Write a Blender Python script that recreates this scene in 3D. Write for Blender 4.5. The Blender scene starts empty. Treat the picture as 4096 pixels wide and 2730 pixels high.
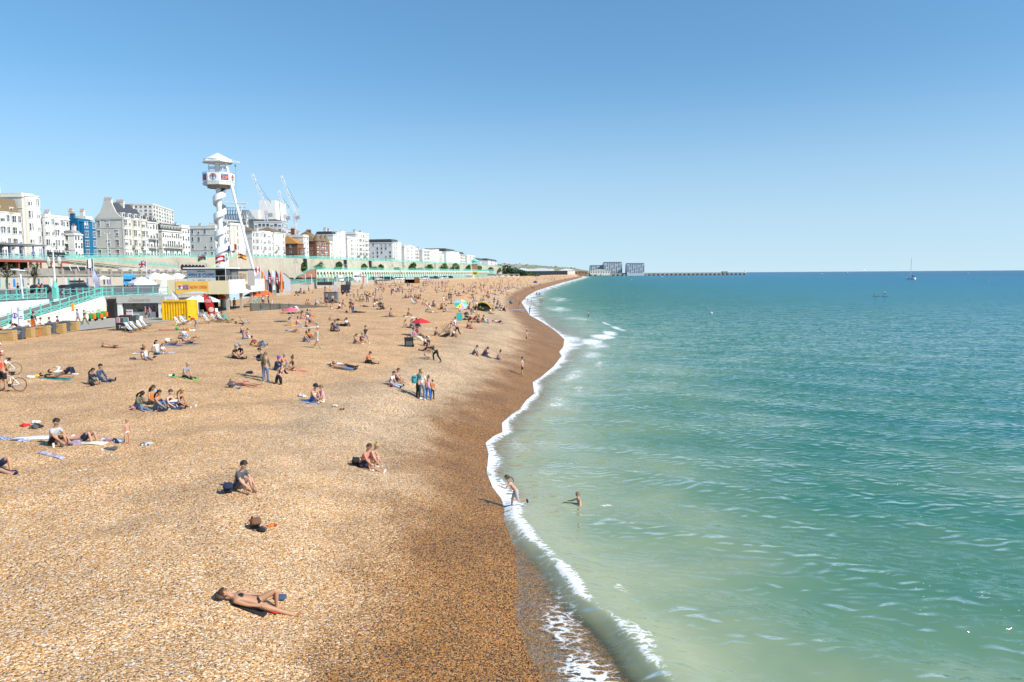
import bpy, bmesh, math, random
import numpy as np
from mathutils import Vector, Matrix
random.seed(7); rng = np.random.default_rng(7)
C = bpy.context.scene.collection
D2R = math.radians
# ---------------------------------------------------------------- camera
FPX, CX, CY, CAMZ = 3000.0, 2048.0, 1365.0, 9.0
PITCH = math.atan(269.0/FPX); ROLL = D2R(0.40)
fw = Vector((0, math.cos(PITCH), -math.sin(PITCH)))
_r = Vector((1, 0, 0)); _u = Vector((0, math.sin(PITCH), math.cos(PITCH)))
cu = _u*math.cos(ROLL) + _r*math.sin(ROLL); cr = _r*math.cos(ROLL) - _u*math.sin(ROLL)
cam = bpy.data.cameras.new('camera'); camo = bpy.data.objects.new('camera', cam); C.objects.link(camo)
cam.sensor_width = 36.0; cam.lens = 36.0*FPX/4096.0; cam.clip_start = 0.5; cam.clip_end = 80000
camo.matrix_world = Matrix(((cr.x, cu.x, -fw.x, 0), (cr.y, cu.y, -fw.y, 0), (cr.z, cu.z, -fw.z, CAMZ), (0, 0, 0, 1)))
bpy.context.scene.camera = camo
# ---------------------------------------------------------------- light
SUN_EL, SUN_TO = D2R(41), Vector((0.89, -0.46, 0)).normalized()
w = bpy.data.worlds.new('World'); bpy.context.scene.world = w; w.use_nodes = True
nt = w.node_tree; bg = nt.nodes['Background']; sky = nt.nodes.new('ShaderNodeTexSky')
sky.sky_type = 'NISHITA'; sky.sun_disc = False; sky.sun_elevation = SUN_EL
sky.sun_rotation = math.atan2(SUN_TO.x, SUN_TO.y); sky.altitude = 0; sky.air_density = 1.0; sky.dust_density = 0.0; sky.ozone_density = 3.0
hs = nt.nodes.new('ShaderNodeHueSaturation'); hs.inputs['Saturation'].default_value = 1.16; hs.inputs['Hue'].default_value = 0.491
tcw = nt.nodes.new('ShaderNodeTexCoord'); mpw = nt.nodes.new('ShaderNodeMapping'); mxw = nt.nodes.new('ShaderNodeVectorMath'); mxw.operation = 'MAXIMUM'
mxw.inputs[1].default_value = (-2, -2, 0.0); mpw.inputs['Scale'].default_value = (1, 1, 0.80); mpw.inputs['Location'].default_value = (0, 0, 0.080)   # the clear air of the day: no yellow band at the horizon
nt.links.new(tcw.outputs['Generated'], mxw.inputs[0]); nt.links.new(mxw.outputs[0], mpw.inputs['Vector']); nt.links.new(mpw.outputs[0], sky.inputs['Vector'])
nt.links.new(sky.outputs[0], hs.inputs['Color'])
sz = nt.nodes.new('ShaderNodeSeparateXYZ'); mr = nt.nodes.new('ShaderNodeMapRange'); mr.interpolation_type = 'SMOOTHSTEP'; hz = nt.nodes.new('ShaderNodeMix'); hz.data_type = 'RGBA'
for k, q in enumerate((-0.01, 0.26, 0.62, 0.0)): mr.inputs[k+1].default_value = q
hz.inputs[7].default_value = (3.75, 4.75, 5.45, 1)       # pale air low over the sea
nt.links.new(tcw.outputs['Generated'], sz.inputs[0]); nt.links.new(sz.outputs[2], mr.inputs[0]); nt.links.new(mr.outputs[0], hz.inputs[0]); nt.links.new(hs.outputs[0], hz.inputs[6]); nt.links.new(hz.outputs[2], bg.inputs[0]); bg.inputs[1].default_value = 0.15
sl = bpy.data.lights.new('sun', 'SUN'); sl.energy = 5.0; sl.angle = D2R(0.5); sl.color = (1.0, 0.945, 0.855)
so = bpy.data.objects.new('sun', sl); C.objects.link(so)
sd = Vector((SUN_TO.x*math.cos(SUN_EL), SUN_TO.y*math.cos(SUN_EL), math.sin(SUN_EL)))
so.rotation_euler = (-sd).to_track_quat('-Z', 'Y').to_euler(); so.location = (60, -40, 80)
sc = bpy.context.scene
sc.view_settings.view_transform = 'Standard'; sc.view_settings.look = 'None'
sc.view_settings.exposure = 0.10; sc.view_settings.gamma = 1.0
sc.cycles.max_bounces = 6; sc.cycles.diffuse_bounces = 2; sc.cycles.glossy_bounces = 2; sc.cycles.transparent_max_bounces = 12
sc.cycles.use_denoising = True
sc.cycles.use_adaptive_sampling = True; sc.cycles.adaptive_threshold = 0.015
# ---------------------------------------------------------------- pixel -> world
def ray(u, v):
 return (fw + cr*((u-CX)/FPX) + cu*((CY-v)/FPX))
CAM = Vector((0, 0, CAMZ))
def at_z(u, v, z):
 d = ray(u, v); t = (z-CAMZ)/d.z
 return CAM + d*t
def at_y(u, v, y):
 d = ray(u, v); return CAM + d*(y/d.y)
def lerp(a, b, t): return a+(b-a)*t
def sstep(a, b, x):
 t = np.clip((x-a)/(b-a), 0, 1); return t*t*(3-2*t)
# ---------------------------------------------------------------- coast lines
SHORE_PX = [(2232,2780),(2204,2730),(2134,2608),(2084,2467),(2092,2350),(2076,2200),(2058,2042),(2016,1990),(1984,1950),(1960,1890),(1966,1815),(1953,1772),
 (1985,1745),(2020,1730),(2018,1692),(2060,1655),(2087,1639),(2112,1603),(2145,1575),(2138,1530),(2176,1504),(2219,1468),(2252,1425),(2242,1408),
 (2258,1389),(2262,1358),(2225,1325),(2170,1288),(2122,1262),(2088,1210),(2110,1185),(2147,1164),(2200,1147),(2254,1130),(2307,1117),(2335,1109)]
_pts = sorted([(p.y, p.x) for p in (at_z(u, v, 0.02) for u, v in SHORE_PX)])
_pts = [(-80, 6.0), (5, 3.5)] + _pts + [(3400, 300), (5000, 500), (40000, 4000)]
_sy = np.array([p[0] for p in _pts]); _sx = np.array([p[1] for p in _pts])
def XS(y): return np.interp(y, _sy, _sx)
_ty = np.array([-80, 60, 80, 130, 200, 250, 400, 550, 700, 1000, 1500, 2500, 4000.0])
_tx = np.array([-47, -46, -46, -49, -58, -63, -62, -46, -24, 8, 75, 225, 420.0])
_tz = np.array([3.6, 3.6, 3.6, 3.6, 4.2, 4.4, 4.6, 4.9, 5.2, 5.4, 6.0, 6.0, 6.0])
def XT(y): return np.interp(y, _ty, _tx)
def ZT(y): return np.interp(y, _ty, _tz)
_wy = np.array([-100, 200, 260, 300, 350, 400, 450, 500, 583, 757, 1000, 1223, 1600.0])
_wx = np.array([-170, -157, -150, -145, -138, -128, -117, -105, -87, -52, -26, -7, 20.0])
def XW(y): return np.interp(y, _wy, _wx)          # retaining wall below the upper road
_ry = np.array([0, 200, 257, 300, 343, 400, 500, 700, 1000, 1223, 1600.0])
_rz = np.array([13, 14.2, 15.4, 16.6, 17.5, 18.6, 18.9, 18.9, 19.5, 19.6, 19.6])
def ZR(y): return np.interp(y, _ry, _rz)
def beach_z(x, y):
 d = XS(y)-x
 base = 3.35*(1-np.exp(-(np.maximum(d, 0)/9.0)**1.25))
 wd = np.maximum(XS(y)-XT(y), 12)
 base = base + 0.16*np.exp(-((d-8.2-0.8*np.sin(y*.11))/1.5)**2)*(d > 0) - 0.10*np.exp(-((d-5.2)/1.2)**2)*(d > 0)
 z = base + (ZT(y)-3.35)*sstep(0.3, 1.0, d/wd) + 0.55*sstep(80, 115, y)*(1-sstep(260, 420, y))*sstep(6, 20, d)*(1-sstep(0.72, 1.0, d/wd))
 k = 0.5*sstep(1.0, 6.0, d)*(1-0.75*sstep(30, 140, y))
 z = z + k*(0.07*np.sin(x*1.1+y*0.45+1.3*np.sin(y*0.23))+0.06*np.sin(y*0.9-x*0.5+np.sin(x*.7))+0.045*np.sin(x*2.3-y*1.7)+0.04*np.sin(x*3.1+y*2.9+2*np.sin(y*.8)))
 return np.where(d >= 0, z, np.maximum(0.10*d, -4.0))
def on_beach(u, v):
 d = ray(u, v); z = 2.0
 for _ in range(40):
  t = (z-CAMZ)/d.z; p = CAM + d*t
  z = 0.5*z + 0.5*float(beach_z(p.x, p.y))
 t = (z-CAMZ)/d.z; p = CAM + d*t
 return Vector((p.x, p.y, float(beach_z(p.x, p.y))))
# ---------------------------------------------------------------- materials
_M = {}
def nodes_of(m):
 m.use_nodes = True; t = m.node_tree
 return t, t.nodes, t.links, t.nodes['Principled BSDF']
def N(t, typ, **kw):
 n = t.nodes.new(typ)
 for k, v in kw.items():
  if hasattr(n, k): setattr(n, k, v)
  else: n.inputs[k].default_value = v
 return n
def pm(name, col, rough=0.7, var=0.12, scale=3.0, bump=0.0, metal=0.0, spec=0.4, dirt=None, dscale=0.6):
 """procedural paint / stone / cloth: colour broken up by two noises, optional dirt and bump"""
 if name in _M: return _M[name]
 m = bpy.data.materials.new(name); t, n, l, b = nodes_of(m)
 tc = N(t, 'ShaderNodeTexCoord')
 nz = N(t, 'ShaderNodeTexNoise', Scale=scale, Detail=5.0, Roughness=0.65); l.new(tc.outputs['Object'], nz.inputs['Vector'])
 mx = N(t, 'ShaderNodeMix', data_type='RGBA'); mx.inputs[6].default_value = (*[c*(1-var) for c in col], 1); mx.inputs[7].default_value = (*[min(1, c*(1+var)) for c in col], 1)
 l.new(nz.outputs['Fac'], mx.inputs[0]); out = mx.outputs[2]
 if dirt:
  n2 = N(t, 'ShaderNodeTexNoise', Scale=dscale, Detail=6.0, Roughness=0.7); l.new(tc.outputs['Object'], n2.inputs['Vector'])
  rp = N(t, 'ShaderNodeMapRange'); rp.inputs[1].default_value = 0.48; rp.inputs[2].default_value = 0.72; l.new(n2.outputs['Fac'], rp.inputs[0])
  m2 = N(t, 'ShaderNodeMix', data_type='RGBA'); l.new(rp.outputs[0], m2.inputs[0]); l.new(out, m2.inputs[6]); m2.inputs[7].default_value = (*dirt, 1); out = m2.outputs[2]
 l.new(out, b.inputs['Base Color']); b.inputs['Roughness'].default_value = rough; b.inputs['Metallic'].default_value = metal
 b.inputs['Specular IOR Level'].default_value = spec
 if bump:
  bp = N(t, 'ShaderNodeBump', Strength=bump, Distance=0.05); l.new(nz.outputs['Fac'], bp.inputs['Height']); l.new(bp.outputs[0], b.inputs['Normal'])
 _M[name] = m; return m
# ---------------------------------------------------------------- mesh builder
class MB:
 def __init__(s): s.v = []; s.f = []; s.m = []
 def add(s, vs, fs, mi=0):
  o = len(s.v); s.v.extend([tuple(p) for p in vs]); s.f.extend([tuple(i+o for i in f) for f in fs]); s.m.extend([mi]*len(fs)); return s
 def box(s, x0, y0, z0, x1, y1, z1, mi=0, tf=None):
  vs = [Vector(p) for p in ((x0,y0,z0),(x1,y0,z0),(x1,y1,z0),(x0,y1,z0),(x0,y0,z1),(x1,y0,z1),(x1,y1,z1),(x0,y1,z1))]
  if tf is not None: vs = [tf @ p for p in vs]
  return s.add(vs, [(0,3,2,1),(4,5,6,7),(0,1,5,4),(1,2,6,5),(2,3,7,6),(3,0,4,7)], mi)
 def cbox(s, c, size, rz=0.0, mi=0, rx=0.0, ry=0.0):
  tf = Matrix.Translation(c) @ Matrix.Rotation(rz,4,'Z') @ Matrix.Rotation(ry,4,'Y') @ Matrix.Rotation(rx,4,'X')
  a, b, c2 = size[0]/2, size[1]/2, size[2]/2
  return s.box(-a,-b,-c2,a,b,c2,mi,tf)
 def bar(s, p, q, w=0.05, h=None, mi=0):
  p, q = Vector(p), Vector(q); d = q-p; L = d.length
  if L < 1e-6: return s
  tf = Matrix.Translation(p) @ d.to_track_quat('X', 'Z').to_matrix().to_4x4(); h = h or w
  return s.box(0,-w/2,-h/2,L,w/2,h/2,mi,tf)
 def tube(s, p, q, r0, r1=None, n=8, mi=0, caps=True):
  p, q = Vector(p), Vector(q); r1 = r0 if r1 is None else r1; d = q-p
  if d.length < 1e-6: return s
  R = d.to_track_quat('Z', 'Y').to_matrix(); vs = []
  for c, r in ((p, r0), (q, r1)):
   for k in range(n):
    a = 2*math.pi*k/n; vs.append(c + R @ Vector((r*math.cos(a), r*math.sin(a), 0)))
  fs = [(k,(k+1)%n,n+(k+1)%n,n+k) for k in range(n)]
  if caps: fs += [tuple(reversed(range(n))), tuple(range(n,2*n))]
  return s.add(vs, fs, mi)
 def path(s, pts, r, n=6, mi=0):
  for a, b in zip(pts, pts[1:]): s.tube(a, b, r, None, n, mi)
  return s
 def lathe(s, prof, n=16, c=(0,0,0), mi=0, a0=0.0, a1=2*math.pi, cap=False):
  c = Vector(c); full = abs(a1-a0-2*math.pi) < 1e-6; m = n if full else n+1; vs = []
  for r, z in prof:
   for k in range(m):
    a = a0+(a1-a0)*k/n; vs.append(c+Vector((r*math.cos(a), r*math.sin(a), z)))
  fs = []
  for i in range(len(prof)-1):
   for k in range(n):
    k2 = (k+1) % m; fs.append((i*m+k, i*m+k2, (i+1)*m+k2, (i+1)*m+k))
  if cap: fs += [tuple(range(m)), tuple((len(prof)-1)*m+k for k in range(m))]
  return s.add(vs, fs, mi)
 def ell(s, c, r, n=10, m=7, mi=0, rot=None, jit=0.0):
  c = Vector(c); vs = []; fs = []
  R = rot or Matrix.Identity(3)
  for i in range(m+1):
   th = math.pi*i/m
   for k in range(n):
    a = 2*math.pi*k/n; j = 1+random.uniform(-jit, jit)
    vs.append(c + R @ Vector((r[0]*math.sin(th)*math.cos(a)*j, r[1]*math.sin(th)*math.sin(a)*j, r[2]*math.cos(th)*j)))
  for i in range(m):
   for k in range(n): fs.append((i*n+k, (i+1)*n+k, (i+1)*n+(k+1)%n, i*n+(k+1)%n))
  return s.add(vs, fs, mi)
 def prism(s, poly, z0, z1, mi=0):
  n = len(poly); vs = [(x,y,z0) for x,y in poly]+[(x,y,z1) for x,y in poly]
  fs = [(k,(k+1)%n,n+(k+1)%n,n+k) for k in range(n)]+[tuple(reversed(range(n))), tuple(range(n,2*n))]
  return s.add(vs, fs, mi)
 def yprism(s, poly, y0, y1, mi=0):           # polygon in xz swept along y
  n = len(poly); vs = [(x,y0,z) for x,z in poly]+[(x,y1,z) for x,z in poly]
  fs = [(k,n+k,n+(k+1)%n,(k+1)%n) for k in range(n)]+[tuple(range(n)), tuple(reversed(range(n,2*n)))]
  return s.add(vs, fs, mi)
 def xprism(s, poly, x0, x1, mi=0):           # polygon in yz swept along x
  n = len(poly); vs = [(x0,y,z) for y,z in poly]+[(x1,y,z) for y,z in poly]
  fs = [(k,(k+1)%n,n+(k+1)%n,n+k) for k in range(n)]+[tuple(reversed(range(n))), tuple(range(n,2*n))]
  return s.add(vs, fs, mi)
 def tf(s, M):
  s.v = [tuple(M @ Vector(p)) for p in s.v]; return s
 def mesh(s, name, mats, smooth=False):
  me = bpy.data.meshes.new(name); me.from_pydata(s.v, [], s.f)
  if not isinstance(mats, (list, tuple)): mats = [mats]
  for m in mats: me.materials.append(m)
  if len(mats) > 1: me.polygons.foreach_set('material_index', s.m)
  if smooth: me.polygons.foreach_set('use_smooth', [True]*len(me.polygons))
  me.update(); return me
 def build(s, name, mats, parent=None, smooth=False, loc=None, rz=None):
  return put(name, s.mesh(name, mats, smooth), parent, loc, rz)
def put(name, me, parent=None, loc=None, rz=None):
 o = bpy.data.objects.new(name, me); C.objects.link(o)
 if parent is not None: o.parent = parent
 if loc is not None: o.location = loc
 if rz is not None: o.rotation_euler = (0, 0, rz)
 return o
def tag(o, label, cat, group=None):
 o['label'] = label; o['category'] = cat
 if group: o['group'] = group
 return o
def thing(name, label, cat, loc=(0,0,0), rz=0.0, group=None):
 o = bpy.data.objects.new(name, None); C.objects.link(o); o.empty_display_size = 0.2
 o.location = loc; o.rotation_euler = (0, 0, rz)
 return tag(o, label, cat, group)
def struct(o): o['kind'] = 'structure'; return o
_kids = {}
def dup(root, loc, rz=None, label=None, group=None):
 r = root.copy(); C.objects.link(r); r.location = loc
 if rz is not None: r.rotation_euler = (0, 0, rz)
 if label: r['label'] = label
 if group: r['group'] = group
 for ch in list(root.children):
  c = ch.copy(); C.objects.link(c); c.parent = r
  for g in list(ch.children):
   d = g.copy(); C.objects.link(d); d.parent = c
 return r
def grid_obj(name, X, Y, Z, mat, attrs=None, smooth=True):
 ny, nx = X.shape; me = bpy.data.meshes.new(name)
 co = np.stack([X, Y, Z], -1).reshape(-1, 3).astype(np.float32)
 idx = np.arange(ny*nx).reshape(ny, nx)
 q = np.stack([idx[:-1,:-1], idx[:-1,1:], idx[1:,1:], idx[1:,:-1]], -1).reshape(-1, 4).astype(np.int32)
 me.vertices.add(len(co)); me.vertices.foreach_set('co', co.ravel())
 me.loops.add(q.size); me.loops.foreach_set('vertex_index', q.ravel())
 me.polygons.add(len(q)); me.polygons.foreach_set('loop_start', np.arange(0, q.size, 4, dtype=np.int32))
 me.polygons.foreach_set('use_smooth', np.ones(len(q), dtype=bool))
 me.update(calc_edges=True); me.validate()
 for k, a in (attrs or {}).items():
  at = me.attributes.new(k, 'FLOAT', 'POINT'); at.data.foreach_set('value', a.astype(np.float32).ravel())
 me.materials.append(mat); return put(name, me)
def geo(a, b, d0, g):
 out = [a]; d = d0
 while out[-1] < b: out.append(out[-1]+d); d *= g
 return np.array(out)
# ================================================================ beach
def beach_mat():
 m = bpy.data.materials.new('shingle'); t, n, l, b = nodes_of(m)
 tc = N(t, 'ShaderNodeTexCoord'); at = N(t, 'ShaderNodeAttribute', attribute_name='shore'); aw = N(t, 'ShaderNodeAttribute', attribute_name='wetline'); ab = N(t, 'ShaderNodeAttribute', attribute_name='berm')
 P = tc.outputs['Object']
 v1 = N(t, 'ShaderNodeTexVoronoi', Scale=27.0, Randomness=1.0); l.new(P, v1.inputs['Vector'])
 v2 = N(t, 'ShaderNodeTexVoronoi', Scale=11.0, Randomness=1.0); l.new(P, v2.inputs['Vector'])
 def ramp(src, stops):
  r = N(t, 'ShaderNodeValToRGB'); r.color_ramp.interpolation = 'CONSTANT'
  e = r.color_ramp.elements
  while len(e) < len(stops): e.new(0.5)
  for k, (p, c) in enumerate(stops): e[k].position = p; e[k].color = (*c, 1)
  l.new(src, r.inputs[0]); return r.outputs[0]
 sp = N(t, 'ShaderNodeSeparateColor'); l.new(v1.outputs['Color'], sp.inputs[0])
 dry = ramp(sp.outputs[0], [(0,(0.690,0.364,0.138)),(.17,(0.847,0.506,0.233)),(.34,(0.557,0.263,0.080)),(.47,(0.883,0.627,0.381)),(.6,(0.736,0.353,0.105)),(.72,(0.401,0.313,0.266)),(.78,(0.883,0.749,0.614)),(.88,(0.223,0.131,0.080)),(.93,(0.780,0.466,0.212))])
 band = ramp(sp.outputs[0], [(0,(0.631,0.396,0.188)),(.17,(0.790,0.561,0.332)),(.32,(0.497,0.270,0.104)),(.46,(0.880,0.676,0.476)),(.58,(0.305,0.250,0.217)),(.70,(0.678,0.375,0.135)),(.80,(0.911,0.800,0.674)),(.87,(0.124,0.094,0.078)),(.94,(0.620,0.416,0.228))])
 wet = ramp(sp.outputs[0], [(0,(0.400,0.159,0.029)),(.17,(0.550,0.246,0.057)),(.34,(0.280,0.103,0.020)),(.50,(0.500,0.270,0.087)),(.60,(0.130,0.080,0.046)),(.70,(0.550,0.223,0.034)),(.79,(0.061,0.040,0.025)),(.87,(0.520,0.349,0.183)),(.92,(0.036,0.024,0.015))])
 nb = N(t, 'ShaderNodeTexNoise', Scale=0.35, Detail=5.0, Roughness=0.6); l.new(P, nb.inputs['Vector'])
 nbig = N(t, 'ShaderNodeTexNoise', Scale=0.07, Detail=4.0); l.new(P, nbig.inputs['Vector'])
 def rng_(src, a, b2, c=0.0, d=1.0):
  r = N(t, 'ShaderNodeMapRange', interpolation_type='SMOOTHSTEP');
  for k, q in enumerate((a, b2, c, d)): r.inputs[k+1].default_value = q
  l.new(src, r.inputs[0]); return r.outputs[0]
 def mth(op, a, b2):
  q = N(t, 'ShaderNodeMath', operation=op)
  for k, z in enumerate((a, b2)):
   if isinstance(z, (int, float)): q.inputs[k].default_value = z
   else: l.new(z, q.inputs[k])
  return q.outputs[0]
 sh = mth('ADD', at.outputs['Fac'], mth('MULTIPLY', mth('SUBTRACT', nb.outputs['Fac'], 0.5), 5.0))
 shl = mth('ADD', mth('SUBTRACT', sh, aw.outputs['Fac']), mth('MULTIPLY', mth('SUBTRACT', sp.outputs[1], 0.5), 2.4))
 wetf = rng_(shl, 1.2, -1.2); bandf = mth('MULTIPLY', rng_(shl, 8.0, 4.5), rng_(nbig.outputs['Fac'], 0.3, 0.5, 0.75, 1.0))
 def mix(f, a, b2, mode='MIX'):
  q = N(t, 'ShaderNodeMix', data_type='RGBA', blend_type=mode)
  if isinstance(f, float): q.inputs[0].default_value = f
  else: l.new(f, q.inputs[0])
  for k, z in ((6, a), (7, b2)):
   if isinstance(z, tuple): q.inputs[k].default_value = (*z, 1)
   else: l.new(z, q.inputs[k])
  return q.outputs[2]
 c = mix(mth('MULTIPLY', bandf, ab.outputs['Fac']), dry, band); c = mix(wetf, c, wet)
 dk = rng_(nb.outputs['Fac'], 0.3, 0.62, 0.82, 1.06); q = N(t, 'ShaderNodeCombineColor'); [l.new(dk, q.inputs[k]) for k in range(3)]
 c = mix(1.0, c, q.outputs[0], 'MULTIPLY')
 l.new(c, b.inputs['Base Color'])
 rg = rng_(wetf, 0.0, 1.0, 0.85, 0.45); l.new(rg, b.inputs['Roughness'])
 l.new(rng_(wetf, 0.0, 1.0, 0.2, 0.28), b.inputs['Specular IOR Level'])
 h1 = rng_(v1.outputs['Distance'], 0.0, 0.75, 1.0, 0.0); h2 = rng_(v2.outputs['Distance'], 0.0, 0.8, 1.0, 0.0)
 bp = N(t, 'ShaderNodeBump', Strength=1.0, Distance=0.026); l.new(h1, bp.inputs['Height'])
 bq = N(t, 'ShaderNodeBump', Strength=0.5, Distance=0.05); l.new(h2, bq.inputs['Height']); l.new(bp.outputs[0], bq.inputs['Normal'])
 n3 = N(t, 'ShaderNodeTexNoise', Scale=2.6, Detail=4.0, Roughness=0.55); l.new(P, n3.inputs['Vector'])
 br = N(t, 'ShaderNodeBump', Strength=0.8, Distance=0.11); l.new(n3.outputs['Fac'], br.inputs['Height']); l.new(bq.outputs[0], br.inputs['Normal'])
 l.new(br.outputs[0], b.inputs['Normal'])
 return m
by = np.concatenate([np.arange(4, 60, 0.3), geo(60, 3600, 0.4, 1.018)])
bt = np.concatenate([-geo(0, 60, 0.4, 1.12)[::-1], np.linspace(0, 14, 84)[1:]])
cols = []
for yy in by:
 xs, xt = float(XS(yy)), float(XT(yy)); wd = xs-xt
 inner = np.linspace(14.2, max(wd, 30)+6, 120)
 cols.append(np.concatenate([xs-bt, xs-inner]))
BX = np.array(cols); BY = np.repeat(by[:, None], BX.shape[1], 1)
BZ = beach_z(BX, BY); sh_a = XS(BY)-BX
wl = np.interp(by, [0, 16, 24, 30, 45, 60, 90, 120, 170, 250, 400, 3000], [5.0, 4.6, 4.2, 3.7, 3.4, 3.6, 5.0, 6.0, 4.6, 5.5, 7.0, 11.0])
beach = struct(grid_obj('beach', BX[:, ::-1], BY, BZ[:, ::-1], beach_mat(), {'shore': sh_a[:, ::-1], 'wetline': np.repeat(wl[:, None], BX.shape[1], 1), 'berm': np.repeat((.25+.75*sstep(22, 36, by))[:, None], BX.shape[1], 1)}))
# ================================================================ sea
CREST_PX = [(2060,2060),(2115,2140),(2176,2190),(2240,2255),(2283,2310),(2320,2370),(2390,2425),(2461,2470),(2545,2550),(2610,2640),(2690,2720),(2760,2790)]
_cp = sorted([(p.y, p.x) for p in (at_z(u, v, 0.25) for u, v in CREST_PX)])
_cy = np.array([p[0] for p in _cp]); _cx = np.array([p[1] for p in _cp])
def sea_mat():
 m = bpy.data.materials.new('sea_water'); t, n, l, b = nodes_of(m)
 tc = N(t, 'ShaderNodeTexCoord'); P = tc.outputs['Object']
 A = lambda k: N(t, 'ShaderNodeAttribute', attribute_name=k).outputs['Fac']
 def mth(op, a, b2=0.0):
  q = N(t, 'ShaderNodeMath', operation=op)
  for k, z in enumerate((a, b2)):
   if isinstance(z, (int, float)): q.inputs[k].default_value = z
   else: l.new(z, q.inputs[k])
  return q.outputs[0]
 def rng_(src, a, b2, c=0.0, d=1.0):
  r = N(t, 'ShaderNodeMapRange', interpolation_type='SMOOTHSTEP')
  for k, q in enumerate((a, b2, c, d)): r.inputs[k+1].default_value = q
  l.new(src, r.inputs[0]); return r.outputs[0]
 off, fo, film, dist = A('off'), A('foam'), A('film'), A('dist')
 nbig = N(t, 'ShaderNodeTexNoise', Scale=0.11, Detail=4.0, Roughness=0.55); l.new(P, nbig.inputs['Vector'])
 lo = mth('LOGARITHM', mth('ADD', off, 2.0), 10.0)              # 0.3 .. 4
 lo = mth('ADD', lo, mth('MULTIPLY', mth('SUBTRACT', nbig.outputs['Fac'], 0.5), 1.05))
 lo = mth('DIVIDE', lo, 3.2)
 r = N(t, 'ShaderNodeValToRGB'); e = r.color_ramp.elements
 st = [(.08,(.42,.40,.26)),(.20,(.35,.39,.235)),(.31,(.145,.26,.16)),(.42,(.044,.180,.120)),(.54,(.015,.155,.145)),(.67,(.012,.17,.225)),(.82,(.010,.155,.265)),(1.0,(.008,.105,.20))]
 while len(e) < len(st): e.new(0.5)
 for k, (p, c) in enumerate(st): e[k].position = p; e[k].color = (*c, 1)
 l.new(lo, r.inputs[0])
 l.new(r.outputs[0], b.inputs['Base Color']); b.inputs['IOR'].default_value = 1.33
 l.new(rng_(dist, 40, 500, 0.06, 0.22), b.inputs['Roughness'])
 b.inputs['Specular IOR Level'].default_value = 0.0
 def waves(sx, sy, rot, det, typ='FBM'):
  mp = N(t, 'ShaderNodeMapping'); mp.inputs['Rotation'].default_value = (0, 0, rot); mp.inputs['Scale'].default_value = (sx, sy, 1); l.new(P, mp.inputs['Vector'])
  z = N(t, 'ShaderNodeTexNoise', Scale=1.0, Detail=det, Roughness=0.55); z.noise_type = typ; z.inputs['Distortion'].default_value = 0.2
  l.new(mp.outputs[0], z.inputs['Vector']); return z.outputs['Fac']
 w1 = waves(1.25, 2.3, 0.5, 2.5, 'RIDGED_MULTIFRACTAL'); w2 = waves(0.13, 0.42, 0.42, 2.0); w3 = waves(3.2, 6.0, 0.55, 3.0)
 b1 = N(t, 'ShaderNodeBump', Strength=1.0, Distance=0.24); l.new(w1, b1.inputs['Height'])
 b2 = N(t, 'ShaderNodeBump', Strength=0.6, Distance=0.6); l.new(w2, b2.inputs['Height']); l.new(b1.outputs[0], b2.inputs['Normal'])
 b3 = N(t, 'ShaderNodeBump', Strength=0.35, Distance=0.06); l.new(w3, b3.inputs['Height']); l.new(b2.outputs[0], b3.inputs['Normal'])
 bw = N(t, 'ShaderNodeBump', Strength=0.35, Distance=0.5); l.new(w2, bw.inputs['Height']); l.new(bw.outputs[0], b.inputs['Normal'])
 gs = N(t, 'ShaderNodeBsdfGlossy'); gs.inputs['Color'].default_value = (1, 1, 1, 1); l.new(rng_(dist, 40, 500, 0.05, 0.2), gs.inputs['Roughness']); l.new(b3.outputs[0], gs.inputs['Normal'])
 fs_ = N(t, 'ShaderNodeFresnel', IOR=1.34); l.new(b3.outputs[0], fs_.inputs['Normal'])
 mw = N(t, 'ShaderNodeMixShader'); l.new(mth('MULTIPLY', fs_.outputs[0], rng_(dist, 15, 260, 0.95, 0.42)), mw.inputs[0]); l.new(b.outputs[0], mw.inputs[1]); l.new(gs.outputs[0], mw.inputs[2])
 tr = N(t, 'ShaderNodeBsdfTransparent'); tr.inputs[0].default_value = (.95, .92, .90, 1)
 gl = N(t, 'ShaderNodeBsdfGlossy'); gl.inputs['Roughness'].default_value = 0.08; l.new(b3.outputs[0], gl.inputs['Normal'])
 fr = N(t, 'ShaderNodeLayerWeight', Blend=0.5); l.new(b3.outputs[0], fr.inputs['Normal']); frp = mth('ADD', mth('MULTIPLY', mth('POWER', fr.outputs['Facing'], 4.5), 0.7), 0.02)
 m1 = N(t, 'ShaderNodeMixShader'); l.new(frp, m1.inputs[0]); l.new(tr.outputs[0], m1.inputs[1]); l.new(gl.outputs[0], m1.inputs[2])
 m2 = N(t, 'ShaderNodeMixShader');
 l.new(film, m2.inputs[0]); l.new(m1.outputs[0], m2.inputs[1]); l.new(mw.outputs[0], m2.inputs[2])
 nd = N(t, 'ShaderNodeTexNoise', Scale=2.2, Detail=5.0, Roughness=0.65); l.new(P, nd.inputs['Vector'])
 mv = N(t, 'ShaderNodeMix', data_type='RGBA', blend_type='LINEAR_LIGHT'); mv.inputs[0].default_value = 0.28; l.new(P, mv.inputs[6]); l.new(nd.outputs['Color'], mv.inputs[7])
 mpf = N(t, 'ShaderNodeMapping'); mpf.inputs['Rotation'].default_value = (0, 0, 0.35); mpf.inputs['Scale'].default_value = (0.8, 2.0, 1); l.new(mv.outputs[2], mpf.inputs['Vector'])
 vo = N(t, 'ShaderNodeTexVoronoi', feature='DISTANCE_TO_EDGE', Scale=2.6); l.new(mpf.outputs[0], vo.inputs['Vector'])
 lace = rng_(vo.outputs['Distance'], 0.0, 0.30, 1.0, 0.0)
 nf = N(t, 'ShaderNodeTexNoise', Scale=5.0, Detail=7.0, Roughness=0.72); l.new(P, nf.inputs['Vector'])
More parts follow.
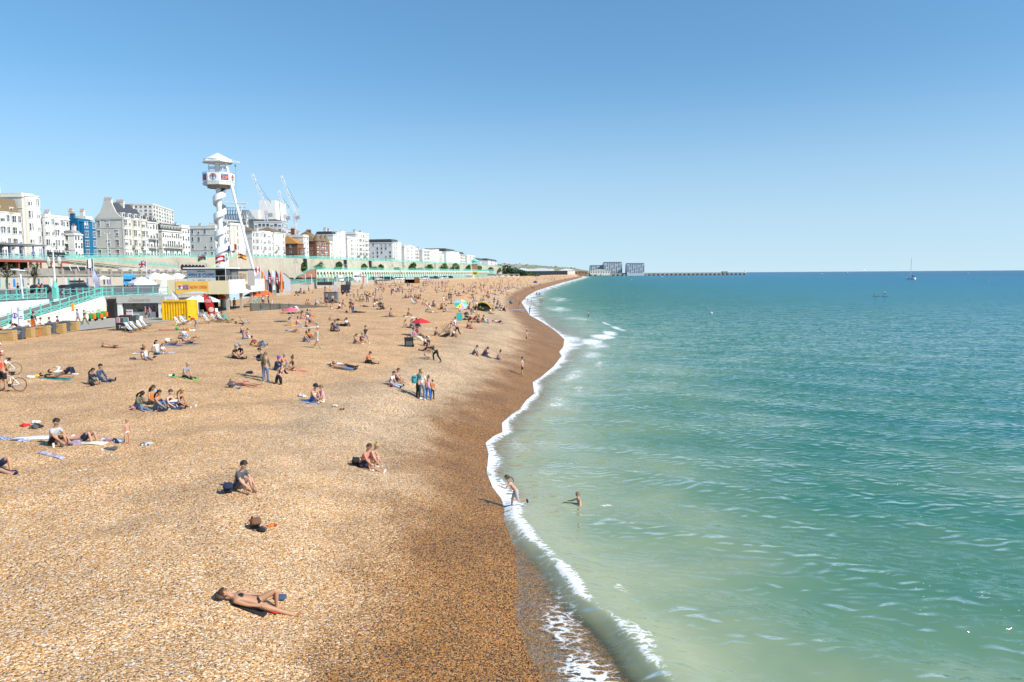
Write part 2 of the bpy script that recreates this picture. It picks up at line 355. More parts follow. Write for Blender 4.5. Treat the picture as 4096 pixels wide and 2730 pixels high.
 tex = mth('ADD', mth('MULTIPLY', lace, 0.45), mth('MULTIPLY', nf.outputs['Fac'], 0.75))
 fm = rng_(mth('ADD', tex, mth('MULTIPLY', fo, 1.25)), 1.12, 1.42)
 vs = N(t, 'ShaderNodeTexVoronoi', Scale=4.5); l.new(P, vs.inputs['Vector'])
 spk = mth('MULTIPLY', rng_(vs.outputs['Distance'], 0.13, 0.06), rng_(mth('MULTIPLY', A('speck'), nd.outputs['Fac']), 0.40, 0.52))
 fm = mth('MAXIMUM', fm, mth('MULTIPLY', spk, 0.7))
 fd = N(t, 'ShaderNodeBsdfDiffuse'); fd.inputs[0].default_value = (.86, .87, .88, 1)
 bf = N(t, 'ShaderNodeBump', Strength=0.6, Distance=0.06); l.new(nf.outputs['Fac'], bf.inputs['Height']); l.new(bf.outputs[0], fd.inputs['Normal'])
 m3 = N(t, 'ShaderNodeMixShader'); l.new(fm, m3.inputs[0]); l.new(m2.outputs[0], m3.inputs[1]); l.new(fd.outputs[0], m3.inputs[2])
 l.new(m3.outputs[0], t.nodes['Material Output'].inputs['Surface'])
 return m
sy_ = np.concatenate([np.arange(6, 13, 0.5), np.arange(13, 32, 0.085), geo(32, 60000, 0.1, 1.024)])
ss_ = np.concatenate([np.arange(-0.7, 7.5, 0.085), geo(7.5, 60000, 0.12, 1.062)])
SS, SY = np.meshgrid(ss_, sy_); SX = XS(SY)+SS
sx_c = np.interp(sy_, _cy, _cx)-XS(sy_)                 # crest offset from the waterline
amp = np.interp(sy_, [13, 18, 22, 26, 28.5, 29.5], [0.25, 0.24, 0.21, 0.19, 0.13, 0.0])
q = SS - sx_c[:, None]
ridge = np.where(q < 0, np.exp(-(q/0.36)**2), np.exp(-(q/1.2)**2))*amp[:, None]
ph = 0.55*SX+1.0*SY*0.9
nearw = np.clip(1-SY/400, 0.15, 1)*sstep(1.5, 8, SS)
sw = (0.09*np.sin(0.62*SX+0.93*SY+0.6*np.sin(0.21*SX-0.1*SY))+0.06*np.sin(0.25*SX+0.52*SY+1.0)+0.035*np.sin(1.35*SX+1.7*SY+0.8*np.sin(0.5*SX)))*nearw
SZ = 0.02+ridge+np.where(SY < 500, sw, 0)
n1 = lambda a, b, c: 0.5+0.5*np.sin(a*SY+c+1.7*np.sin(0.37*a*SY+2*c))*np.cos(b*SX+c)
wfo = np.interp(sy_, [13, 26, 28, 34, 45, 60, 85, 98, 106, 112, 140, 170, 250, 400, 800, 2000], [0.15, 0.2, 0.6, 0.5, 0.42, 0.6, 1.0, 3.2, 4.0, 1.0, 1.2, 3.5, 7.0, 9, 14, 20])[:, None]
edge = np.interp(sy_, [13, 23, 26, 28, 60, 95, 110, 125, 150, 3000], [0.2, 0.25, 0.5, 0.86, 0.76, 0.95, 0.6, 0.5, 0.72, 0.8])[:, None]
foam = edge*np.exp(-np.maximum(SS-0.05, 0)/wfo)*(0.62+0.55*n1(0.9, 1.1, 0.5))
foam = np.maximum(foam, 1.1*edge*np.exp(-((SS-0.10)/np.clip(SY/400, .09, .5))**2)*(SY > 24)*(0.55+0.6*n1(1.7, 0.2, 1.5)))
# broken crest in front, lace left behind by the last swash
cf = np.interp(sy_, [13, 15, 16.5, 18, 19.2, 20.0, 20.8, 21.6, 22.6, 23.6, 24.6, 28.5, 29.5], [.1, .2, .5, .5, .25, .72, .8, .8, .45, .5, .82, .8, 0.0])[:, None]
foam = np.maximum(foam, cf*np.where(q < 0, np.exp(-(q/0.20)**2), np.exp(-(q/0.34)**2)))
foam = np.maximum(foam, (0.52*np.exp(-((SY-16.6)/2.6)**2)+0.34*np.exp(-((SY-21.2)/2.2)**2))*np.exp(-((SS-0.95)/0.85)**2)*(0.7+0.5*n1(1.4, 0.9, 2.0)))
foam = np.maximum(foam, 0.55*np.exp(-((SY-17.6)/1.0)**2-((q-0.15)/0.5)**2))
foam = np.maximum(foam, 0.42*np.exp(-((SY-20.6)/0.5)**2-((q-1.3)/0.3)**2))
# second line of broken water off the cusps
for yc, sc_, wy, ws, a in ((38.5, 1.6, 3.0, 0.9, .36), (33, 2.6, 2.0, 1.0, .30), (52, 2.2, 4, 1.3, .44), (58, 3.4, 3, .7, .40), (66, 2.6, 7, 1.2, .45), (74, 4.2, 5, .8, .40), (82, 3.4, 6, 1.8, .46), (92, 4.2, 5, 2.4, .50), (98, 3.4, 5, 1.6, .9), (106, 5.6, 5, 1.7, .95), (112, 7.6, 4, 1.2, .8), (122, 10.5, 7, .8, .62), (134, 10.8, 6, .5, .6), (150, 8, 12, 5, .40), (190, 8, 25, 5, .46), (260, 12, 40, 6, .44)):
 foam = np.maximum(foam, a*np.exp(-((SY-yc)/wy)**2-((SS-sc_)/ws)**2)*(0.75+0.4*n1(2.2, 1.6, yc)))
foam = np.maximum(foam, 0.44*np.exp(-((SX-3.62)/0.45)**2-((SY-28.5)/0.35)**2))   # splash round the swimming child
fl = np.where(SY < 28.6, sstep(-0.8, 0.0, q), 0)
f2 = sstep(-0.2, np.interp(sy_, [26, 30, 60, 100, 112, 150, 300], [0.9, 1.6, 3.0, 6.0, 8, 10, 12])[:, None], SS)*0.72+0.28
k = sstep(26.5, 29.0, SY); film = np.clip(fl*(1-k)+f2*k+0.16, 0, 1)
speck = np.exp(-((SX-13)/5)**2-((SY-20)/5)**2)+0.6*np.exp(-((SX-4.5)/1.5)**2-((SY-17)/2)**2)
sea = struct(grid_obj('sea', SX, SY, SZ, sea_mat(), {'off': np.maximum(SS, 0), 'foam': foam, 'film': film, 'dist': SY, 'speck': speck}))
# ================================================================ land behind the beach
M_asph = pm('asphalt', (.16,.15,.15), .85, .2, 1.5, .1, dirt=(.24,.22,.2))
M_pave = pm('paving', (.42,.38,.32), .8, .15, 2.0, dirt=(.32,.28,.23))
M_conc = pm('concrete', (.46,.42,.35), .85, .16, .8, .2, dirt=(.36,.31,.24), dscale=.35)
M_conw = pm('sea_wall_concrete', (.52,.46,.35), .9, .2, .25, .2, dirt=(.38,.32,.23), dscale=.12)
M_white = pm('white_paint', (.84,.83,.80), .6, .04, .5, dirt=(.76,.73,.67), dscale=.25)
M_turq = pm('turquoise_paint', (.19,.62,.50), .5, .08, 2.0)
M_turqd = pm('pale_turquoise_paint', (.36,.70,.62), .6, .1, .6, dirt=(.28,.55,.47))
M_dark = pm('dark_metal', (.035,.037,.042), .5, .2, 3)
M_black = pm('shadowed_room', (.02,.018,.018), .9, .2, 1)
M_steel = pm('galvanised_steel', (.55,.56,.57), .4, .1, 4, metal=.5)
M_wood = pm('pale_timber', (.52,.33,.13), .75, .22, 4, .15, dirt=(.42,.25,.09), dscale=3)
M_oldw = pm('weathered_timber', (.13,.12,.10), .9, .3, 1.2, .3, dirt=(.06,.055,.05), dscale=.8)
M_green = pm('foliage', (.085,.16,.035), .8, .55, .7)
M_leafd = pm('dark_foliage', (.035,.075,.03), .85, .5, .9)
M_hill = pm('downland', (.24,.26,.15), .95, .25, .012, dirt=(.34,.30,.24), dscale=.02)
# ground sheets
gy = np.concatenate([np.arange(-60, 300, 10), geo(300, 60000, 12, 1.06)])
gx = np.array([-1.0, -0.8, -0.6, -0.4, -0.25, -0.15, -0.08, -0.03, 0.0])
GX = np.stack([XW(gy)-3.0+k*np.maximum(900, gy*2.2) for k in gx], 1); GY = np.repeat(gy[:, None], len(gx), 1)
GZ = np.repeat(ZR(gy)[:, None], len(gx), 1)+np.maximum(0, (XW(GY)-GX-60))*0.012*np.clip(1-gy/2500, 0, 1)[:, None]
struct(grid_obj('ground', GX[:, ::-1], GY, GZ[:, ::-1], M_asph))
def strip(name, xl, xr, z, ys, mat):
 yy = np.array(ys, float); a = [xl(y) if callable(xl) else xl for y in yy]; b = [xr(y) if callable(xr) else xr for y in yy]
 zz = [z(y) if callable(z) else z for y in yy]
 X = np.array([a, b], float).T; Y = np.stack([yy, yy], 1); Z = np.array([zz, zz], float).T
 return struct(grid_obj(name, X, Y, Z, mat, smooth=False))
strip('road', lambda y: float(XW(y))-2, lambda y: -57.0 if y < 122 else float(XT(y))-4.5, 6.3, [30, 60, 97, 121.9, 122, 160, 200, 260, 340, 420, 520, 620, 760, 950, 1200, 1600], M_asph)
strip('pavement', -57.6, lambda y: -43.2 if y < 90 else -41.0 if y < 110 else -39.5, lambda y: 3.66 if y < 110 else 3.7, [30, 60, 76, 90, 97, 110, 127], M_pave)
# kerb and sea wall between road and beach
def seawall(name, label, y0, y1, zt, mat, back=0.6, cap=None, n=12):
 b = MB(); ys = np.linspace(y0, y1, n)
 for a, c in zip(ys, ys[1:]):
  xa, xb = float(XT(a))-4, float(XT(c))-4
  vs = [(xa,a,2.5),(xb,c,2.5),(xb,c,zt),(xa,a,zt),(xa-back,a,2.5),(xb-back,c,2.5),(xb-back,c,zt),(xa-back,a,zt)]
  b.add(vs, [(0,1,2,3),(3,2,6,7),(5,4,7,6),(0,3,7,4),(1,5,6,2)])
 o = b.build(name, mat); return tag(o, label, 'sea wall')
seawall('sea_wall', 'long low concrete sea wall between the shingle and the row of parked cars', 205, 420, 6.5, M_conc, n=16)
seawall('sea_wall', 'far low sea wall beyond the rust brown shed along the beach', 421, 950, 6.5, M_conc, n=16)
# hills with far houses
hb = []
for i in range(60):
 a = i/59.0; u = lerp(1500, 2420, a)
 hv = np.interp(u, [1500, 1980, 2020, 2100, 2150, 2200, 2260, 2300, 2345, 2380, 2420], [1040, 1056, 1058, 1060, 1062, 1067, 1071, 1075, 1082, 1088, 1096])
 hb.append((at_y(u, hv, 3800), at_y(u, 1100, 3000)))
hx = np.array([[p[1].x, lerp(p[1].x, p[0].x, .5), p[0].x, p[0].x*1.25] for p in hb]); hy = np.array([[3000, 3400, 3800, 4900]]*60)
hz = np.array([[4, 4+(p[0].z-4)*.55, p[0].z, p[0].z*.8] for p in hb])
struct(grid_obj('hills', hx[:, ::-1], hy[:, ::-1], hz[:, ::-1], M_hill))
M_fh = [pm('far_house_pale', (.66,.62,.56), .9, .1, .05), pm('far_house_brick', (.45,.30,.24), .9, .1, .05), pm('far_house_grey', (.42,.42,.42), .9, .1, .05)]
M_froof = pm('far_roof', (.30,.22,.19), .9, .2, .1)
def far_house(u, v, wpx, hpx, D, k, label, roof=True):
 p = at_y(u, v, D); wd = wpx/3000*D; h = hpx/3000*D
 r = thing('house', label, 'house', p, 0, 'houses on the far hill')
 MB().box(-wd/2, 0, -12, wd/2, wd*.7, h).build('wall', M_fh[k], r)
 if roof: MB().yprism([(-wd*.54,h),(wd*.54,h),(0,h+wd*.35)], -.5, wd*.72).build('roof', M_froof, r)
for i in range(46):
 u = 2012+i*6.6+random.uniform(-2, 2)
 v = np.interp(u, [1980, 2100, 2200, 2300, 2345], [1057, 1060, 1067, 1075, 1082])+random.choice([0, 3, 6])*(.6 if u > 2250 else 1)
 far_house(u, v, random.uniform(5, 10), random.uniform(1.5, 3), 3780-random.uniform(0, 120), random.choice([0, 0, 1, 2]), 'small house among the scattered houses on the far hill')
far_house(2066, 1066, 16, 7, 2900, 2, 'grey block on the far hillside above the tree clump', False)
# ================================================================ road rail, retaining wall, terrace arcade
def polyline(fx, fz, ys): return [Vector((float(fx(y)), y, float(fz(y)))) for y in ys]
def rail(name, label, pts, mat, h=1.1, step=2.0, cross=True, post=.09, bars=(1.0, .5, .12), cat='railing', group=None, thick=.05):
 """posts, rails and lattice bars along a 3-D polyline"""
 r = thing(name, label, cat, pts[0], 0, group); o = pts[0]
 P_, B_, X_ = MB(), MB(), MB(); acc = []
 for a, b in zip(pts, pts[1:]):
  d = b-a; n = max(1, int(round(d.length/step)))
  for k in range(n): acc.append((a+d*(k/n)-o, a+d*((k+1)/n)-o))
 few = len(acc) <= 60
 if few:
  pme = MB().box(-post/2,-post/2,0,post/2,post/2,h).box(-post*.75,-post*.75,h,post*.75,post*.75,h+.1).mesh('post', mat)
 for a, b in acc+[(acc[-1][1], None)]:
  if few: put('post', pme, r, a)
  else: B_.box(-post/2,-post/2,0,post/2,post/2,h,0,Matrix.Translation(a))
 for a, b in acc:
  for f in bars: B_.bar(a+Vector((0,0,h*f)), b+Vector((0,0,h*f)), thick)
  if cross:
   z0, z1 = h*bars[-1], h*bars[1]; up = Vector((0,0,1))
   X_.bar(a+up*z0, b+up*z1, thick*.8); X_.bar(a+up*z1, b+up*z0, thick*.8)
   m = (a+b)/2; X_.bar(m+up*z0, m+up*z1, thick*.8)
 B_.add(X_.v, X_.f); B_.build('lattice', mat, r)  # one merged mesh: rails, crossed bars if any, and posts of long runs
 return r
wy_ = [150, 190, 225, 260, 300, 340, 380, 420, 460, 500, 540, 583, 640, 700, 757, 850, 950, 1080, 1223]
def wall_seg(label, y0, y1, zb, mat, thick=1.2):
 ys = [y0]+[y for y in wy_ if y0 < y < y1]+[y1]; b = MB()
 for a, c in zip(ys, ys[1:]):
  xa, xb, za, zc = float(XW(a)), float(XW(c)), float(ZR(a)), float(ZR(c))
  xa2, xb2 = xa+(za-zb)*.10, xb+(zc-zb)*.10
  vs = [(xa2,a,zb),(xb2,c,zb),(xb,c,zc),(xa,a,za),(xa-4,a,zb),(xb-4,c,zb),(xb-4,c,zc),(xa-4,a,za)]
  b.add(vs, [(0,1,2,3),(3,2,6,7),(0,3,7,4),(1,5,6,2)])
 return tag(b.build('retaining_wall', mat), label, 'wall')
wall_seg('bare concrete retaining wall under the upper road behind the umbrellas and the white tower', 150, 425, 5.8, M_conw)
wall_seg('streaked retaining wall with plants above the long arched terrace', 425.2, 1223, 5.8, M_conw)
zr1 = lambda y: float(ZR(y))+.05
for (a, c, lb) in ((232, 330, 'turquoise lattice railing of the upper road before the cream gable house and the blue house'), (330.5, 425, 'turquoise lattice railing of the upper road behind the white spiral tower'), (425.5, 640, 'turquoise railing of the upper road before the brown gabled mansion'), (641, 1223, 'far turquoise railing of the upper road before the distant white terraces')):
 ys = [a]+[y for y in wy_ if a < y < c]+[c]
 rail('railing', lb, polyline(XW, zr1, ys), M_turq, 1.35, 3.0 if c < 500 else 6.0, c < 500, .16, (1.0, .55, .12), thick=.13 if c < 500 else .3)
# pilaster streaks on the wall: buttresses
for k, yb in enumerate((436, 487, 526, 590, 672)):
 b = MB(); x = float(XW(yb)); z = float(ZR(yb)); b.yprism([(x, z-.2), (x+1.6, z-.2), (x+1.9, 12.6), (x, 12.6)], yb-1.1, yb+1.1)
 tag(b.build('wall_buttress', M_dark if k < 3 else M_conc), ['dark pillar on the retaining wall below the orange roofed brick house', 'dark pillar on the retaining wall below the brown gabled mansion', 'dark pillar on the retaining wall below the bow fronted white tower house', 'pillar on the retaining wall below the white hotel with the long side', 'far pillar on the retaining wall above the leafy climbers'][k], 'pillar')
# leafy climbers on the wall
def leafclump(name, label, c, r, mat, n=260, leaf=.35, cat='plant', squash=1.0, parent=None):
 b = MB(); offs = [(0,0,.75)]+[(random.uniform(-1,1)*r[1], random.uniform(-.1,.55)*r[2], random.uniform(.25,.55)) for _ in range(5)]
 for _ in range(n):
  d = Vector((random.gauss(0,1), random.gauss(0,1), random.gauss(0,1))).normalized()*(random.random()**.4)
  of = offs[int(random.random()**1.5*len(offs))]; p = Vector((d.x*r[0], d.y*r[1]*of[2]+of[0], (abs(d.z) if squash else d.z)*r[2]*of[2]+of[1])); s = leaf*random.uniform(.5,1.3)
  R = Matrix.Rotation(random.uniform(0,6.3),3,'Z') @ Matrix.Rotation(random.uniform(-1,1),3,'X')
  b.add([p+R@Vector((-s,-s*.6,0)), p+R@Vector((s,-s*.6,0)), p+R@Vector((s*.3,s,s*.3)), p+R@Vector((-s*.7,s*.6,.1))], [(0,1,2,3)])
 if parent is not None: return b.build(name, mat, parent)
 o = b.build(name, mat, None, loc=c); return tag(o, label, cat)
climb = [(433, 1.5, 5, 'narrow climber on the wall beside the first dark pillar'), (452, 3, 4.5, 'green climber spreading on the retaining wall below the brick house'), (478, 3, 5, 'climber leaning against the second dark pillar of the wall'), (515, 2.5, 5.5, 'climber below the white bow tower house'), (545, 2.5, 4.5, 'climber on the bare stretch of wall below the white hotel'), (610, 4, 6, 'tall climber on the wall below the grey white set back house'),
 (655, 9, 6.2, 'big climber hanging over the far wall, first of the dense ones'), (700, 13, 6.4, 'dense climber on the far wall below the bow windowed terrace'), (742, 12, 6.4, 'dense climber on the far wall left of the lift shaft'), (800, 12, 6.2, 'dense climber on the far wall close beside the lift shaft'), (880, 20, 6.3, 'wide climber on the far wall past the lift shaft'), (980, 20, 6.3, 'climber near the far end of the retaining wall'), (1090, 24, 6.3, 'last climber before the tree covered mound')]
for y, ww, hh, lb in climb:
 leafclump('climber', lb, (float(XW(y))+1.3, y, 12.7), (1.3, ww*(1.5 if y < 600 else 2.0), hh*.95), M_green, 560 if y < 600 else 1100, .6 if y < 600 else 1.5)
for y, ww, hh, lb in ((446, 9, 2.6, 'low green bushes on the terrace deck below the brick house'), (470, 8, 2.2, 'low bushes on the terrace deck beside the dark shelter'), (530, 12, 2.4, 'bushes on the terrace deck behind the coach'), (570, 12, 2.2, 'bushes on the terrace deck left of the rust brown shed'), (620, 14, 2.2, 'bushes on the terrace deck behind the rust brown shed')):
 leafclump('bush', lb, (float(XW(y))+4.0, y, 12.55), (2.0, ww, hh), M_green, 420, .5, 'bush')
# arcade: deck, arches and turquoise wall
DX = 9.0
def arcade(label, y0, y1, pitch, zr=6.3, zd=12.4, mat=None, deckw=DX):
 r = thing('terrace_arcade', label, 'terrace', (0,0,0)); deck, arch, wall, dark = MB(), MB(), MB(), MB(); ys = np.arange(y0, y1, pitch)
 for a in ys:
  c = a+pitch; xa, xb = float(XW(a))+deckw, float(XW(c))+deckw; A, B = Vector((xa,a,0)), Vector((xb,c,0)); dirv = (B-A); nn = Vector((dirv.y,-dirv.x,0)).normalized()
  deck.add([(xa,a,zd),(xb,c,zd),(xb-deckw+1,c,zd),(xa-deckw+1,a,zd),(xa,a,zd-.7),(xb,c,zd-.7)], [(0,1,2,3),(4,5,1,0)])
  pts = []
  for k in range(9):                              # pointed round arch
   t = k/8.0; f = .17+.66*t; zz = zr+3.0+(zd-1.35-zr-3.0)*math.sin(math.pi*t)**.55
   pts.append((A+dirv*f, zz))
  def P(q, z): return (q.x, q.y, z)
  arch.add([P(A,zr),P(A+dirv*.17,zr),P(A+dirv*.17,zd-.7),P(A,zd-.7)], [(0,1,2,3)]); arch.add([P(A+dirv*.83,zr),P(B,zr),P(B,zd-.7),P(A+dirv*.83,zd-.7)], [(0,1,2,3)])
  for (p1, z1), (p2, z2) in zip(pts, pts[1:]): arch.add([P(p1,z1),P(p2,z2),P(p2,zd-.7),P(p1,zd-.7)], [(0,1,2,3)])
  for (p1, z1), (p2, z2) in zip(pts, pts[1:]): arch.add([P(p1,z1),P(p2,z2),P(p2-nn*.8,z2),P(p1-nn*.8,z1)], [(0,1,2,3)])
  arch.bar((*A.xy, zr+3), (*(A-nn*.8).xy, zr+3), .3)
  w0, w1 = A+dirv*.17-nn*.35, A+dirv*.83-nn*.35
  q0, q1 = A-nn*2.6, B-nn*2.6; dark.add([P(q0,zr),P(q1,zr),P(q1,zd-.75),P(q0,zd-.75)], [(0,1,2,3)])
  wall.add([P(w0,zr),P(w1,zr),P(w1,zr+3.1),P(w0,zr+3.1)], [(0,1,2,3)])
 deck.build('deck', M_turqd, r); arch.build('arches', mat, r); wall.build('infill_wall', M_turqd, r); dark.build('back_wall', pm('shaded_interior', (.05,.055,.05), .8, .3, .3), r)  # near-black sheet behind the arches: interior shade put into its colour
 return r
M_cream = pm('cream_paint', (.78,.70,.50), .6, .08, .4, dirt=(.66,.57,.40), dscale=.2)
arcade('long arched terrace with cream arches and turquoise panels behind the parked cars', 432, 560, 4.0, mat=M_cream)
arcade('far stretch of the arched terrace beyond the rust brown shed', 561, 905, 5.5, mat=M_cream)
dk = lambda y: 12.42
for a, c, lb in ((432, 500, 'turquoise railing on the arched terrace deck, beginning above the brick ramp arch'), (500.5, 600, 'turquoise railing on the arched terrace deck above the coach'), (601, 905, 'far turquoise railing on the arched terrace deck')):
 rail('railing', lb, polyline(lambda y: float(XW(y))+DX-.2, dk, list(np.linspace(a, c, 8))), M_turq, 1.2, 3.0 if c < 650 else 6, False, .16, (1.0, .6, .3), thick=.15 if c < 650 else .25)
# sloping ramp wall in brick with turquoise rail at the start of the arcade
M_brick = pm('red_brick', (.42,.17,.10), .85, .2, 3, dirt=(.5,.26,.16), dscale=1.2)
b = MB(); xa = float(XW(431))+DX
b.xprism([(398,6.3),(431.7,6.3),(431.7,12.4),(427,12.4),(398,8.4)], xa-1.4, xa-.1)
tag(b.build('ramp_wall', M_brick), 'red brick ramp wall sloping up to the arched terrace', 'wall')
rail('railing', 'sloping turquoise railing on the brick ramp beside the grey barn', [Vector((xa-.2,398,8.5)), Vector((xa-.2,427,12.45)), Vector((xa-.2,431.7,12.45))], M_turq, 1.2, 3.0, False, .16, (1.0,.6,.3), thick=.15)
# lower terrace wall with balustrade carrying the ramped walk, left part
rail('railing', 'turquoise handrail slanting down the wall from the blue house toward the union flag', [Vector((float(XW(252))+2, 252, 15.3)), Vector((float(XW(330))+4, 330, 12.0))], M_turq, 1.3, 3.0, True, .15, (1.0,.55,.12), thick=.14)
# lift tower with green roof far along
r = thing('lift_tower', 'red brick lift shaft with turquoise pavilion rising above the far wall', 'tower', (float(XW(835))+3, 835, 6.3))
MB().box(-3,-3,0,3,3,13.5).build('shaft', M_brick, r); MB().box(-3.4,-3.4,13.5,3.4,3.4,17).build('pavilion', M_turqd, r)
MB().lathe([(4.6,17),(3.0,18.2),(.1,20)], 8).build('roof', M_turq, r)
r = thing('shelter_hall', 'pale turquoise hall at the far end of the arched terrace', 'building', (float(XW(930))+8, 930, 6.3))
MB().box(-7,-22,0,4,22,7.5).build('wall', M_turqd, r); MB().box(-7.5,-22.5,7.5,4.6,22.5,8.1).build('roof', M_turq, r)
# ================================================================ sea front buildings
XF = lambda y: XW(y)-14.0
def front_y(u, v=1015):
 d = ray(u, v); k = d.x/d.y; lo, hi = 120.0, 3000.0
 for _ in range(60):
  m = (lo+hi)/2
  if k*m > float(XF(m)): lo = m
  else: hi = m
 return lo
S_ = {'white': pm('white_stucco', (.85,.82,.75), .75, .03, .4, dirt=(.74,.69,.60), dscale=.12), 'cream': pm('cream_stucco', (.80,.75,.64), .75, .04, .4, dirt=(.70,.65,.55), dscale=.12),
 'pale': pm('pale_cream_stucco', (.82,.77,.66), .75, .03, .4, dirt=(.72,.66,.53), dscale=.12), 'beige': pm('beige_stucco', (.76,.70,.58), .8, .04, .4, dirt=(.60,.56,.47), dscale=.15),
 'blue': pm('blue_stucco', (.008,.14,.28), .6, .08, .4), 'brick': pm('brown_brick', (.24,.115,.07), .85, .15, 2.5, .1), 'red': pm('rust_brick', (.30,.12,.065), .85, .15, 2.5, .1),
 'grey': pm('grey_render', (.58,.57,.55), .8, .05, .4, dirt=(.48,.46,.43), dscale=.15), 'conc': pm('pale_concrete_frame', (.62,.62,.61), .8, .06, .4)}
R_ = {'slate': pm('slate_roof', (.075,.08,.09), .6, .2, 2.0, .1), 'brown': pm('brown_tile_roof', (.22,.155,.085), .85, .2, 2.0, .15), 'orange': pm('orange_tile_roof', (.48,.22,.06), .85, .18, 2.0, .15), 'lead': pm('lead_flat_roof', (.30,.30,.30), .8, .1, 1)}
M_pane = pm('window_glass', (.05,.062,.078), .10, .3, .8, spec=.6); M_blind = pm('window_blind', (.72,.70,.66), .7, .06, 2)
M_pot = pm('terracotta_pots', (.50,.16,.07), .8, .2, 4); M_iron = pm('black_ironwork', (.03,.03,.035), .5, .2, 4)
_win = {}
def win_mesh(w_, h_, style, fm):
 k = (round(w_, 2), round(h_, 2), style, fm.name)
 if k in _win: return _win[k]
 b = MB(); t = .07
 b.box(0,-w_/2-t,-t,.09,-w_/2,h_+t); b.box(0,w_/2,-t,.09,w_/2+t,h_+t); b.box(.002,-w_/2,h_,.088,w_/2,h_+t); b.box(.002,-w_/2,-t,.088,w_/2,0)
 b.box(.022,-w_/2,h_*.5-.03,.075,w_/2,h_*.5+.03)
 if style != 'sash': b.box(.022,-.03,0,.07,.03,h_*.5-.03); b.box(.022,-.03,h_*.5+.03,.07,.03,h_)
 b.box(.0,-w_/2-.16,-t-.11,.17,w_/2+.16,-t-.003)
 if style == 'hood': b.box(0,-w_/2-.2,h_+.2,.26,w_/2+.2,h_+.34)
 f = b.mesh('window', fm); p = MB().box(.0,-w_/2+.001,.001,.02,w_/2-.001,h_-.001).mesh('pane', M_pane)
 p2 = MB().box(.0,-w_/2+.001,.001,.02,w_/2-.001,h_*.45).box(.0,-w_/2+.001,h_*.45,.024,w_/2-.001,h_-.001,1).mesh('pane', [M_pane, M_blind])
 _win[k] = (f, p, p2); return _win[k]
def add_win(root, x, y, z, rz, w_, h_, style='sash', far=False, fm=None):
 f, p, p2 = win_mesh(w_, h_, style, fm or M_white)
 o = put('window', f, root, (x, y, z), rz)
 put('pane', p2 if random.random() < .36 else p, o)
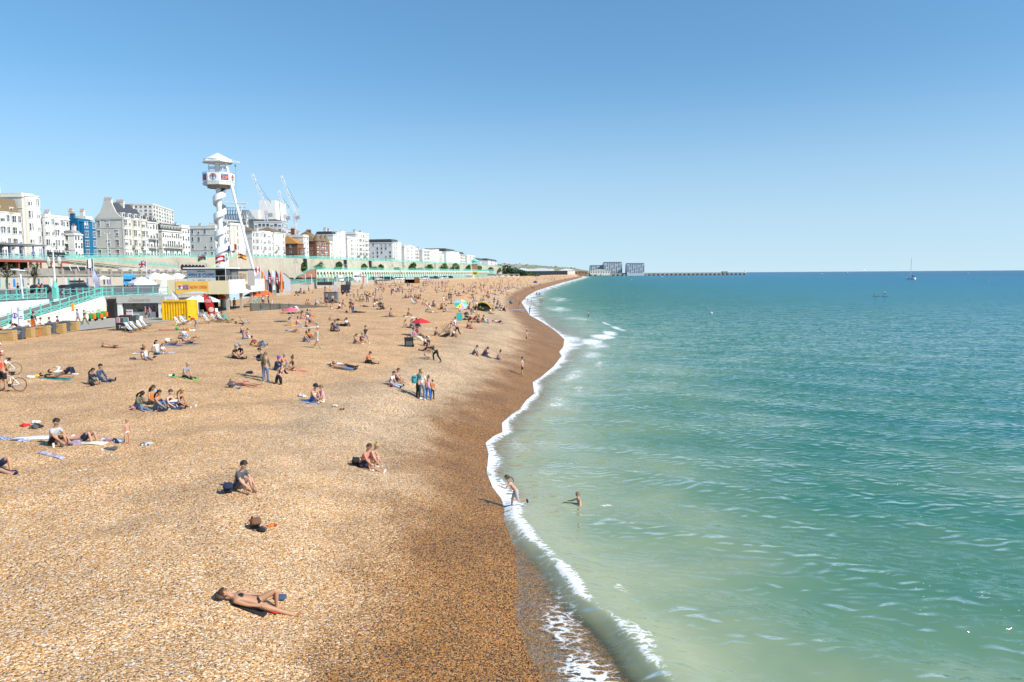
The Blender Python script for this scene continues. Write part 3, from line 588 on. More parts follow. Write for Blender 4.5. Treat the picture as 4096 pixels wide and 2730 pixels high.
def building(label, uc, uf, vt, ns, cols, wall, roof='flat', W=12, side=0, h1=None, roofm='slate', rh=3.5, bays=(), balc=None, chim=(), dorm=0, cat='building', name='terrace_house', style='sash', ww=1.05, wh=None, band=True, group='buildings along the upper road', vb=None, sink=6.0, set_=0.0):
 y0, y1 = front_y(uc), front_y(uf); z0 = float(ZR(y0)); x0, x1 = float(XF(y0))-set_, float(XF(y1))-set_
 zt = at_y(uc, vt, y0).z; L = math.hypot(x1-x0, y1-y0); H = zt-z0; rz = math.atan2(y1-y0, x1-x0)-math.pi/2
 m = S_[wall]; r = thing(name, label, cat, (x0, y0, z0), rz, group); far = y0 > 520
 MB().box(-W, 0, -sink, 0, L, H).build('wall', m, r)
 sh = H/ns; wh = wh or sh*.56
 if band:
  b = MB()
  b.box(-W-.1, -.25, H-.55, .4, L+.02, H-.2); b.box(-W-.05, -.12, sh*1.0-.12, .16, L+.01, sh*1.0+.12)
  if ns > 3: b.box(-W-.05, -.10, sh*(ns-1)-.1, .13, L+.01, sh*(ns-1)+.1)
  b.build('cornice', m, r)
 blocked = []
 if far: ww *= 1.3; wh *= 1.1
 if far and not bays and L > 10: bays = ((.28,2.4,.9),(.74,2.4,.9))
 for (f, rad, st) in bays:
  yc = L*f; blocked.append((yc-rad-.2, yc+rad+.2)); b = MB(); zt_ = H*st
  if zt_ > 2:
   b.lathe([(rad, -3), (rad, zt_), (rad+.18, zt_), (rad+.18, zt_+.3), (.05, zt_+.32)], 12, (0.02, yc, 0), 0, -math.pi/2, math.pi/2)
   b.build('bay', m, r, smooth=False)
   for s in range(int(round(ns*st))):
    for a in (-.85, 0, .85):
     add_win(r, .02+rad*.985*math.cos(a), yc+rad*.985*math.sin(a), s*sh+sh*.24, a, min(ww, rad*.62), wh, style, far, None)
 gap = L/cols
 for s in range(ns):
  for c in range(cols):
   y = gap*(c+.5)
   if any(a-ww*.4 < y < b2+ww*.4 for a, b2 in blocked): continue
   hh = wh*(1.15 if s == 1 else .85 if s == ns-1 else 1)
   add_win(r, 0, y, s*sh+sh*.22, 0, min(ww, gap*.62), hh, style, far)
 for s in range(ns):
  for c in range(side):
   if (s+c) % 4 == 3 and side > 1: continue
   add_win(r, -W*(c+.6)/side, 0, s*sh+sh*.22, -math.pi/2, ww, wh*.9, style, far)
 if balc:
  for s in balc if isinstance(balc, tuple) else (balc,):
   b = MB(); z = s*sh+.05; b.box(.01, .4, z-.14, 1.15, L-.4, z); b.box(1.05,.4,z+.95,1.12,L-.4,z+1.02)
   for k in range(int(L/.5)): b.box(1.06, .45+k*.5, z, 1.11, .5+k*.5, z+.95)
   b.build('balcony', M_iron, r)
 rm = R_[roofm]
 if roof == 'flat':
  b = MB(); b.box(-W, 0, H, -W+.3, L, H+.9); b.box(-.3, .3, H, 0, L, H+.9); b.box(-W+.3, 0, H, 0, .3, H+.9); b.build('parapet', m, r)
  MB().box(-W+.3, .3, H-.02, -.3, L-.01, H+.25).build('roof', R_['lead'], r)
 elif roof == 'mansard':
  MB().yprism([(-W,H),(-.15,H),(-1.5,H+rh),(-W+1.5,H+rh)], .02, L-.02).build('roof', rm, r)
 elif roof == 'gable':
  prof = [(-W,H),(-.2,H),(-W/2,H+rh)]
  MB().yprism(prof, .3, L).build('roof', rm, r)
  MB().yprism([(-W-.05,H),(.0,H),(-W*.2,H+rh*.35),(-W/2+1.4,H+rh+.3),(-W/2-1.4,H+rh+.3),(-W*.8,H+rh*.35)], -.12, .32).build('gable_wall', m, r)
 elif roof == 'hip':
  e = .5; vs = [(-W-e,-e,H),(e,-e,H),(e,L+e,H),(-W-e,L+e,H),(-W/2,min(W/2,L/2)*.8,H+rh),(-W/2,max(L-W/2*.8,L/2),H+rh)]
  MB().add(vs, [(0,1,4),(1,2,5,4),(2,3,5),(3,0,4,5),(0,3,2,1)]).build('roof', rm, r)
 for k in range(dorm):
  y = L*(k+.5)/dorm; zb = H+.35; b = MB()
  b.box(-2.6, y-.75, zb, -.55, y+.75, zb+1.75); b.box(-2.7, y-.9, zb+1.75, -.4, y+.9, zb+1.92)
  d = b.build('dormer', m if roof == 'mansard' else M_white, r); MB().box(-.56, y-.5, zb+.3, -.52, y+.5, zb+1.5).build('pane', M_pane, d)
 if not chim and name == 'terrace_house': chim = tuple((random.uniform(.3,.7), f, random.uniform(1.8,3.2), random.uniform(1.2,2.2)) for f in ((.06,.9) if L > 14 else (.85,)))
 for (fx, fy, ch, cw) in chim:
  x, y = -W*fx, L*fy; top = H+ch; b = MB(); b.box(x-cw/2, y-.45, H-.5, x+cw/2, y+.45, top); b.box(x-cw/2-.1, y-.55, top-.25, x+cw/2+.1, y+.55, top)
  ch_ = b.build('chimney', m, r); b = MB(); n = max(2, int(cw/.5))
  for k in range(n): b.tube((x-cw/2+cw*(k+.5)/n, y, top), (x-cw/2+cw*(k+.5)/n, y, top+.85), .17, .13, 6)
  b.build('chimney_pots', M_pot, ch_)
 return r, L, H, sh, W
B = building
B('white stuccoed house with brown mansard roof and two bays at the far left edge', -70, 88, 843, 4, 8, 'white', 'mansard', 13, 0, rh=5.0, roofm='brown', bays=((.55,1.9,1.0),(.85,1.9,1.0)), dorm=3, balc=1)
B('tall cream bow fronted house with white side wall, highest at the left end', 101, 150, 782, 5, 1, 'pale', 'flat', 12, 0, bays=((.62,2.9,.99),), chim=((.9,.2,4.5,3.5),))
B('white five bay house with rounded corner left of the blue house', 190, 284, 868, 4, 6, 'white', 'flat', 11, 2, bays=((.05,2.2,.98),(.45,2.0,1.0)), balc=1)
r, L, H, sh, W = B('low white annex with sun lounge windows beside the blue house', 262, 296, 935, 3, 3, 'white', 'mansard', 5, 1, rh=1.2, roofm='lead', ww=1.3, set_=-3.5, group=None)
B('bright blue bow fronted house between white stucco buildings', 318, 369, 883, 4, 1, 'blue', 'flat', 12, 2, bays=((.58,3.3,.96),), balc=1, style='hood', band=False)
B('narrow pale house in the gap right of the blue house', 372, 398, 874, 5, 1, 'pale', 'flat', 12, 0, chim=((.2,.4,3,1.6),(.6,.4,3.2,1.6)), set_=2)
B('large beige house with curved gable end and slate roof crowned by chimney pots', 495, 590, 872, 4, 6, 'beige', 'gable', 12, 3, rh=6.6, bays=((.12,2.0,1.0),(.5,2.0,1.0),(.85,1.8,1.0)), balc=1, dorm=4, chim=((.5,.03,7.6,3.4),(.5,.5,7.4,3.4),(.5,.93,6.2,3.0)), name='corner_house', style='hood')
B('cream terrace house continuing right of the beige gabled house', 590.5, 637, 886, 4, 4, 'pale', 'mansard', 12, 0, rh=2.6, balc=(1,2), dorm=2)
B('pale cream terrace with dark mansard and a row of small dormers', 652, 730, 920, 3, 9, 'pale', 'mansard', 12, 0, rh=3.0, balc=1, dorm=7)
B('plain cream end block taller than the dormered terrace beside it', 731, 762, 908, 4, 3, 'pale', 'flat', 11, 0, chim=((.3,.1,1.5,1.2),))
B('broad cream hotel with blank side wall behind the spiral tower', 864, 920, 910, 4, 5, 'cream', 'flat', 14, 4, balc=1, chim=((.7,.2,1.6,1.5),), name='hotel')
B('cream bow fronted house right of the spiral tower', 925, 972, 898, 5, 1, 'pale', 'flat', 12, 0, bays=((.55,4.0,.98),), balc=1)
B('white stuccoed corner house with brown roof right of the leaning strut', 1011, 1047, 926, 4, 4, 'white', 'hip', 15, 2, rh=3.4, roofm='brown', bays=((.5,2.6,1.0),), chim=((.8,.3,4,1.8),))
B('white house with two bows beside the brown roofed corner house', 1048, 1086, 930, 4, 4, 'white', 'flat', 13, 0, bays=((.3,2.4,1.0),(.75,2.4,1.0)), balc=1)
B('white three storey house with brown hipped roof and glazed verandah', 1098, 1142, 928, 4, 4, 'white', 'hip', 14, 1, rh=3.0, roofm='brown', balc=1, bays=((.35,3.0,.5),))
B('dark brown brick house with orange tiled hip roof', 1191, 1215, 975, 3, 2, 'brick', 'hip', 16, 2, rh=5.0, roofm='orange', bays=((.5,2.4,.7),), chim=((.9,.6,6.0,1.4),), name='brick_house')
B('narrow white house squeezed between the two brick buildings', 1216, 1236, 945, 5, 2, 'white', 'flat', 12, 1)
r, L, H, sh, W = B('rust brown gabled mansion with tall chimney stack and corner turrets', 1262, 1309, 966, 4, 6, 'red', 'hip', 19, 4, rh=7.0, roofm='brown', bays=((.15,2.4,1.0),(.55,2.4,1.0),(.9,2.4,.9)), chim=((.95,.3,8.5,2.4),(.45,.5,7.5,3.2)), name='mansion', group=None)
for f in (.15, .55, .9): MB().lathe([(2.9,H*(1 if f < .8 else .9)+.3),(.05,H+5.2)], 10, (0.02, L*f, 0)).build('turret_roof', R_['brown'], r)
b = MB(); b.box(-.02+.03, .3, sh*1.02, 1.6, L-.3, sh*1.1)
for k in range(9): b.box(1.4, .3+k*(L-.7)/8, -.5, 1.55, .45+k*(L-.7)/8, sh*1.02)
b.build('verandah', M_white, r)
B('small cream house right of the rust brown mansion', 1310, 1331, 970, 4, 2, 'cream', 'flat', 12, 0)
B('white bow fronted tower house topping its terrace', 1334, 1373, 938, 5, 1, 'white', 'mansard', 13, 1, rh=2.0, bays=((.55,4.6,1.12),), chim=((.5,.1,4,2),(.7,.8,4,2)))
B('white terrace with grey flank right of the bow fronted tower house', 1391, 1424, 952, 5, 4, 'white', 'flat', 14, 1, bays=((.4,3.5,1.0),), chim=((.6,.2,2.5,2.4),))
B('tallest white terrace with black balcony above the coach', 1425, 1477, 934, 6, 6, 'white', 'flat', 14, 0, balc=1, chim=((.3,.3,2.4,2),(.3,.75,2.4,2)))
B('pale grey block set back beside the long sided white hotel', 1480, 1497, 972, 5, 2, 'grey', 'mansard', 14, 0, rh=2.4, set_=6)
B('white corner hotel with long window filled flank and dark roof', 1571, 1596, 970, 5, 3, 'white', 'mansard', 36, 10, rh=2.6, bays=((.4,5.0,1.0),), balc=1, name='hotel', band=True)
B('white terrace with stacked bays past the long flanked hotel', 1618, 1648, 985, 5, 4, 'white', 'flat', 18, 3, bays=((.3,4.0,1.05),(.8,4.0,1.0)), chim=((.4,.5,3,3),))
B('plain cream terrace in the distance left of the grey flanked one', 1649, 1671, 996, 4, 4, 'pale', 'flat', 16, 0)
B('distant white house with grey flank and three rows of windows', 1690, 1716, 1001, 4, 4, 'white', 'flat', 26, 4)
B('distant white bow fronted house in the middle of the far terrace', 1719, 1748, 1003, 4, 2, 'white', 'flat', 18, 0, bays=((.4,6.0,1.08),))
B('distant cream house between two bow fronted ones', 1749, 1768, 1009, 4, 3, 'cream', 'flat', 16, 0, bays=((.5,4.0,.8),))
B('distant white terrace with a pair of bows and grey roof', 1786, 1823, 1006, 5, 4, 'white', 'mansard', 24, 2, rh=3, bays=((.25,6,1.0),(.75,6,1.0)))
B('distant cream house with brick chimneys in the far terrace', 1836, 1857, 1016, 4, 3, 'cream', 'mansard', 24, 1, rh=2.5, chim=((.4,.4,4,4),))
B('far white terrace before the last low terraces', 1868, 1899, 1023, 4, 5, 'white', 'flat', 30, 2)
B('far grey white terrace, second from the end of the row', 1903, 1934, 1041, 3, 5, 'grey', 'mansard', 30, 1, rh=3.0)
B('last white terrace at the far end of the row above the green mound', 1952, 1988, 1043, 3, 6, 'white', 'mansard', 44, 4, rh=3.0)
# behind the front row
def block(name, label, cat, u0, uc, u1, vt, D, dep, mat, ns, c1, c2, vb=1030, group=None, wfrac=.55):
 """free standing block: flank from u0 to the corner uc, long face from uc to u1"""
 a, c, e = at_y(u0, vt, D), at_y(uc, vt, D), at_y(u1, vt, D+dep); H = c.z-at_y(uc, vb, D).z; zb = c.z-H
 r = thing(name, label, cat, (c.x, c.y, zb), 0, group); p0 = (a.x-c.x, 0); p1 = (0, 0); p2 = (e.x-c.x, dep); p3 = (p2[0]+p0[0], dep)
 MB().prism([p0,p1,p2,p3], -8, H).build('wall', mat, r)
 def face(q0, q1, n, s0):
  d = Vector((q1[0]-q0[0], q1[1]-q0[1], 0)); nrm = math.atan2(-d.x, d.y); L = d.length; sh = H/ns; g = L/n
  for s in range(s0, ns):
   for k in range(n):
    f = (k+.5)/n; add_win(r, q0[0]+d.x*f, q0[1]+d.y*f, s*sh+sh*.25, nrm, g*wfrac, sh*.5, 'sash')
 face(p0, p1, c1, ns//2-2 if ns > 6 else 0); face(p1, p2, c2, ns//2-2 if ns > 6 else 0)
 b = MB(); b.prism([(p0[0]*1.01,-.2),(.3,-.2),(p2[0]+.3,dep+.2),(p3[0],dep+.2)], H, H+1.0); b.build('parapet', mat, r)
 return r, H
block('tower_block', 'pale concrete tower block rising behind the beige gabled house', 'tower block', 535, 610, 692, 820, 520, 55, S_['pale'], 14, 4, 8)
M_scaf = pm('scaffold_tubes', (.12,.16,.20), .5, .3, 1)
r, H = block('hospital_block', 'white block wrapped in dark scaffolding behind the front row', 'building', 905, 985, 1036, 880, 640, 60, S_['white'], 6, 9, 6, 1010)
b = MB(); w0 = (at_y(905, 880, 640).x-at_y(985, 880, 640).x)
for k in range(9):
 x = w0*(1-k/8); b.tube((x,-1,H-8),(x,-1,H+11-3*(k/8)),.28,n=4); b.tube((x,-8,H-8),(x,-8,H+7),.28,n=4)
 if k < 8:
  for z in (H-4, H, H+4, H+7.5, H+10): b.bar((x,-1,z),(w0*(1-(k+1)/8),-1,z),.35);
  b.bar((x,-1,H),(w0*(1-(k+1)/8),-1,H+8),.3); b.bar((x,-8,H+4),(x,-1,H+4),.3); b.bar((x,-8,H+7),(w0*(1-(k+1)/8),-8,H+7),.35)
b.build('scaffold', M_scaf, r)
MB().box(8,10,H+1.02,22,40,H+17).build('stair_core', S_['white'], r); MB().box(-8,8,H+1.02,7.9,38,H+9).build('plant_room', S_['white'], r)
block('concrete_frame_block', 'unfinished grey concrete block with square openings left of the cranes', 'building', 1015, 1126, 1151, 890, 600, 40, S_['conc'], 5, 7, 3, 1000, wfrac=.7)
block('concrete_frame_block', 'smaller unfinished concrete block under the right hand cranes', 'building', 1150, 1182, 1200, 918, 640, 34, S_['conc'], 4, 2, 3, 1000, wfrac=.7)
# tower cranes
def lattice(b, p, q, w, seg, t):
 p, q = Vector(p), Vector(q); d = q-p; L = d.length; R = d.to_track_quat('X','Z').to_matrix(); n = max(2, int(L/seg))
 cs = [R@Vector((0,sy*w/2,sz*w/2)) for sy, sz in ((-1,-1),(1,-1),(1,1),(-1,1))]
 for c in cs: b.bar(p+c, q+c, t)
 for k in range(n):
  a, e = p+d*(k/n), p+d*((k+1)/n)
  for j in range(4): b.bar(a+cs[j], e+cs[(j+1)%4], t*.7)
M_crane = pm('pale_crane_paint', (.74,.74,.75), .5, .06, 1)
def crane(label, D, ub, vb, vt, jib, ap, cw):
 P = lambda u, v: at_y(u, v, D); o = P(ub, vb); r = thing('tower_crane', label, 'crane', o, 0, 'tower cranes over the building site')
 q = lambda u, v: P(u, v)-o
 b = MB(); lattice(b, (0,0,-10), q(ub, vt), 2.2, 3.6, .30); b.build('mast', M_crane, r)
 b = MB(); lattice(b, q(ub+2, vt-8), q(*jib), 1.7, 3.6, .26); b.build('jib', M_crane, r)
 b = MB(); b.bar(q(ub+4, vt-4), q(*ap), .45); b.bar(q(cw[0]-3, cw[1]), q(*ap), .45); b.bar(q(ub+2, vt), q(cw[0], cw[1]+2), .7); b.build('counter_frame', M_crane, r)
 MB().cbox(q(*cw)+Vector((0,0,-1)), (3.4, 2.6, 3)).build('counterweight', pm('crane_ballast', (.35,.35,.36), .8), r)
 b = MB(); b.bar(q(*ap), q(lerp(ub, jib[0], .55), lerp(vt, jib[1], .55)), .16); b.bar(q(*ap), q(lerp(ub, jib[0], .93), lerp(vt, jib[1], .93)), .16); b.build('tie_rope', M_iron, r)
 MB().cbox(q(ub+1, vt+4), (3.2,3,3)).build('cab', S_['grey'], r)
crane('tallest jib crane, leftmost of three, beside the scaffolded white block', 640, 1066, 905, 848, (1008, 696), (1082, 808), (1082, 856))
crane('middle crane with the shortest jib of the three', 660, 1142, 905, 862, (1113, 762), (1155, 827), (1152, 868))
crane('rightmost crane with long jib, standing above the brick house roofs', 680, 1179, 918, 858, (1125, 704), (1193, 828), (1190, 866))
# ================================================================ writing
def text_mesh(s, size, mat, ext=.01, shear=0.0, bold=0.0, name='lettering'):
 cv = bpy.data.curves.new('t', 'FONT'); cv.body = s; cv.size = size; cv.extrude = ext; cv.align_x = 'CENTER'; cv.align_y = 'CENTER'; cv.shear = shear; cv.offset = bold; cv.resolution_u = 3
 ob = bpy.data.objects.new('t', cv); me = bpy.data.meshes.new_from_object(ob); me.name = name
 bpy.data.objects.remove(ob); bpy.data.curves.remove(cv); me.materials.clear(); me.materials.append(mat); return me
def write(s, parent, loc, size, mat, face='-Y', wide=None, shear=0.0, bold=0.0, rz=None):
 me = text_mesh(s, size, mat, .01, shear, bold); o = put('lettering', me, parent, loc)
 o.rotation_euler = (math.pi/2, 0, {'-Y': 0, '+X': math.pi/2}[face] if rz is None else rz)
 if wide:
  xs = [v.co.x for v in me.vertices]; cur = max(xs)-min(xs); o.scale = (wide/cur, 1, 1)
 return o
def ink(n, c): return pm('ink_'+n, c, .6, .03, 1)
I_navy, I_red, I_orange, I_black, I_gold, I_white, I_yel, I_blue = ink('navy',(.03,.09,.30)), ink('red',(.55,.03,.03)), ink('orange',(.80,.20,.04)), ink('black',(.02,.02,.02)), ink('gold',(.45,.36,.24)), ink('white',(.85,.85,.85)), ink('yellow',(.85,.55,.06)), ink('blue',(.03,.25,.65))
# ================================================================ aquarium wall with balustrade
M_sand = pm('sandstone_paint', (.60,.53,.42), .8, .08, .5, dirt=(.50,.43,.33), dscale=.2)
M_stone = pm('grey_balustrade_stone', (.38,.34,.28), .9, .18, .8, .1, dirt=(.26,.23,.19), dscale=.5)
AX = -118.0
r = thing('promenade_wall', 'long sandstone coloured promenade wall with blue poster windows under a stone balustrade', 'wall', (AX, 160, 6.3))
MB().box(-1.2,0,-.5,0,118,2.9).build('wall', M_sand, r)
MB().box(-1.4,-.1,2.9,.3,118.1,3.25).build('cornice', M_stone, r)
b = MB(); b.box(-.5,0,3.25,-.05,118,3.45); b.box(-.5,0,4.15,-.05,118,4.35)
for k in range(236): b.box(-.36,k*.5,3.45,-.18,k*.5+.2,4.15)
b.build('balusters', M_stone, r)
b0 = MB().box(-.65,-.5,2.9,.14,.5,4.5).mesh('pier', M_stone); b1 = MB().box(-.2,-.35,-.5,.12,.35,2.9).mesh('pilaster', M_sand)
for k in range(20): put('pier', b0, r, (.02, 2+k*6, .36)); put('pilaster', b1, r, (.02, 2+k*6, 0))
MB().prism([(-1.0,24),(.18,24),(.18,36),(-1.0,36)], 3.25, 4.9).build('central_block', M_stone, r)
def posteru(u, w_, h_, mi, arch=True, z=.4):
 y = AX*3000/(u-2048)-160; b = MB()
 pts = [(y-w_/2, z), (y+w_/2, z), (y+w_/2, z+h_*.75)] + ([(y+w_/2*math.cos(a), z+h_*.75+h_*.25*math.sin(a)) for a in (.6, 1.1, 1.57, 2.04, 2.5)] if arch else [(y+w_/2, z+h_), (y-w_/2, z+h_)]) + [(y-w_/2, z+h_*.75)]
 b.xprism(pts, .002, .05); b.build('poster', mi, r)
P_blue = [pm('poster_blue', (.03,.25,.62), .5, .6, 2.5), pm('poster_cyan', (.05,.45,.70), .5, .5, 2.5), pm('poster_green', (.05,.42,.30), .5, .5, 2), ink('paleposter', (.62,.70,.66)), ink('pinkposter', (.75,.42,.42)), ink('violetposter', (.12,.12,.30)), M_dark]
for u, k in ((12,1),(34,2),(65,0),(83,1),(99,0)): posteru(u, .8, 2.0, P_blue[k])
for u, k in ((131,3),(148,0),(163,5),(188,4),(213,3),(232,6),(260,5),(271,3),(283,2),(305,1),(316,4),(326,6),(347,4),(357,0),(368,4),(407,4),(424,6),(438,5),(447,5)): posteru(u, .62, 1.9, P_blue[k], False)
# terrace floor behind the balustrade
strip('pavement', -160, AX-.6, 9.2, [160, 278], M_pave)
# derelict red frame building
M_redst = pm('rusty_red_steel', (.36,.085,.04), .7, .25, 2, dirt=(.20,.06,.04), dscale=1)
M_bluest = pm('blue_grey_steel', (.22,.28,.42), .6, .15, 1)
r = thing('derelict_pavilion', 'derelict two storey pavilion of red and blue steel columns above the balustrade', 'building', (-128, 181, 9.2))
b = MB(); b.box(-12,-10,8.1,.5,26,8.4); b.box(-12.2,-10.2,8.4,.7,26.2,8.55); b.build('roof_slab', pm('grey_roof_edge', (.40,.40,.40), .8), r)
MB().box(-12,-10,4.3,.4,37,4.6).build('deck_slab', pm('grey_roof_edge', (.40,.40,.40), .8), r)
MB().box(.05,-10,3.7,.42,37,4.29).build('fascia_beam', M_redst, r)
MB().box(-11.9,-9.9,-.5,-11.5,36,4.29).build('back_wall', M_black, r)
MB().box(-11.9,-9.9,4.61,-11.5,26,8.09).build('hoarding', pm('grey_hoarding', (.40,.36,.31), .85, .2, 1), r)
for k in range(10):
 y = -8+k*4.6
 MB().box(-.2,y-.15,-.6,.1,y+.15,3.69).build('red_column', M_redst, r); MB().box(-7,y-.15,-.6,-6.7,y+.15,4.29).build('red_column', M_redst, r)
 if y < 26: MB().box(-.35,y+1.8,4.61,-.05,y+2.1,8.09).build('blue_column', M_bluest, r); MB().box(-6,y+.5,4.61,-5.7,y+.8,8.09).build('blue_column', M_bluest, r)
rail('railing', 'grey turquoise railing along the deck of the derelict red pavilion', [Vector((-127.8, 171, 13.83)), Vector((-127.8, 218, 13.83))], pm('faded_turquoise', (.42,.58,.58), .6, .1, 1), 1.2, 2.0, True, .12, (1,.5,.1), thick=.09)
r = thing('site_hoarding', 'row of black hoarding panels with white props left of the slanting handrail', 'hoarding', (-140, 228, 9.2))
MB().box(-.2,0,.6,.0,24,3.0).build('panel', M_dark, r); MB().box(-.2,0,4.4,.0,9,7.4).build('panel', M_dark, r)
for k in range(6): MB().bar((1.8,1+k*4.4,0),(.05,1.6+k*4.4,3.4),.18).build('prop', M_white, r)
# graffiti wall with scalloped niches
mg = bpy.data.materials.new('graffiti'); t, n, l, bs = nodes_of(mg)
tc = N(t,'ShaderNodeTexCoord'); v_ = N(t,'ShaderNodeTexVoronoi', Scale=.9); nz = N(t,'ShaderNodeTexNoise', Scale=.6, Detail=4.0)
l.new(tc.outputs['Object'], nz.inputs['Vector']); l.new(nz.outputs['Color'], v_.inputs['Vector']); v_.inputs['Scale'].default_value = 14
mm = N(t,'ShaderNodeMix', data_type='RGBA'); mm.inputs[0].default_value = .55; l.new(v_.outputs['Color'], mm.inputs[6]); mm.inputs[7].default_value = (.62,.55,.38,1); l.new(mm.outputs[2], bs.inputs['Base Color']); bs.inputs['Roughness'].default_value = .8
r = thing('graffiti_wall', 'wall of colourful graffiti with dark scalloped niches behind the white parasols', 'wall', (-128, 246, 6.2))
MB().box(-.6,0,0,0,84,5.7).build('wall', mg, r)
for k in range(7): MB().xprism([(47.5+k*3.3+1.5*math.cos(a), 6.0+1.5*math.sin(a)*.9) for a in np.linspace(math.pi, 0, 9)]+[(50.5+k*3.3,5.0),(46.0+k*3.3,5.0)], -.2, .06).build('niche', M_black, r)
MB().box(-.6,45,5.71,-.25,72,8.2).build('parapet', M_conw, r)
for k, c in enumerate(((.55,.62,.25),(.65,.66,.40),(.58,.60,.30))): MB().box(.01,74+k*3.3,4.2,.12,76.6+k*3.3,7.6).build('mural_panel', ink('mural%d' % k, c), r)
# ================================================================ upper promenade railings, ramp, stalls
rail('railing', 'turquoise lattice railing along the upper promenade at the left edge above the ramp', [Vector((-57.3, 76, 6.36)), Vector((-57.3, 92.5, 6.36))], M_turq, 1.25, 1.9, True, .11, (1,.52,.12), thick=.07)
rail('railing', 'short run of turquoise posts and rails in front of the dark parked cars', [Vector((-57.2, 96, 6.36)), Vector((-56.4, 106, 6.36))], M_turq, 1.1, 1.3, False, .1, (.92,.5), thick=.05)
def lampbase(x, y):
 r = thing('lamp_standard', 'ornate turquoise and white lamp standard with two hanging lanterns and scrollwork', 'street lamp', (x, y, 6.35))
 MB().box(-.28,-.28,0,.28,.28,1.35).lathe([(.32,1.35),(.2,1.8),(.12,2.2)], 10).build('pedestal', M_turq, r)
 MB().tube((0,0,2.2),(0,0,5.4),.12,.09,10).tube((0,0,5.4),(0,0,7.2),.07,.03,8).build('post', M_white, r)
 b = MB()
 for s in (-1, 1):
  b.path([(0,0,5.2),(s*.3,0,5.5),(s*.62,0,5.5),(s*.66,0,5.15)], .04); b.path([(0,0,4.7),(s*.35,0,4.9),(s*.66,0,5.5)], .03)
  b.path([(0,0,6.2),(s*.2,0,6.5),(s*.08,0,6.8)], .03)
 b.build('bracket', M_iron, r)
 for s in (-1, 1):
  o = MB().lathe([(.06,5.15),(.22,4.95),(.26,4.6),(.14,4.15),(.02,4.05)], 8, (s*.66,0,0)).build('lantern', pm('lantern_glass', (.55,.56,.45), .3, .1, 2), r)
lampbase(-56.2, 92.6)
r = thing('street_lamp', 'white lamp with winged top beside the nearer palm', 'street lamp', (-61.5, 94.5, 6.35))
MB().tube((0,0,0),(-.1,0,3.0),.12,.09,10).build('post', M_white, r); MB().bar((-.1,0,2.9),(-.5,0,3.5),.07).bar((-.1,0,2.9),(.25,0,3.5),.07).build('fork', M_white, r)
MB().add([(-1.2,-.25,3.62),(.4,-.2,3.42),(.4,.2,3.42),(-1.2,.25,3.62),(-1.2,-.2,3.7),(.4,-.16,3.55),(.4,.16,3.55),(-1.2,.2,3.7)], [(0,3,2,1),(4,5,6,7),(0,1,5,4),(1,2,6,5),(2,3,7,6),(3,0,4,7)]).build('hood', M_white, r)
# ramp
r = thing('ramp', 'grey ramp rising between white walls from the beach to the upper promenade', 'ramp', (-57, 76, 0))
MB().add([(0,-2,3.3),(4,-2,3.3),(4,21,6.36),(0,21,6.36)], [(0,1,2,3)]).build('slope', M_asph, r)
w1 = MB().xprism([(-4,2.8),(21,2.8),(21,6.42),(-4,3.1)], 4.0, 4.35); w1.xprism([(2,3.66),(2.3,3.66),(2.3,4.1),(2,4.05)], 4.351, 4.42)
w1.build('outer_wall', M_white, r)
b = MB()
for k in range(5):
 y = 3+k*4; h = 3.75+y*.13
 b.xprism([(y,3.8),(y+3.2,3.8),(y+3.2,h+.15),(y,h-.25)], 4.36, 4.39)
 b.bar((4.40,y-.1,h-.2),(4.40,y+3.3,h+.25),.05)
b.bar((4.40,-2,3.2),(4.40,21,6.25),.06); b.build('panel_mouldings', S_['pale'], r)
MB().box(-.35,-4,2.8,-.02,21,6.30).build('inner_wall', M_white, r)
rail('railing', 'turquoise lattice railing climbing along the outside of the ramp', [Vector((-52.85, 75, 3.55)), Vector((-52.85, 97, 6.42))], M_turq, 1.15, 1.85, True, .11, (1,.52,.12), thick=.07)
rail('railing', 'turquoise railing on top of the ice cream parlour', [Vector((-52.85, 97.1, 6.42)), Vector((-50.2, 97.1, 6.42)), Vector((-44.4, 97.1, 6.42))], M_turq, 1.15, 1.75, True, .1, (1,.5,.1), thick=.05)
# ice cream parlour under the terrace
r = thing('ice_cream_parlour', 'ice cream parlour with open dark front and grey sign board under the terrace', 'shop', (-53, 97, 3.66))
MB().box(0,0,2.5,9,12,2.74).build('roof', M_conc, r)
b = MB(); b.box(0,0,-.2,.5,12,2.5); b.box(2.0,0,-.2,2.6,.4,1.9); b.box(7.3,0,-.2,9,.4,1.9); b.box(.5,8,-.2,9,8.3,2.5); b.build('wall', M_white, r)
MB().box(2.62,.25,-.1,7.28,.3,1.9).build('shop_front', pm('dark_shop_glass', (.02,.025,.03), .08, .3, 1, spec=.7), r)
MB().box(3.6,.12,-.1,6.8,.23,.75).build('counter', pm('counter_steel', (.25,.27,.28), .3), r)
s_ = MB().box(2.0,-.12,1.91,8.2,-.003,2.73).build('sign', pm('grey_sign_board', (.52,.50,.46), .6, .05, .5), r)
write('Gelateria', s_, (4.9, -.14, 2.33), .62, I_gold, wide=2.7, shear=.3)
s2 = MB().box(8.2,-.10,1.75,9.6,-.004,2.73).build('sign', M_white, r); write('Gelato', s2, (8.95, -.12, 2.3), .36, I_gold, wide=1.0, shear=.3)
b = MB(); b.yprism([(7.75,.75),(8.0,0.1),(8.25,.75)], -.06, -.02, 0); b.yprism([(8+.3*math.cos(a), 1.05+.38*math.sin(a)) for a in np.linspace(0, 6.1, 12)], -.07, -.03, 1); b.build('cone_poster', [ink('cone', (.62,.38,.15)), ink('choc', (.10,.05,.03))], r)
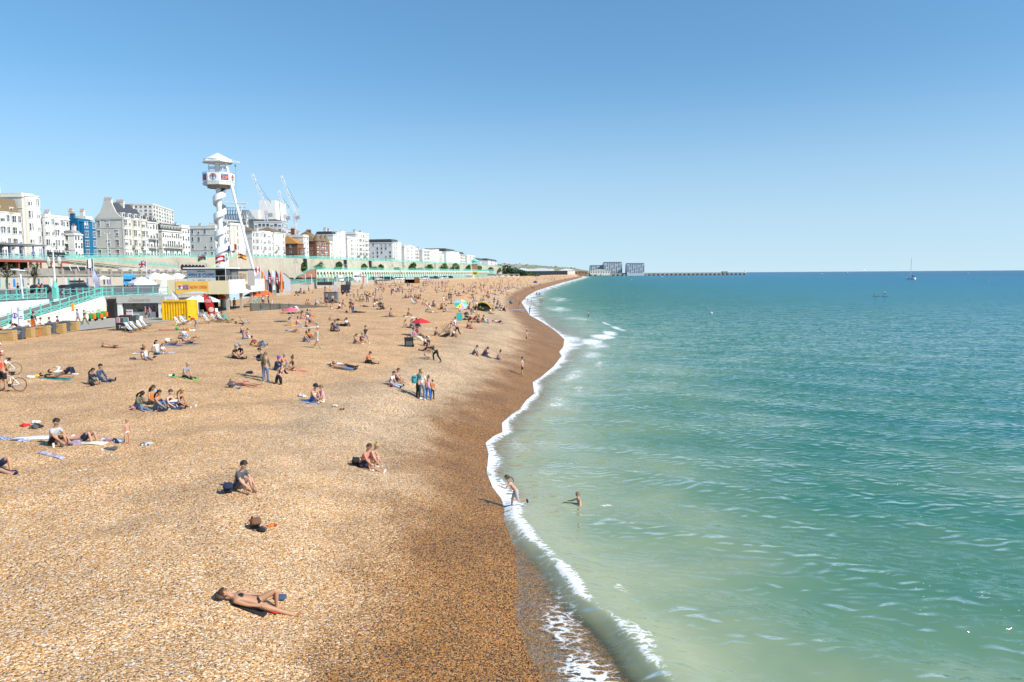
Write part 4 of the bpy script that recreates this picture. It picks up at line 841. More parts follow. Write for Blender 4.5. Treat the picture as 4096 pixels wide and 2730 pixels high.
# grey grit wedge and service door
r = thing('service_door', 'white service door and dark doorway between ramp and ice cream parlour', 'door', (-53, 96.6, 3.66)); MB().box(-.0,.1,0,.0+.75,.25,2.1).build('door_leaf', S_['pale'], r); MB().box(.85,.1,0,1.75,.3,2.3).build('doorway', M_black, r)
# ================================================================ zip deck building
M_bld = pm('cream_band', (.70,.60,.38), .7, .05, .3, dirt=(.62,.52,.32), dscale=.3)
r = thing('terrace_cafe', 'cream and white raised cafe terrace on columns behind the yellow container', 'cafe', (-49.8, 108, 3.66), D2R(6.4))
MB().box(0,0,2.8,8.9,23,3.1).build('deck', M_conc, r)
MB().box(0,-.2,2.7,8.9,-.003,4.65).build('front_parapet', M_bld, r)
MB().box(8.9,-.2,2.7,9.12,23,4.78).build('side_parapet', S_['white'], r)
MB().add([(-.8,-.25,2.6),(.35,-.25,2.6),(.35,-.25,4.9),(0,-.25,5.2),(-.35,-.25,4.6),(-.8,-.25,3.4),(-.8,0,2.6),(.35,0,2.6),(.35,0,4.9),(0,0,5.2),(-.35,0,4.6),(-.8,0,3.4)], [(0,1,2,3,4,5),(11,10,9,8,7,6),(0,6,7,1),(1,7,8,2),(2,8,9,3),(3,9,10,4),(4,10,11,5),(5,11,6,0)]).build('end_fin', S_['white'], r)
for x, y in ((.6,1),(8.4,1),(8.4,9),(8.4,16),(8.4,22),(.6,10)): MB().cbox((x,y,1.35), (.4,.4,2.7)).build('column', M_conc, r)
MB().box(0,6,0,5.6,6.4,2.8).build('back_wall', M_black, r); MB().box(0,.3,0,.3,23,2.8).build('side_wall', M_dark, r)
b = MB()
for k in range(8): b.box(.3+k*1.2,-.1,4.65,.36+k*1.2,-.05,5.35)
b.box(.3,-.1,5.3,9,-.05,5.36); b.box(8.98,-.1,5.3,9.03,23,5.36)
for k in range(12): b.box(8.98,k*2,4.78,9.03,k*2+.06,5.33)
b.build('guard_rail', M_steel, r)
bn = MB().box(1.55,-.26,2.75,6.1,-.21,4.6).build('banner', pm('yellow_banner', (.74,.46,.09), .6, .12, 1.2), r)
write('NOW OPEN', bn, (4.72, -.29, 3.72), .62, I_orange, wide=2.35, bold=.012)
MB().lathe([(.40,0),(.40,.02),(.0,.021)], 24).tf(Matrix.Translation((2.15,-.265,3.75)) @ Matrix.Rotation(math.pi/2,4,'X')).build('logo', I_white, bn)
b = MB(); b.yprism([(2.15+.36*math.cos(a), 3.75+.36*math.sin(a)) for a in np.linspace(.15, math.pi-.15, 12)], -.305, -.29); b.build('logo_sky', I_orange, bn)
b = MB(); b.cbox((2.15,-.32,3.66),(.09,.02,.24)); b.cbox((2.15,-.32,3.86),(.12,.02,.13)); b.bar((1.92,-.32,3.88),(2.11,-.32,3.72),.05); b.bar((2.38,-.32,3.88),(2.19,-.32,3.72),.05); b.bar((2.13,-.32,3.56),(1.9,-.32,3.5),.06); b.bar((2.17,-.32,3.56),(2.42,-.32,3.5),.06); b.build('logo_rider', I_navy, bn)
MB().box(2.55,-.29,3.42,3.32,-.262,4.1).build('logo_plate', I_navy, bn); write('ZIP', bn, (2.94, -.31, 3.66), .42, I_orange, wide=.66, bold=.015); write('BRIGHTON', bn, (2.94, -.31, 4.0), .15, I_white, wide=.66)
MB().yprism([(2.3,2.8),(6.05,2.8),(6.05,2.95),(5,3.12),(4.2,3.14),(3.2,3.0)], -.285, -.262).build('pale_swoosh', ink('swoosh', (.62,.66,.68)), bn)
# fish and chips hut on the deck
r = thing('food_hut', 'grey food hut with big FISH & CHIPS sign on the cafe terrace', 'hut', (-50.2, 116.5, 7.5))
MB().box(0,0,0,6.2,5,2.6).build('wall', pm('charcoal_boards', (.09,.09,.09), .7, .2, 2), r)
MB().box(-.2,-.9,2.6,6.4,5.1,2.8).build('roof', M_white, r)
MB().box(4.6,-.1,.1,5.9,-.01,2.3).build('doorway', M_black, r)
sg = MB().box(.1,-.16,.55,4.45,-.1,2.45).build('sign', pm('pale_sign_boards', (.62,.63,.62), .6, .05, 1), r)
write('FISH & CHIPS', sg, (2.28, -.18, 1.55), .78, I_navy, wide=3.9, bold=.01); write('TRADITIONAL', sg, (2.28, -.18, 2.2), .24, I_navy, wide=1.3); write('TAKEAWAY', sg, (2.28, -.18, .85), .22, I_navy, wide=1.2)
for x in (1.1, 3.5): write('*', sg, (x, -.18, .72), .5, I_red)
r = thing('menu_kiosk', 'grey timber kiosk with a framed yellow notice board on the cafe terrace', 'kiosk', (-43.9, 118, 7.4))
MB().box(0,0,0,2.6,3,2.5).build('wall', pm('grey_timber', (.33,.32,.31), .8, .15, 3), r); MB().box(-.1,-.2,2.5,2.7,3.1,2.62).build('roof', M_dark, r)
nb = MB().box(1.1,-.08,.25,2.55,-.01,2.3).build('notice_board', ink('cream_board', (.75,.62,.38)), r); MB().box(1.3,-.11,.6,1.75,-.09,2.0).box(1.85,-.11,.8,2.4,-.09,1.9).build('notice', ink('notice', (.55,.35,.28)), nb)
# spiral tower
TX, TY, TZ = -47.2, 123.0, 6.76
r = thing('zip_wire_tower', 'tall white spiral stair tower with round viewing platform and conical roof', 'tower', (TX, TY, TZ))
MW = pm('tower_white', (.84,.84,.82), .4, .03, 1)
MB().tube((0,0,-3),(-.1,0,20.4),.46,.42,20).build('central_column', MW, r)
b = MB(); turns = 5.1; n = 150; zb, zt = 2.2, 16.6; ro = 1.02; ph0 = 2.4
def hp(k, rad, dz): a = ph0+2*math.pi*turns*k/n; return (rad*math.cos(a), rad*math.sin(a), zb+(zt-zb)*k/n+dz)
vs = []
for k in range(n+1): vs += [hp(k, ro, -.15), hp(k, ro, .85), hp(k, ro-.06, .85), hp(k, ro-.06, -.15)]
fs = []
for k in range(n):
 o = k*4
 for j in range(4): fs.append((o+j, o+4+j, o+4+(j+1)%4, o+(j+1)%4))
b.add(vs, fs); b.build('spiral_balustrade', MW, r)
b = MB()
for k in range(0, n, 2):
 b.add([hp(k,.4,-.12), hp(k,ro-.06,-.12), hp(k+2,ro-.06,-.12), hp(k+2,.4,-.12), hp(k,.4,-.2), hp(k,ro-.06,-.2), hp(k+2,ro-.06,-.2), hp(k+2,.4,-.2)], [(0,1,2,3),(7,6,5,4),(0,4,5,1),(1,5,6,2),(2,6,7,3),(3,7,4,0)])
b.build('stair_treads', pm('tread_grey', (.55,.55,.54), .6), r)
P8 = [(2.42*math.cos(a), 2.42*math.sin(a)) for a in np.linspace(math.pi/8, 2*math.pi+math.pi/8, 9)[:-1]]
MB().prism(P8, 16.75, 17.2).build('platform', pm('platform_grey', (.62,.60,.55), .6), r); MB().prism([(x*.72,y*.72) for x,y in P8], 16.3, 16.745).build('platform_beams', pm('platform_under', (.25,.23,.2), .8), r)
cols = [M_white, I_white, I_white, ink('ochre', (.62,.42,.12)), I_white, I_white, I_white, I_white]
for k in range(8):
 p, q = Vector((*P8[k], 0)), Vector((*P8[(k+1)%8], 0)); b = MB(); b.bar(p.lerp(q,.03)+Vector((0,0,17.95)), p.lerp(q,.97)+Vector((0,0,17.95)), .05, 1.35)
 pn = b.build('guard_panel', [I_white, I_white, I_white, I_white, I_white, I_white, I_white, I_white][k], r)
 m = (p+q)/2; nn = m.normalized(); ang = math.atan2(nn.y, nn.x)+math.pi/2
 if nn.y < .3:
  if k % 2 == 0:
   c = m+nn*.04+Vector((0,0,17.95)); MB().cbox(c, (1.25,.03,1.0), ang).build('logo_plate', I_navy, pn); write('ZIP', pn, m+nn*.075+Vector((0,0,17.8)), .75, I_orange, wide=1.1, bold=.02, rz=ang); write('BRIGHTON', pn, m+nn*.075+Vector((0,0,18.32)), .2, I_white, wide=1.15, rz=ang)
  else:
   R_m = Matrix.Translation(m+nn*.04+Vector((0,0,17.95))) @ Matrix.Rotation(ang,4,'Z') @ Matrix.Rotation(math.pi/2,4,'X')
   MB().lathe([(.52,0),(.52,.02),(.44,.025)], 20).tf(R_m).build('logo_ring', I_navy, pn)
   MB().prism([(.44*math.cos(a), .44*math.sin(a)) for a in np.linspace(0, math.pi, 10)], .0, .035).tf(R_m).build('logo_sky', I_orange, pn)
   MB().cbox((0,-.1,.04),(.16,.5,.03)).cbox((0,.22,.04),(.2,.2,.03)).tf(R_m).build('logo_rider', I_navy, pn)
b = MB(); b.lathe([(2.44,18.7),(2.44,18.78),(2.36,18.78)], 8, (0,0,0), 0, math.pi/8, 2*math.pi+math.pi/8); b.build('handrail', M_steel, r)
MB().lathe([(2.1,20.7),(2.15,20.85),(.04,21.95)], 24).build('conical_roof', MW, r, smooth=False); MB().lathe([(2.5,20.35),(2.55,20.55),(2.1,20.75),(.2,20.4)], 6).build('canopy_ring', MW, r)
b = MB(); b.cbox((-.1,0,19.6),(3.0,.25,.4)); b.tube((-1.5,0,17.2),(-1.5,0,20.4),.07); b.tube((.9,-.6,17.2),(1.0,-.6,20.4),.07); b.build('roof_struts', MW, r)
MB().tube((1.35,-.2,20.2),(5.5,-.6,2.2),.22,.2,12).build('leaning_strut', MW, r)
MB().bar((.6,-.2,20.5),(3.7,-.5,20.35),.16).bar((2.3,-.3,20.8),(3.7,-.5,20.4),.1).build('zip_arm', MW, r); MB().ell((2.95,-.45,19.85),(.14,.14,.22),8,6).build('trolley', ink('green', (.05,.25,.12)), r)
MB().add([(1.0,-.5,14.0),(4.6,-.6,13.85),(4.4,.5,13.85),(1.0,.5,14.0),(1.0,-.5,14.15),(4.6,-.6,13.95),(4.4,.5,13.95),(1.0,.5,14.15)], [(0,3,2,1),(4,5,6,7),(0,1,5,4),(1,2,6,5),(2,3,7,6),(3,0,4,7)]).build('landing_fin', MW, r)
b = MB(); b.bar((.4,0,11.2),(3.5,-.35,11.05),.3,.3); b.build('tie_beam', MW, r); MB().bar((3.2,-.3,12.0),(4.1,-.4,13.8),.16).build('fin_brace', MW, r); MB().bar((.4,0,3.2),(5.1,-.55,3.3),.24,.24).build('tie_beam', MW, r)
MB().tube((2.95,-.45,19.8),(2.95,-.45,6.0),.012,n=4).build('cable', M_iron, r)
# ================================================================ yellow container
r = thing('shipping_container', 'bright yellow corrugated shipping container standing on the shingle', 'container', (-42.75, 91.6, 3.45), D2R(-5))
YM = pm('container_yellow', (.90,.52,.010), .45, .07, 1.5, dirt=(.62,.30,.01), dscale=1.2)
b = MB(); b.box(0,0,0,3.3,.09,.12); b.box(0,0,2.42,3.3,.09,2.56); b.box(0,0,.12,.12,.1,2.42); b.box(3.2,0,.12,3.3,.1,2.42); b.build('frame', YM, r)
pts = [(0.12,.06)]; x = .12
while x < 3.0: pts += [(x+.09,.06),(x+.15,.15),(x+.24,.15),(x+.30,.06)]; x += .34
pts.append((3.2,.06)); b = MB(); vs = [(x,y,.12) for x,y in pts]+[(x,y,2.42) for x,y in pts]; m_ = len(pts); b.add(vs, [(k,k+1,m_+k+1,m_+k) for k in range(m_-1)]); b.build('corrugated_side', YM, r)
b = MB(); b.box(3.22,.1,0,3.3,2.4,2.56); b.box(0,.1,0,.08,2.4,2.56); b.box(.08,2.32,0,3.22,2.4,2.56); b.build('end_panel', YM, r); MB().box(.0,.1,2.561,3.3,2.4,2.6).build('roof', YM, r)
# ================================================================ grey barn with banners
r = thing('grey_barn', 'grey corrugated barn with pale gable end and tall feather banners', 'barn', (-57.6, 184, 4.0))
MB().box(-6,0,1.0,0,12,4.0).build('wall', pm('barn_grey', (.36,.37,.38), .6, .06, .5), r); MB().box(-6.05,-.02,-.4,0.05,12.02,.98).build('base', M_conc, r)
b = MB()
for k in range(14): b.box(-6+k*.44,-.1,1.0,-5.86+k*.44,-.003,4.0)
b.build('cladding_ribs', pm('barn_grey', (.36,.37,.38)), r)
MB().add([(0.003,0,1.0),(.003,12,1.0),(.003,12,4.0),(.003,6,5.6),(.003,0,4.0)], [(0,1,2,3,4)]).build('gable_wall', pm('barn_pale', (.44,.46,.51), .6, .04, .5), r)
MB().add([(-6,-.2,3.9),(.2,-.2,3.9),(.2,6,5.7),(-6,6,5.7),(-6,12.2,3.9),(.2,12.2,3.9)], [(0,1,2,3),(3,2,5,4)]).build('roof', pm('barn_pale', (.66,.67,.70)), r)
for y in (2.0, 5.0): MB().box(.01,y,1.6,.06,y+1.2,3.5).build('window', M_pane, r)
# feather banners along the barn
def banner(u, D, zb, h, w_, mat, label, kind):
 p = at_y(u, 1150, D); r = thing('feather_banner', label, 'banner', (p.x, D, zb), 0, 'feather banners by the grey barn')
 MB().tube((0,0,-3.4),(0,0,h*.3),.05,.04).build('pole', M_steel, r)
 pts = [(0,0),(w_,-.1),(w_*1.02,h*.55),(w_*.85,h*.82),(w_*.35,h),(0,h*.86)]
 vs = []; rows = 10
 f = MB()
 for k in range(rows+1):
  z = h*k/rows; wd = w_*(1 if z < h*.6 else max(.12, math.cos((z/h-.6)/.4*1.45))); y = .12*math.sin(z*1.5)
  vs += [(0,y,z),(wd,y+.05,z)]
 f.add(vs, [(2*k,2*k+1,2*k+3,2*k+2) for k in range(rows)]); cl = f.build('cloth', mat, r)
 if kind == 'skull':
  b = MB(); b.ell((w_*.52,-.14,h*.60),(w_*.36,.05,h*.12),12,8); b.ell((w_*.52,-.14,h*.48),(w_*.22,.05,h*.06),10,6); b.build('skull_emblem', I_white, cl)
  b = MB(); b.ell((w_*.38,-.2,h*.61),(w_*.1,.03,h*.03),8,5); b.ell((w_*.66,-.2,h*.61),(w_*.1,.03,h*.03),8,5); b.cbox((w_*.52,-.2,h*.475),(w_*.3,.02,.05)); b.build('skull_hollows', I_black, cl)
  MB().cbox((w_*.55,-.2,h*.72),(w_*.8,.06,h*.08)).cbox((w_*.82,-.18,h*.5),(w_*.18,.05,h*.3)).build('bandana', I_red, cl)
 if kind == 'food':
  MB().tube((w_*.35,-.12,h*.08),(w_*.55,-.12,h*.85),w_*.13,w_*.1,6).build('print', I_yel, cl)
 if kind == 'cone':
  MB().lathe([(.03,h*.2),(w_*.3,h*.55),(.05,h*.66)], 8, (w_*.5,-.14,0)).build('print', ink('pink', (.75,.35,.42)), cl)
banner(1046, 176, 4.9, 5.2, 1.05, I_orange, 'widest orange feather banner with yellow print, left end of the barn', 'food')
banner(1074, 178, 4.8, 5.6, .78, I_black, 'black feather banner with white skull and red bandana, left of the white one', 'skull')
banner(1091, 178, 5.6, 4.6, .7, M_white, 'white feather banner with pink ice cream print between two black ones', 'cone')
banner(1104, 178, 4.8, 5.4, .75, I_black, 'black feather banner with white skull nearest the pale gable', 'skull')
banner(1121, 179, 5.0, 5.2, .68, I_orange, 'narrow orange feather banner, right end of the barn', 'food')
def feather(label, u, v0, v1, D, z0, w_, mat, pr=None):
 p = at_y(u, v0, D); h = at_y(u, v1, D).z-z0; r = thing('feather_banner', label, 'banner', (p.x, D, z0), 0)
 vs = [];
 for k in range(13):
  z = h*(.22+.78*k/12); f = k/12; wd = w_*(1 if f < .55 else max(.08, math.cos((f-.55)/.45*1.5))); x0 = -.9*f*w_*.5
  vs += [(x0,.08*math.sin(z*2),z),(x0+wd*.9,.05+.08*math.sin(z*2+1),z)]
 b = MB(); b.add(vs, [(2*k,2*k+1,2*k+3,2*k+2) for k in range(12)]); cl = b.build('cloth', mat, r)
 b = MB(); b.path([(w_*.85,.05,0),(w_*.72,.05,h*.5),(w_*.35,.05,h*.85),(-w_*.3,.05,h*1.01)], .03); b.build('pole', M_dark, r)
 if pr:
  write(pr, cl, (w_*.15, -.12, h*.72), .5, I_white, wide=w_*.6); MB().ell((w_*.42,-.1,h*.4),(w_*.3,.03,h*.1),8,6).build('print', ink('cream_print', (.8,.6,.5)), cl)
feather('pale violet feather banner beside the flagpole above the ramp', 378, 1150, 1068, 112, 6.36, .95, ink('violet', (.55,.55,.70)))
feather('grey white feather banner sticking up behind the yellow container', 700, 1210, 1166, 97, 3.6, .85, ink('greywhite', (.62,.62,.68)))
feather('red feather banner with white lettering right of the yellow container', 832, 1275, 1175, 93, 3.5, 1.15, I_red, 'COLD')
# ================================================================ mound, far halls, marina
def tree_mass(name, label, c, spans, mat, n, leaf, cat='trees', group=None):
 r = thing(name, label, cat, c, 0, group); b = MB()
 for (dx, dy, dz, rx, ry, rz_) in spans:
  for _ in range(n):
   d = Vector((random.gauss(0,1), random.gauss(0,1), abs(random.gauss(0,1)))).normalized()*(random.random()**.3)
   p = Vector((dx+d.x*rx, dy+d.y*ry, dz+d.z*rz_)); s = leaf*random.uniform(.5,1.3)
   R = Matrix.Rotation(random.uniform(0,6.3),3,'Z') @ Matrix.Rotation(random.uniform(-1,1),3,'X')
   b.add([p+R@Vector((-s,-s*.6,0)), p+R@Vector((s,-s*.6,.2*s)), p+R@Vector((s*.3,s,s*.3)), p+R@Vector((-s*.7,s*.6,.1))], [(0,1,2,3)])
 b.build('crown', mat, r); MB().tube((0,0,-3),(0,0,4),.8,.4).build('trunk', pm('bark', (.12,.09,.06), .9), r); return r
p = at_z(2030, 1104, 5.5); k = 1150/p.y; D_ = 1150
q = at_y(2010, 1096, D_)
tree_mass('tree_clump', 'dark green tree covered mound at the end of the upper road wall', (q.x, D_, 6), [(0,0,2,26,30,15),(20,10,0,22,30,9),(-14,-10,0,16,24,9),(38,20,-1,20,30,5)], pm('mound_foliage', (.055,.10,.045), .9, .5, .08), 420, 2.3)
b = MB(); x0, x1 = at_y(1925, 1100, 1180).x, at_y(1975, 1070, 1230).x
b.add([(x0,1120,6),(x1,1260,19.5),(x1+3,1260,19.5),(x0+5,1120,6),(x0,1125,4),(x1,1265,4)], [(0,1,2,3),(0,3,2,1),(0,4,5,1)]); tag(b.build('sloping_road', M_conc), 'pale sloping road rising behind the far end of the arched terrace', 'road')
def hall(label, u0, u1, v0, v1, D, mat, roofm, kind='flat', name='hall', dep=40):
 a, c = at_y(u0, v1, D), at_y(u1, v1, D); h = at_y(u0, v0, D).z-a.z; L = c.x-a.x
 r = thing(name, label, 'building', (a.x, D, a.z), 0);
 MB().box(0,0,-6,L,dep,h*.7 if kind != 'flat' else h).build('wall', mat, r)
 if kind == 'arch': MB().yprism([(L*t, h*.7+h*.35*math.sin(math.pi*t)) for t in np.linspace(0,1,10)], -1, dep).build('roof', roofm, r)
 elif kind == 'gable': MB().yprism([(-1,h*.7),(L+1,h*.7),(L/2,h)], -1, dep).build('roof', roofm, r)
 elif kind == 'wave': MB().yprism([(L*t, h*(.55+.45*abs(math.cos(math.pi*1.6*t))*(1-.3*t))) for t in np.linspace(0,1,24)]+[(L,0),(0,0)], -2, dep).build('roof', roofm, r)
 else:
  MB().box(-.5,-.5,h,L+.5,dep,h*1.1).build('roof', roofm, r)
 n = max(2, int(L/8)); b = MB().box(-1.4,-.12,h*.15,1.4,-.003,h*.5).mesh('window', M_pane)
 if kind in ('flat', 'gable'):
  for i in range(n): put('window', b, r, (L*(i+.5)/n, 0, 0))
 return r
W2, G2 = S_['white'], S_['grey']
hall('long white wave roofed hall beyond the tree covered mound', 2082, 2216, 1073, 1087, 1900, W2, M_white, 'wave', 'market_hall', 60)
hall('dark low hall with deck in front of the white wave roofs', 2100, 2270, 1086, 1094, 1860, M_dark, pm('brown_deck', (.28,.24,.20), .8, .1), 'flat')
hall('large white curved roofed hall near the root of the breakwater', 2238, 2300, 1077, 1096, 2100, W2, M_white, 'arch')
hall('brown timber restaurant building at the shore end of the harbour wall', 2299, 2350, 1084, 1098, 2300, pm('brown_boards', (.32,.19,.10), .8), pm('brown_boards', (.32,.19,.10)), 'gable')
hall('pair of grey roofed bathing pavilions on the far beach', 2036, 2078, 1094, 1108, 880, S_['pale'], R_['slate'], 'gable', 'pavilion', 12)
hall('long pale beach pavilion with flat roof before the green mound', 1985, 2036, 1098, 1108, 860, S_['cream'], R_['lead'], 'flat', 'pavilion', 10)
hall('white beach kiosk with curved roof beside the yellow hoarding', 1862, 1895, 1097, 1115, 640, S_['pale'], M_white, 'arch', 'kiosk', 8)
for i in range(3): hall(['first small gabled beach hut of the row below the mound', 'middle gabled beach hut of the row below the mound', 'third gabled beach hut of the row below the mound'][i], 1950+i*11, 1959+i*11, 1094, 1106, 830, S_['cream'] if i < 2 else M_white, ink('hutroof', (.62,.55,.30)), 'gable', 'beach_hut', 5)
hall('grey box building on the far promenade near the breakwater', 2244, 2268, 1090, 1097, 1950, G2, M_white, 'flat')
p = at_y(1901, 1098, 650); r = thing('hoarding', 'yellow advertising hoarding on posts far along the beach', 'hoarding', (p.x, 650, 5)); L = 4.7
MB().box(-L/2,0,3.0,L/2,.2,6.1).build('panel', ink('hoard', (.62,.50,.05)), r); MB().box(-1.6,-.05,3.8,1.4,-.002,5.4).build('print', ink('dk', (.18,.16,.05)), r); MB().box(-2,.05,0,-1.8,.15,3).build('post', M_dark, r); MB().box(1.8,.05,0,2,.15,3).build('post', M_dark, r)
# marina blocks
def flats(label, u0, u1, v0, v1, D, dep, split, ns, nc):
 a, c = at_y(u0, v1, D), at_y(u1, v1, D); h = at_y(u0, v0, D).z-a.z; L = c.x-a.x; r = thing('apartment_block', label, 'apartment block', (a.x, D, a.z), 0, 'harbour apartment blocks')
 m = pm('flats_pale', (.52,.54,.56), .7, .05, .05); MB().box(0,0,-8,L,dep,h).build('wall', m, r)
 MB().box(L*.04,2,h,L*.97,dep-2,h*1.13).build('penthouse', pm('flats_dark', (.16,.18,.22), .6, .1, .05), r)
 wm = MB().box(-L/nc*.3,-.3,0,L/nc*.3,-.01,h/ns*.62).mesh('window', pm('flats_glass', (.10,.14,.19), .3, .3, .1))
 for s in range(ns):
  for k_ in range(nc):
   if (k_*3+s) % 7 == 0: continue
   put('window', wm, r, (L*(k_+.5)/nc, 0, h*s/ns+.8))
flats('lower stepped apartment block of three at the root of the breakwater', 2362, 2416, 1065, 1092, 2500, 40, 0, 6, 6)
flats('tallest pale apartment block, middle one of three by the breakwater', 2416, 2489, 1054, 1094, 2480, 40, 0, 8, 8)
flats('detached square apartment block, rightmost by the breakwater', 2508, 2578, 1058, 1094, 2460, 40, 0, 8, 8)
hall('pale sloping roofed boat shed below the apartment blocks', 2360, 2440, 1078, 1096, 2440, S_['cream'], S_['cream'], 'gable', 'boat_shed', 20)
M_cais = pm('breakwater_concrete', (.30,.29,.27), .9, .2, .05, dirt=(.16,.15,.13), dscale=.05)
r = thing('breakwater', 'long dark concrete breakwater of rounded caissons reaching out to sea', 'breakwater', (0,0,0))
A_, B_ = at_z(2330, 1107.5, 0), at_z(2990, 1099.5, 0); A_ = Vector((A_.x, 2420, 0)); B_ = at_y(2990, 1098, 2560); B_.z = 0
d = B_-A_; n = 40
MB().bar(A_+Vector((0,14,3.0)), B_+Vector((0,14,3.0)), 10, 6.5).build('wall', M_cais, r)
MB().bar(A_+Vector((0,12,7.6)), A_+d*.86+Vector((0,12,7.6)), 5, 2.6).build('parapet', M_cais, r)
cm = MB().tube((0,0,-2),(0,0,5.2),6.0,5.6,14).mesh('caisson', M_cais)
for i in range(n): put('caisson', cm, r, A_+d*((i+.5)/n if i > 0 else .02)+Vector((0,2,0)))
p = A_+d*.87; MB().box(p.x-9,p.y+5,5,p.x+9,p.y+20,12).build('signal_house', M_cais, r); p = A_+d*.99; MB().tube((p.x,p.y+12,4),(p.x,p.y+12,14),2.4,1.8).build('beacon', M_white, r)
# ================================================================ boats, buoys, paddlers
def hull(L, B_, H):
 st = [(-.5,.62,.0),(-.3,.9,.0),(0,1,.0),(.25,.78,.04),(.42,.36,.12),(.5,.02,.2)]; vs = []
 for f, w_, up in st:
  x = L*f; vs += [(x,-B_/2*w_,H+up*H),(x,-B_/2*w_*.55,-.15),(x,B_/2*w_*.55,-.15),(x,B_/2*w_,H+up*H)]
 fs = []
 for k in range(5):
  o = 4*k
  for j in range(3): fs.append((o+j,o+j+1,o+5+j,o+4+j))
  fs.append((o+3,o,o+4,o+7))
 fs.append((0,3,2,1)); return vs, fs
p = at_z(3643, 1119, 0)
r = thing('sailing_yacht', 'white sailing yacht at anchor with bare tall mast near the horizon', 'yacht', p, D2R(115))
k_ = p.y/3000*22/4.2
k_ *= 1.15; vs, fs = hull(k_*6.5, k_*2.6, k_*1.25); MB().add(vs, fs).build('hull', M_white, r)
MB().box(-k_*1.6,-k_*.8,k_*1.2,k_*1.6,k_*.8,k_*1.75).build('cabin', M_white, r); MB().box(-k_*2.6,-k_*.8,k_*1.7,-k_*1.2,k_*.8,k_*2.2).build('spray_hood', M_dark, r)
MB().tube((.1*k_,0,k_*.4),(.05*k_,0,k_*14.5),.24,.16).build('mast', M_steel, r); MB().tube((.1*k_,0,k_*2.6),(-2.6*k_,0,k_*2.6),.16).build('boom', I_navy, r)
for u, v, lb, kind in ((3284,1095,'small white motor boat on the horizon left of the yacht','m'),(3390,1094,'red and white speed boat with wake near the horizon','r'),(3460,1087,'tiny white sailing boat on the horizon line','s'),(3872,1094,'small pale boat near the horizon right of the yacht','m')):
 p = at_z(u, v, 0); s = p.y/3000*11
 r = thing('boat', lb, 'boat', p, D2R(10), 'small boats near the horizon'); vs, fs = hull(s, s*.3, s*.13); MB().add(vs, fs).build('hull', I_red if kind == 'r' else M_white, r)
 MB().box(-s*.15,-s*.1,s*.12,s*.15,s*.1,s*.3).build('cabin', I_navy if kind == 'm' else M_white, r)
 if kind == 's': MB().add([(0,0,s*.3),(0,0,s*1.4),(-s*.5,0,s*.32)], [(0,1,2)]).build('sail', M_white, r)
for u, v, lb in ((3036,1132,'dark brown buoy floating far out, middle of the bay'),(3549,1128,'small orange buoy left of the anchored yacht'),(3953,1126,'little orange buoy far right on the sea'),(2525,1121,'pinkish buoy off the breakwater'),(2846,1254,'white gull like float resting on the open water'),(2753,1112,'orange buoy below the breakwater middle'),(2648,1108,'small white buoy below the breakwater')):
 p = at_z(u, v, .1); s = max(.35, p.y/3000*3.0); r = thing('buoy', lb, 'buoy', p, 0, 'buoys')
 m = M_white if 'white' in lb else M_dark if 'brown' in lb else I_orange
 MB().lathe([(.02,-s*.5),(s*.7,-.1*s),(s*.75,.3*s),(s*.35,.7*s),(.02,.9*s)], 10).build('float', m, r)
# ================================================================ shed, fence, groyne
p = at_z(1646, 1133, 4.6)
r = thing('beach_shed', 'rust brown open fronted shed with grey awning on the upper beach', 'shed', (p.x-3.6, p.y, 4.5)); MR = pm('rust_boards', (.30,.12,.05), .85, .25, 1.5)
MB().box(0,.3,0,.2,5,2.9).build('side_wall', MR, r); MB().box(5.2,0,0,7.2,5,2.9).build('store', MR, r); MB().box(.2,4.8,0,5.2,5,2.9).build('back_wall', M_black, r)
MB().box(-.1,.2,2.91,7.3,5.1,3.05).build('roof', M_dark, r); MB().add([(.6,-.4,2.0),(5.1,-.4,2.0),(5.1,.35,3.2),(.6,.35,3.2),(.6,-.36,1.95),(5.1,-.36,1.95)], [(0,1,2,3),(4,5,1,0)]).build('awning', pm('grey_awning', (.50,.47,.44), .8), r)
r = thing('slatted_fence', 'white slatted fence slanting across the shingle in front of the grey barn', 'fence', (0,0,0))
A_, B_ = at_z(1062, 1190, 3.75), at_z(1134, 1184, 3.75); B_ = A_+ (at_z(1134, 1182, 3.7)-A_)
for k_ in range(6): MB().bar(A_+Vector((0,0,.12+.27*k_)), B_+Vector((0,0,.12+.27*k_)), .05, .24).build('slat', M_white, r)
for k_ in range(5): q = A_.lerp(B_, k_/4); MB().box(q.x-.06,q.y+.04,q.z-.6,q.x+.06,q.y+.14,q.z+1.65).build('post', M_white, r)
r = thing('groyne', 'low weathered timber groyne wall buried in the shingle', 'groyne', (0,0,0)); A_, B_ = on_beach(1004, 1246), on_beach(1330, 1229)
b = MB(); n = 12
for k_ in range(n):
 a, c = A_.lerp(B_, k_/n), A_.lerp(B_, (k_+1)/n); h0, h1 = 1.12*(1-k_/n)**.8, 1.12*(1-(k_+1)/n)**.8
 za, zc = float(beach_z(a.x,a.y)), float(beach_z(c.x,c.y))
 b.add([(a.x,a.y,za-.5),(c.x,c.y,zc-.5),(c.x,c.y,zc+h1),(a.x,a.y,za+h0),(a.x,a.y+.3,za-.5),(c.x,c.y+.3,zc-.5),(c.x,c.y+.3,zc+h1),(a.x,a.y+.3,za+h0)], [(0,1,2,3),(3,2,6,7),(5,4,7,6),(0,3,7,4),(1,5,6,2)])
b.build('boards', M_oldw, r)
for k_ in range(5): q = A_.lerp(B_, k_/9); z = float(beach_z(q.x,q.y)); MB().box(q.x-.12,q.y-.1,z-.5,q.x+.12,q.y-.003,z+1.1*(1-k_/9)**.8+.06).build('post', M_oldw, r)
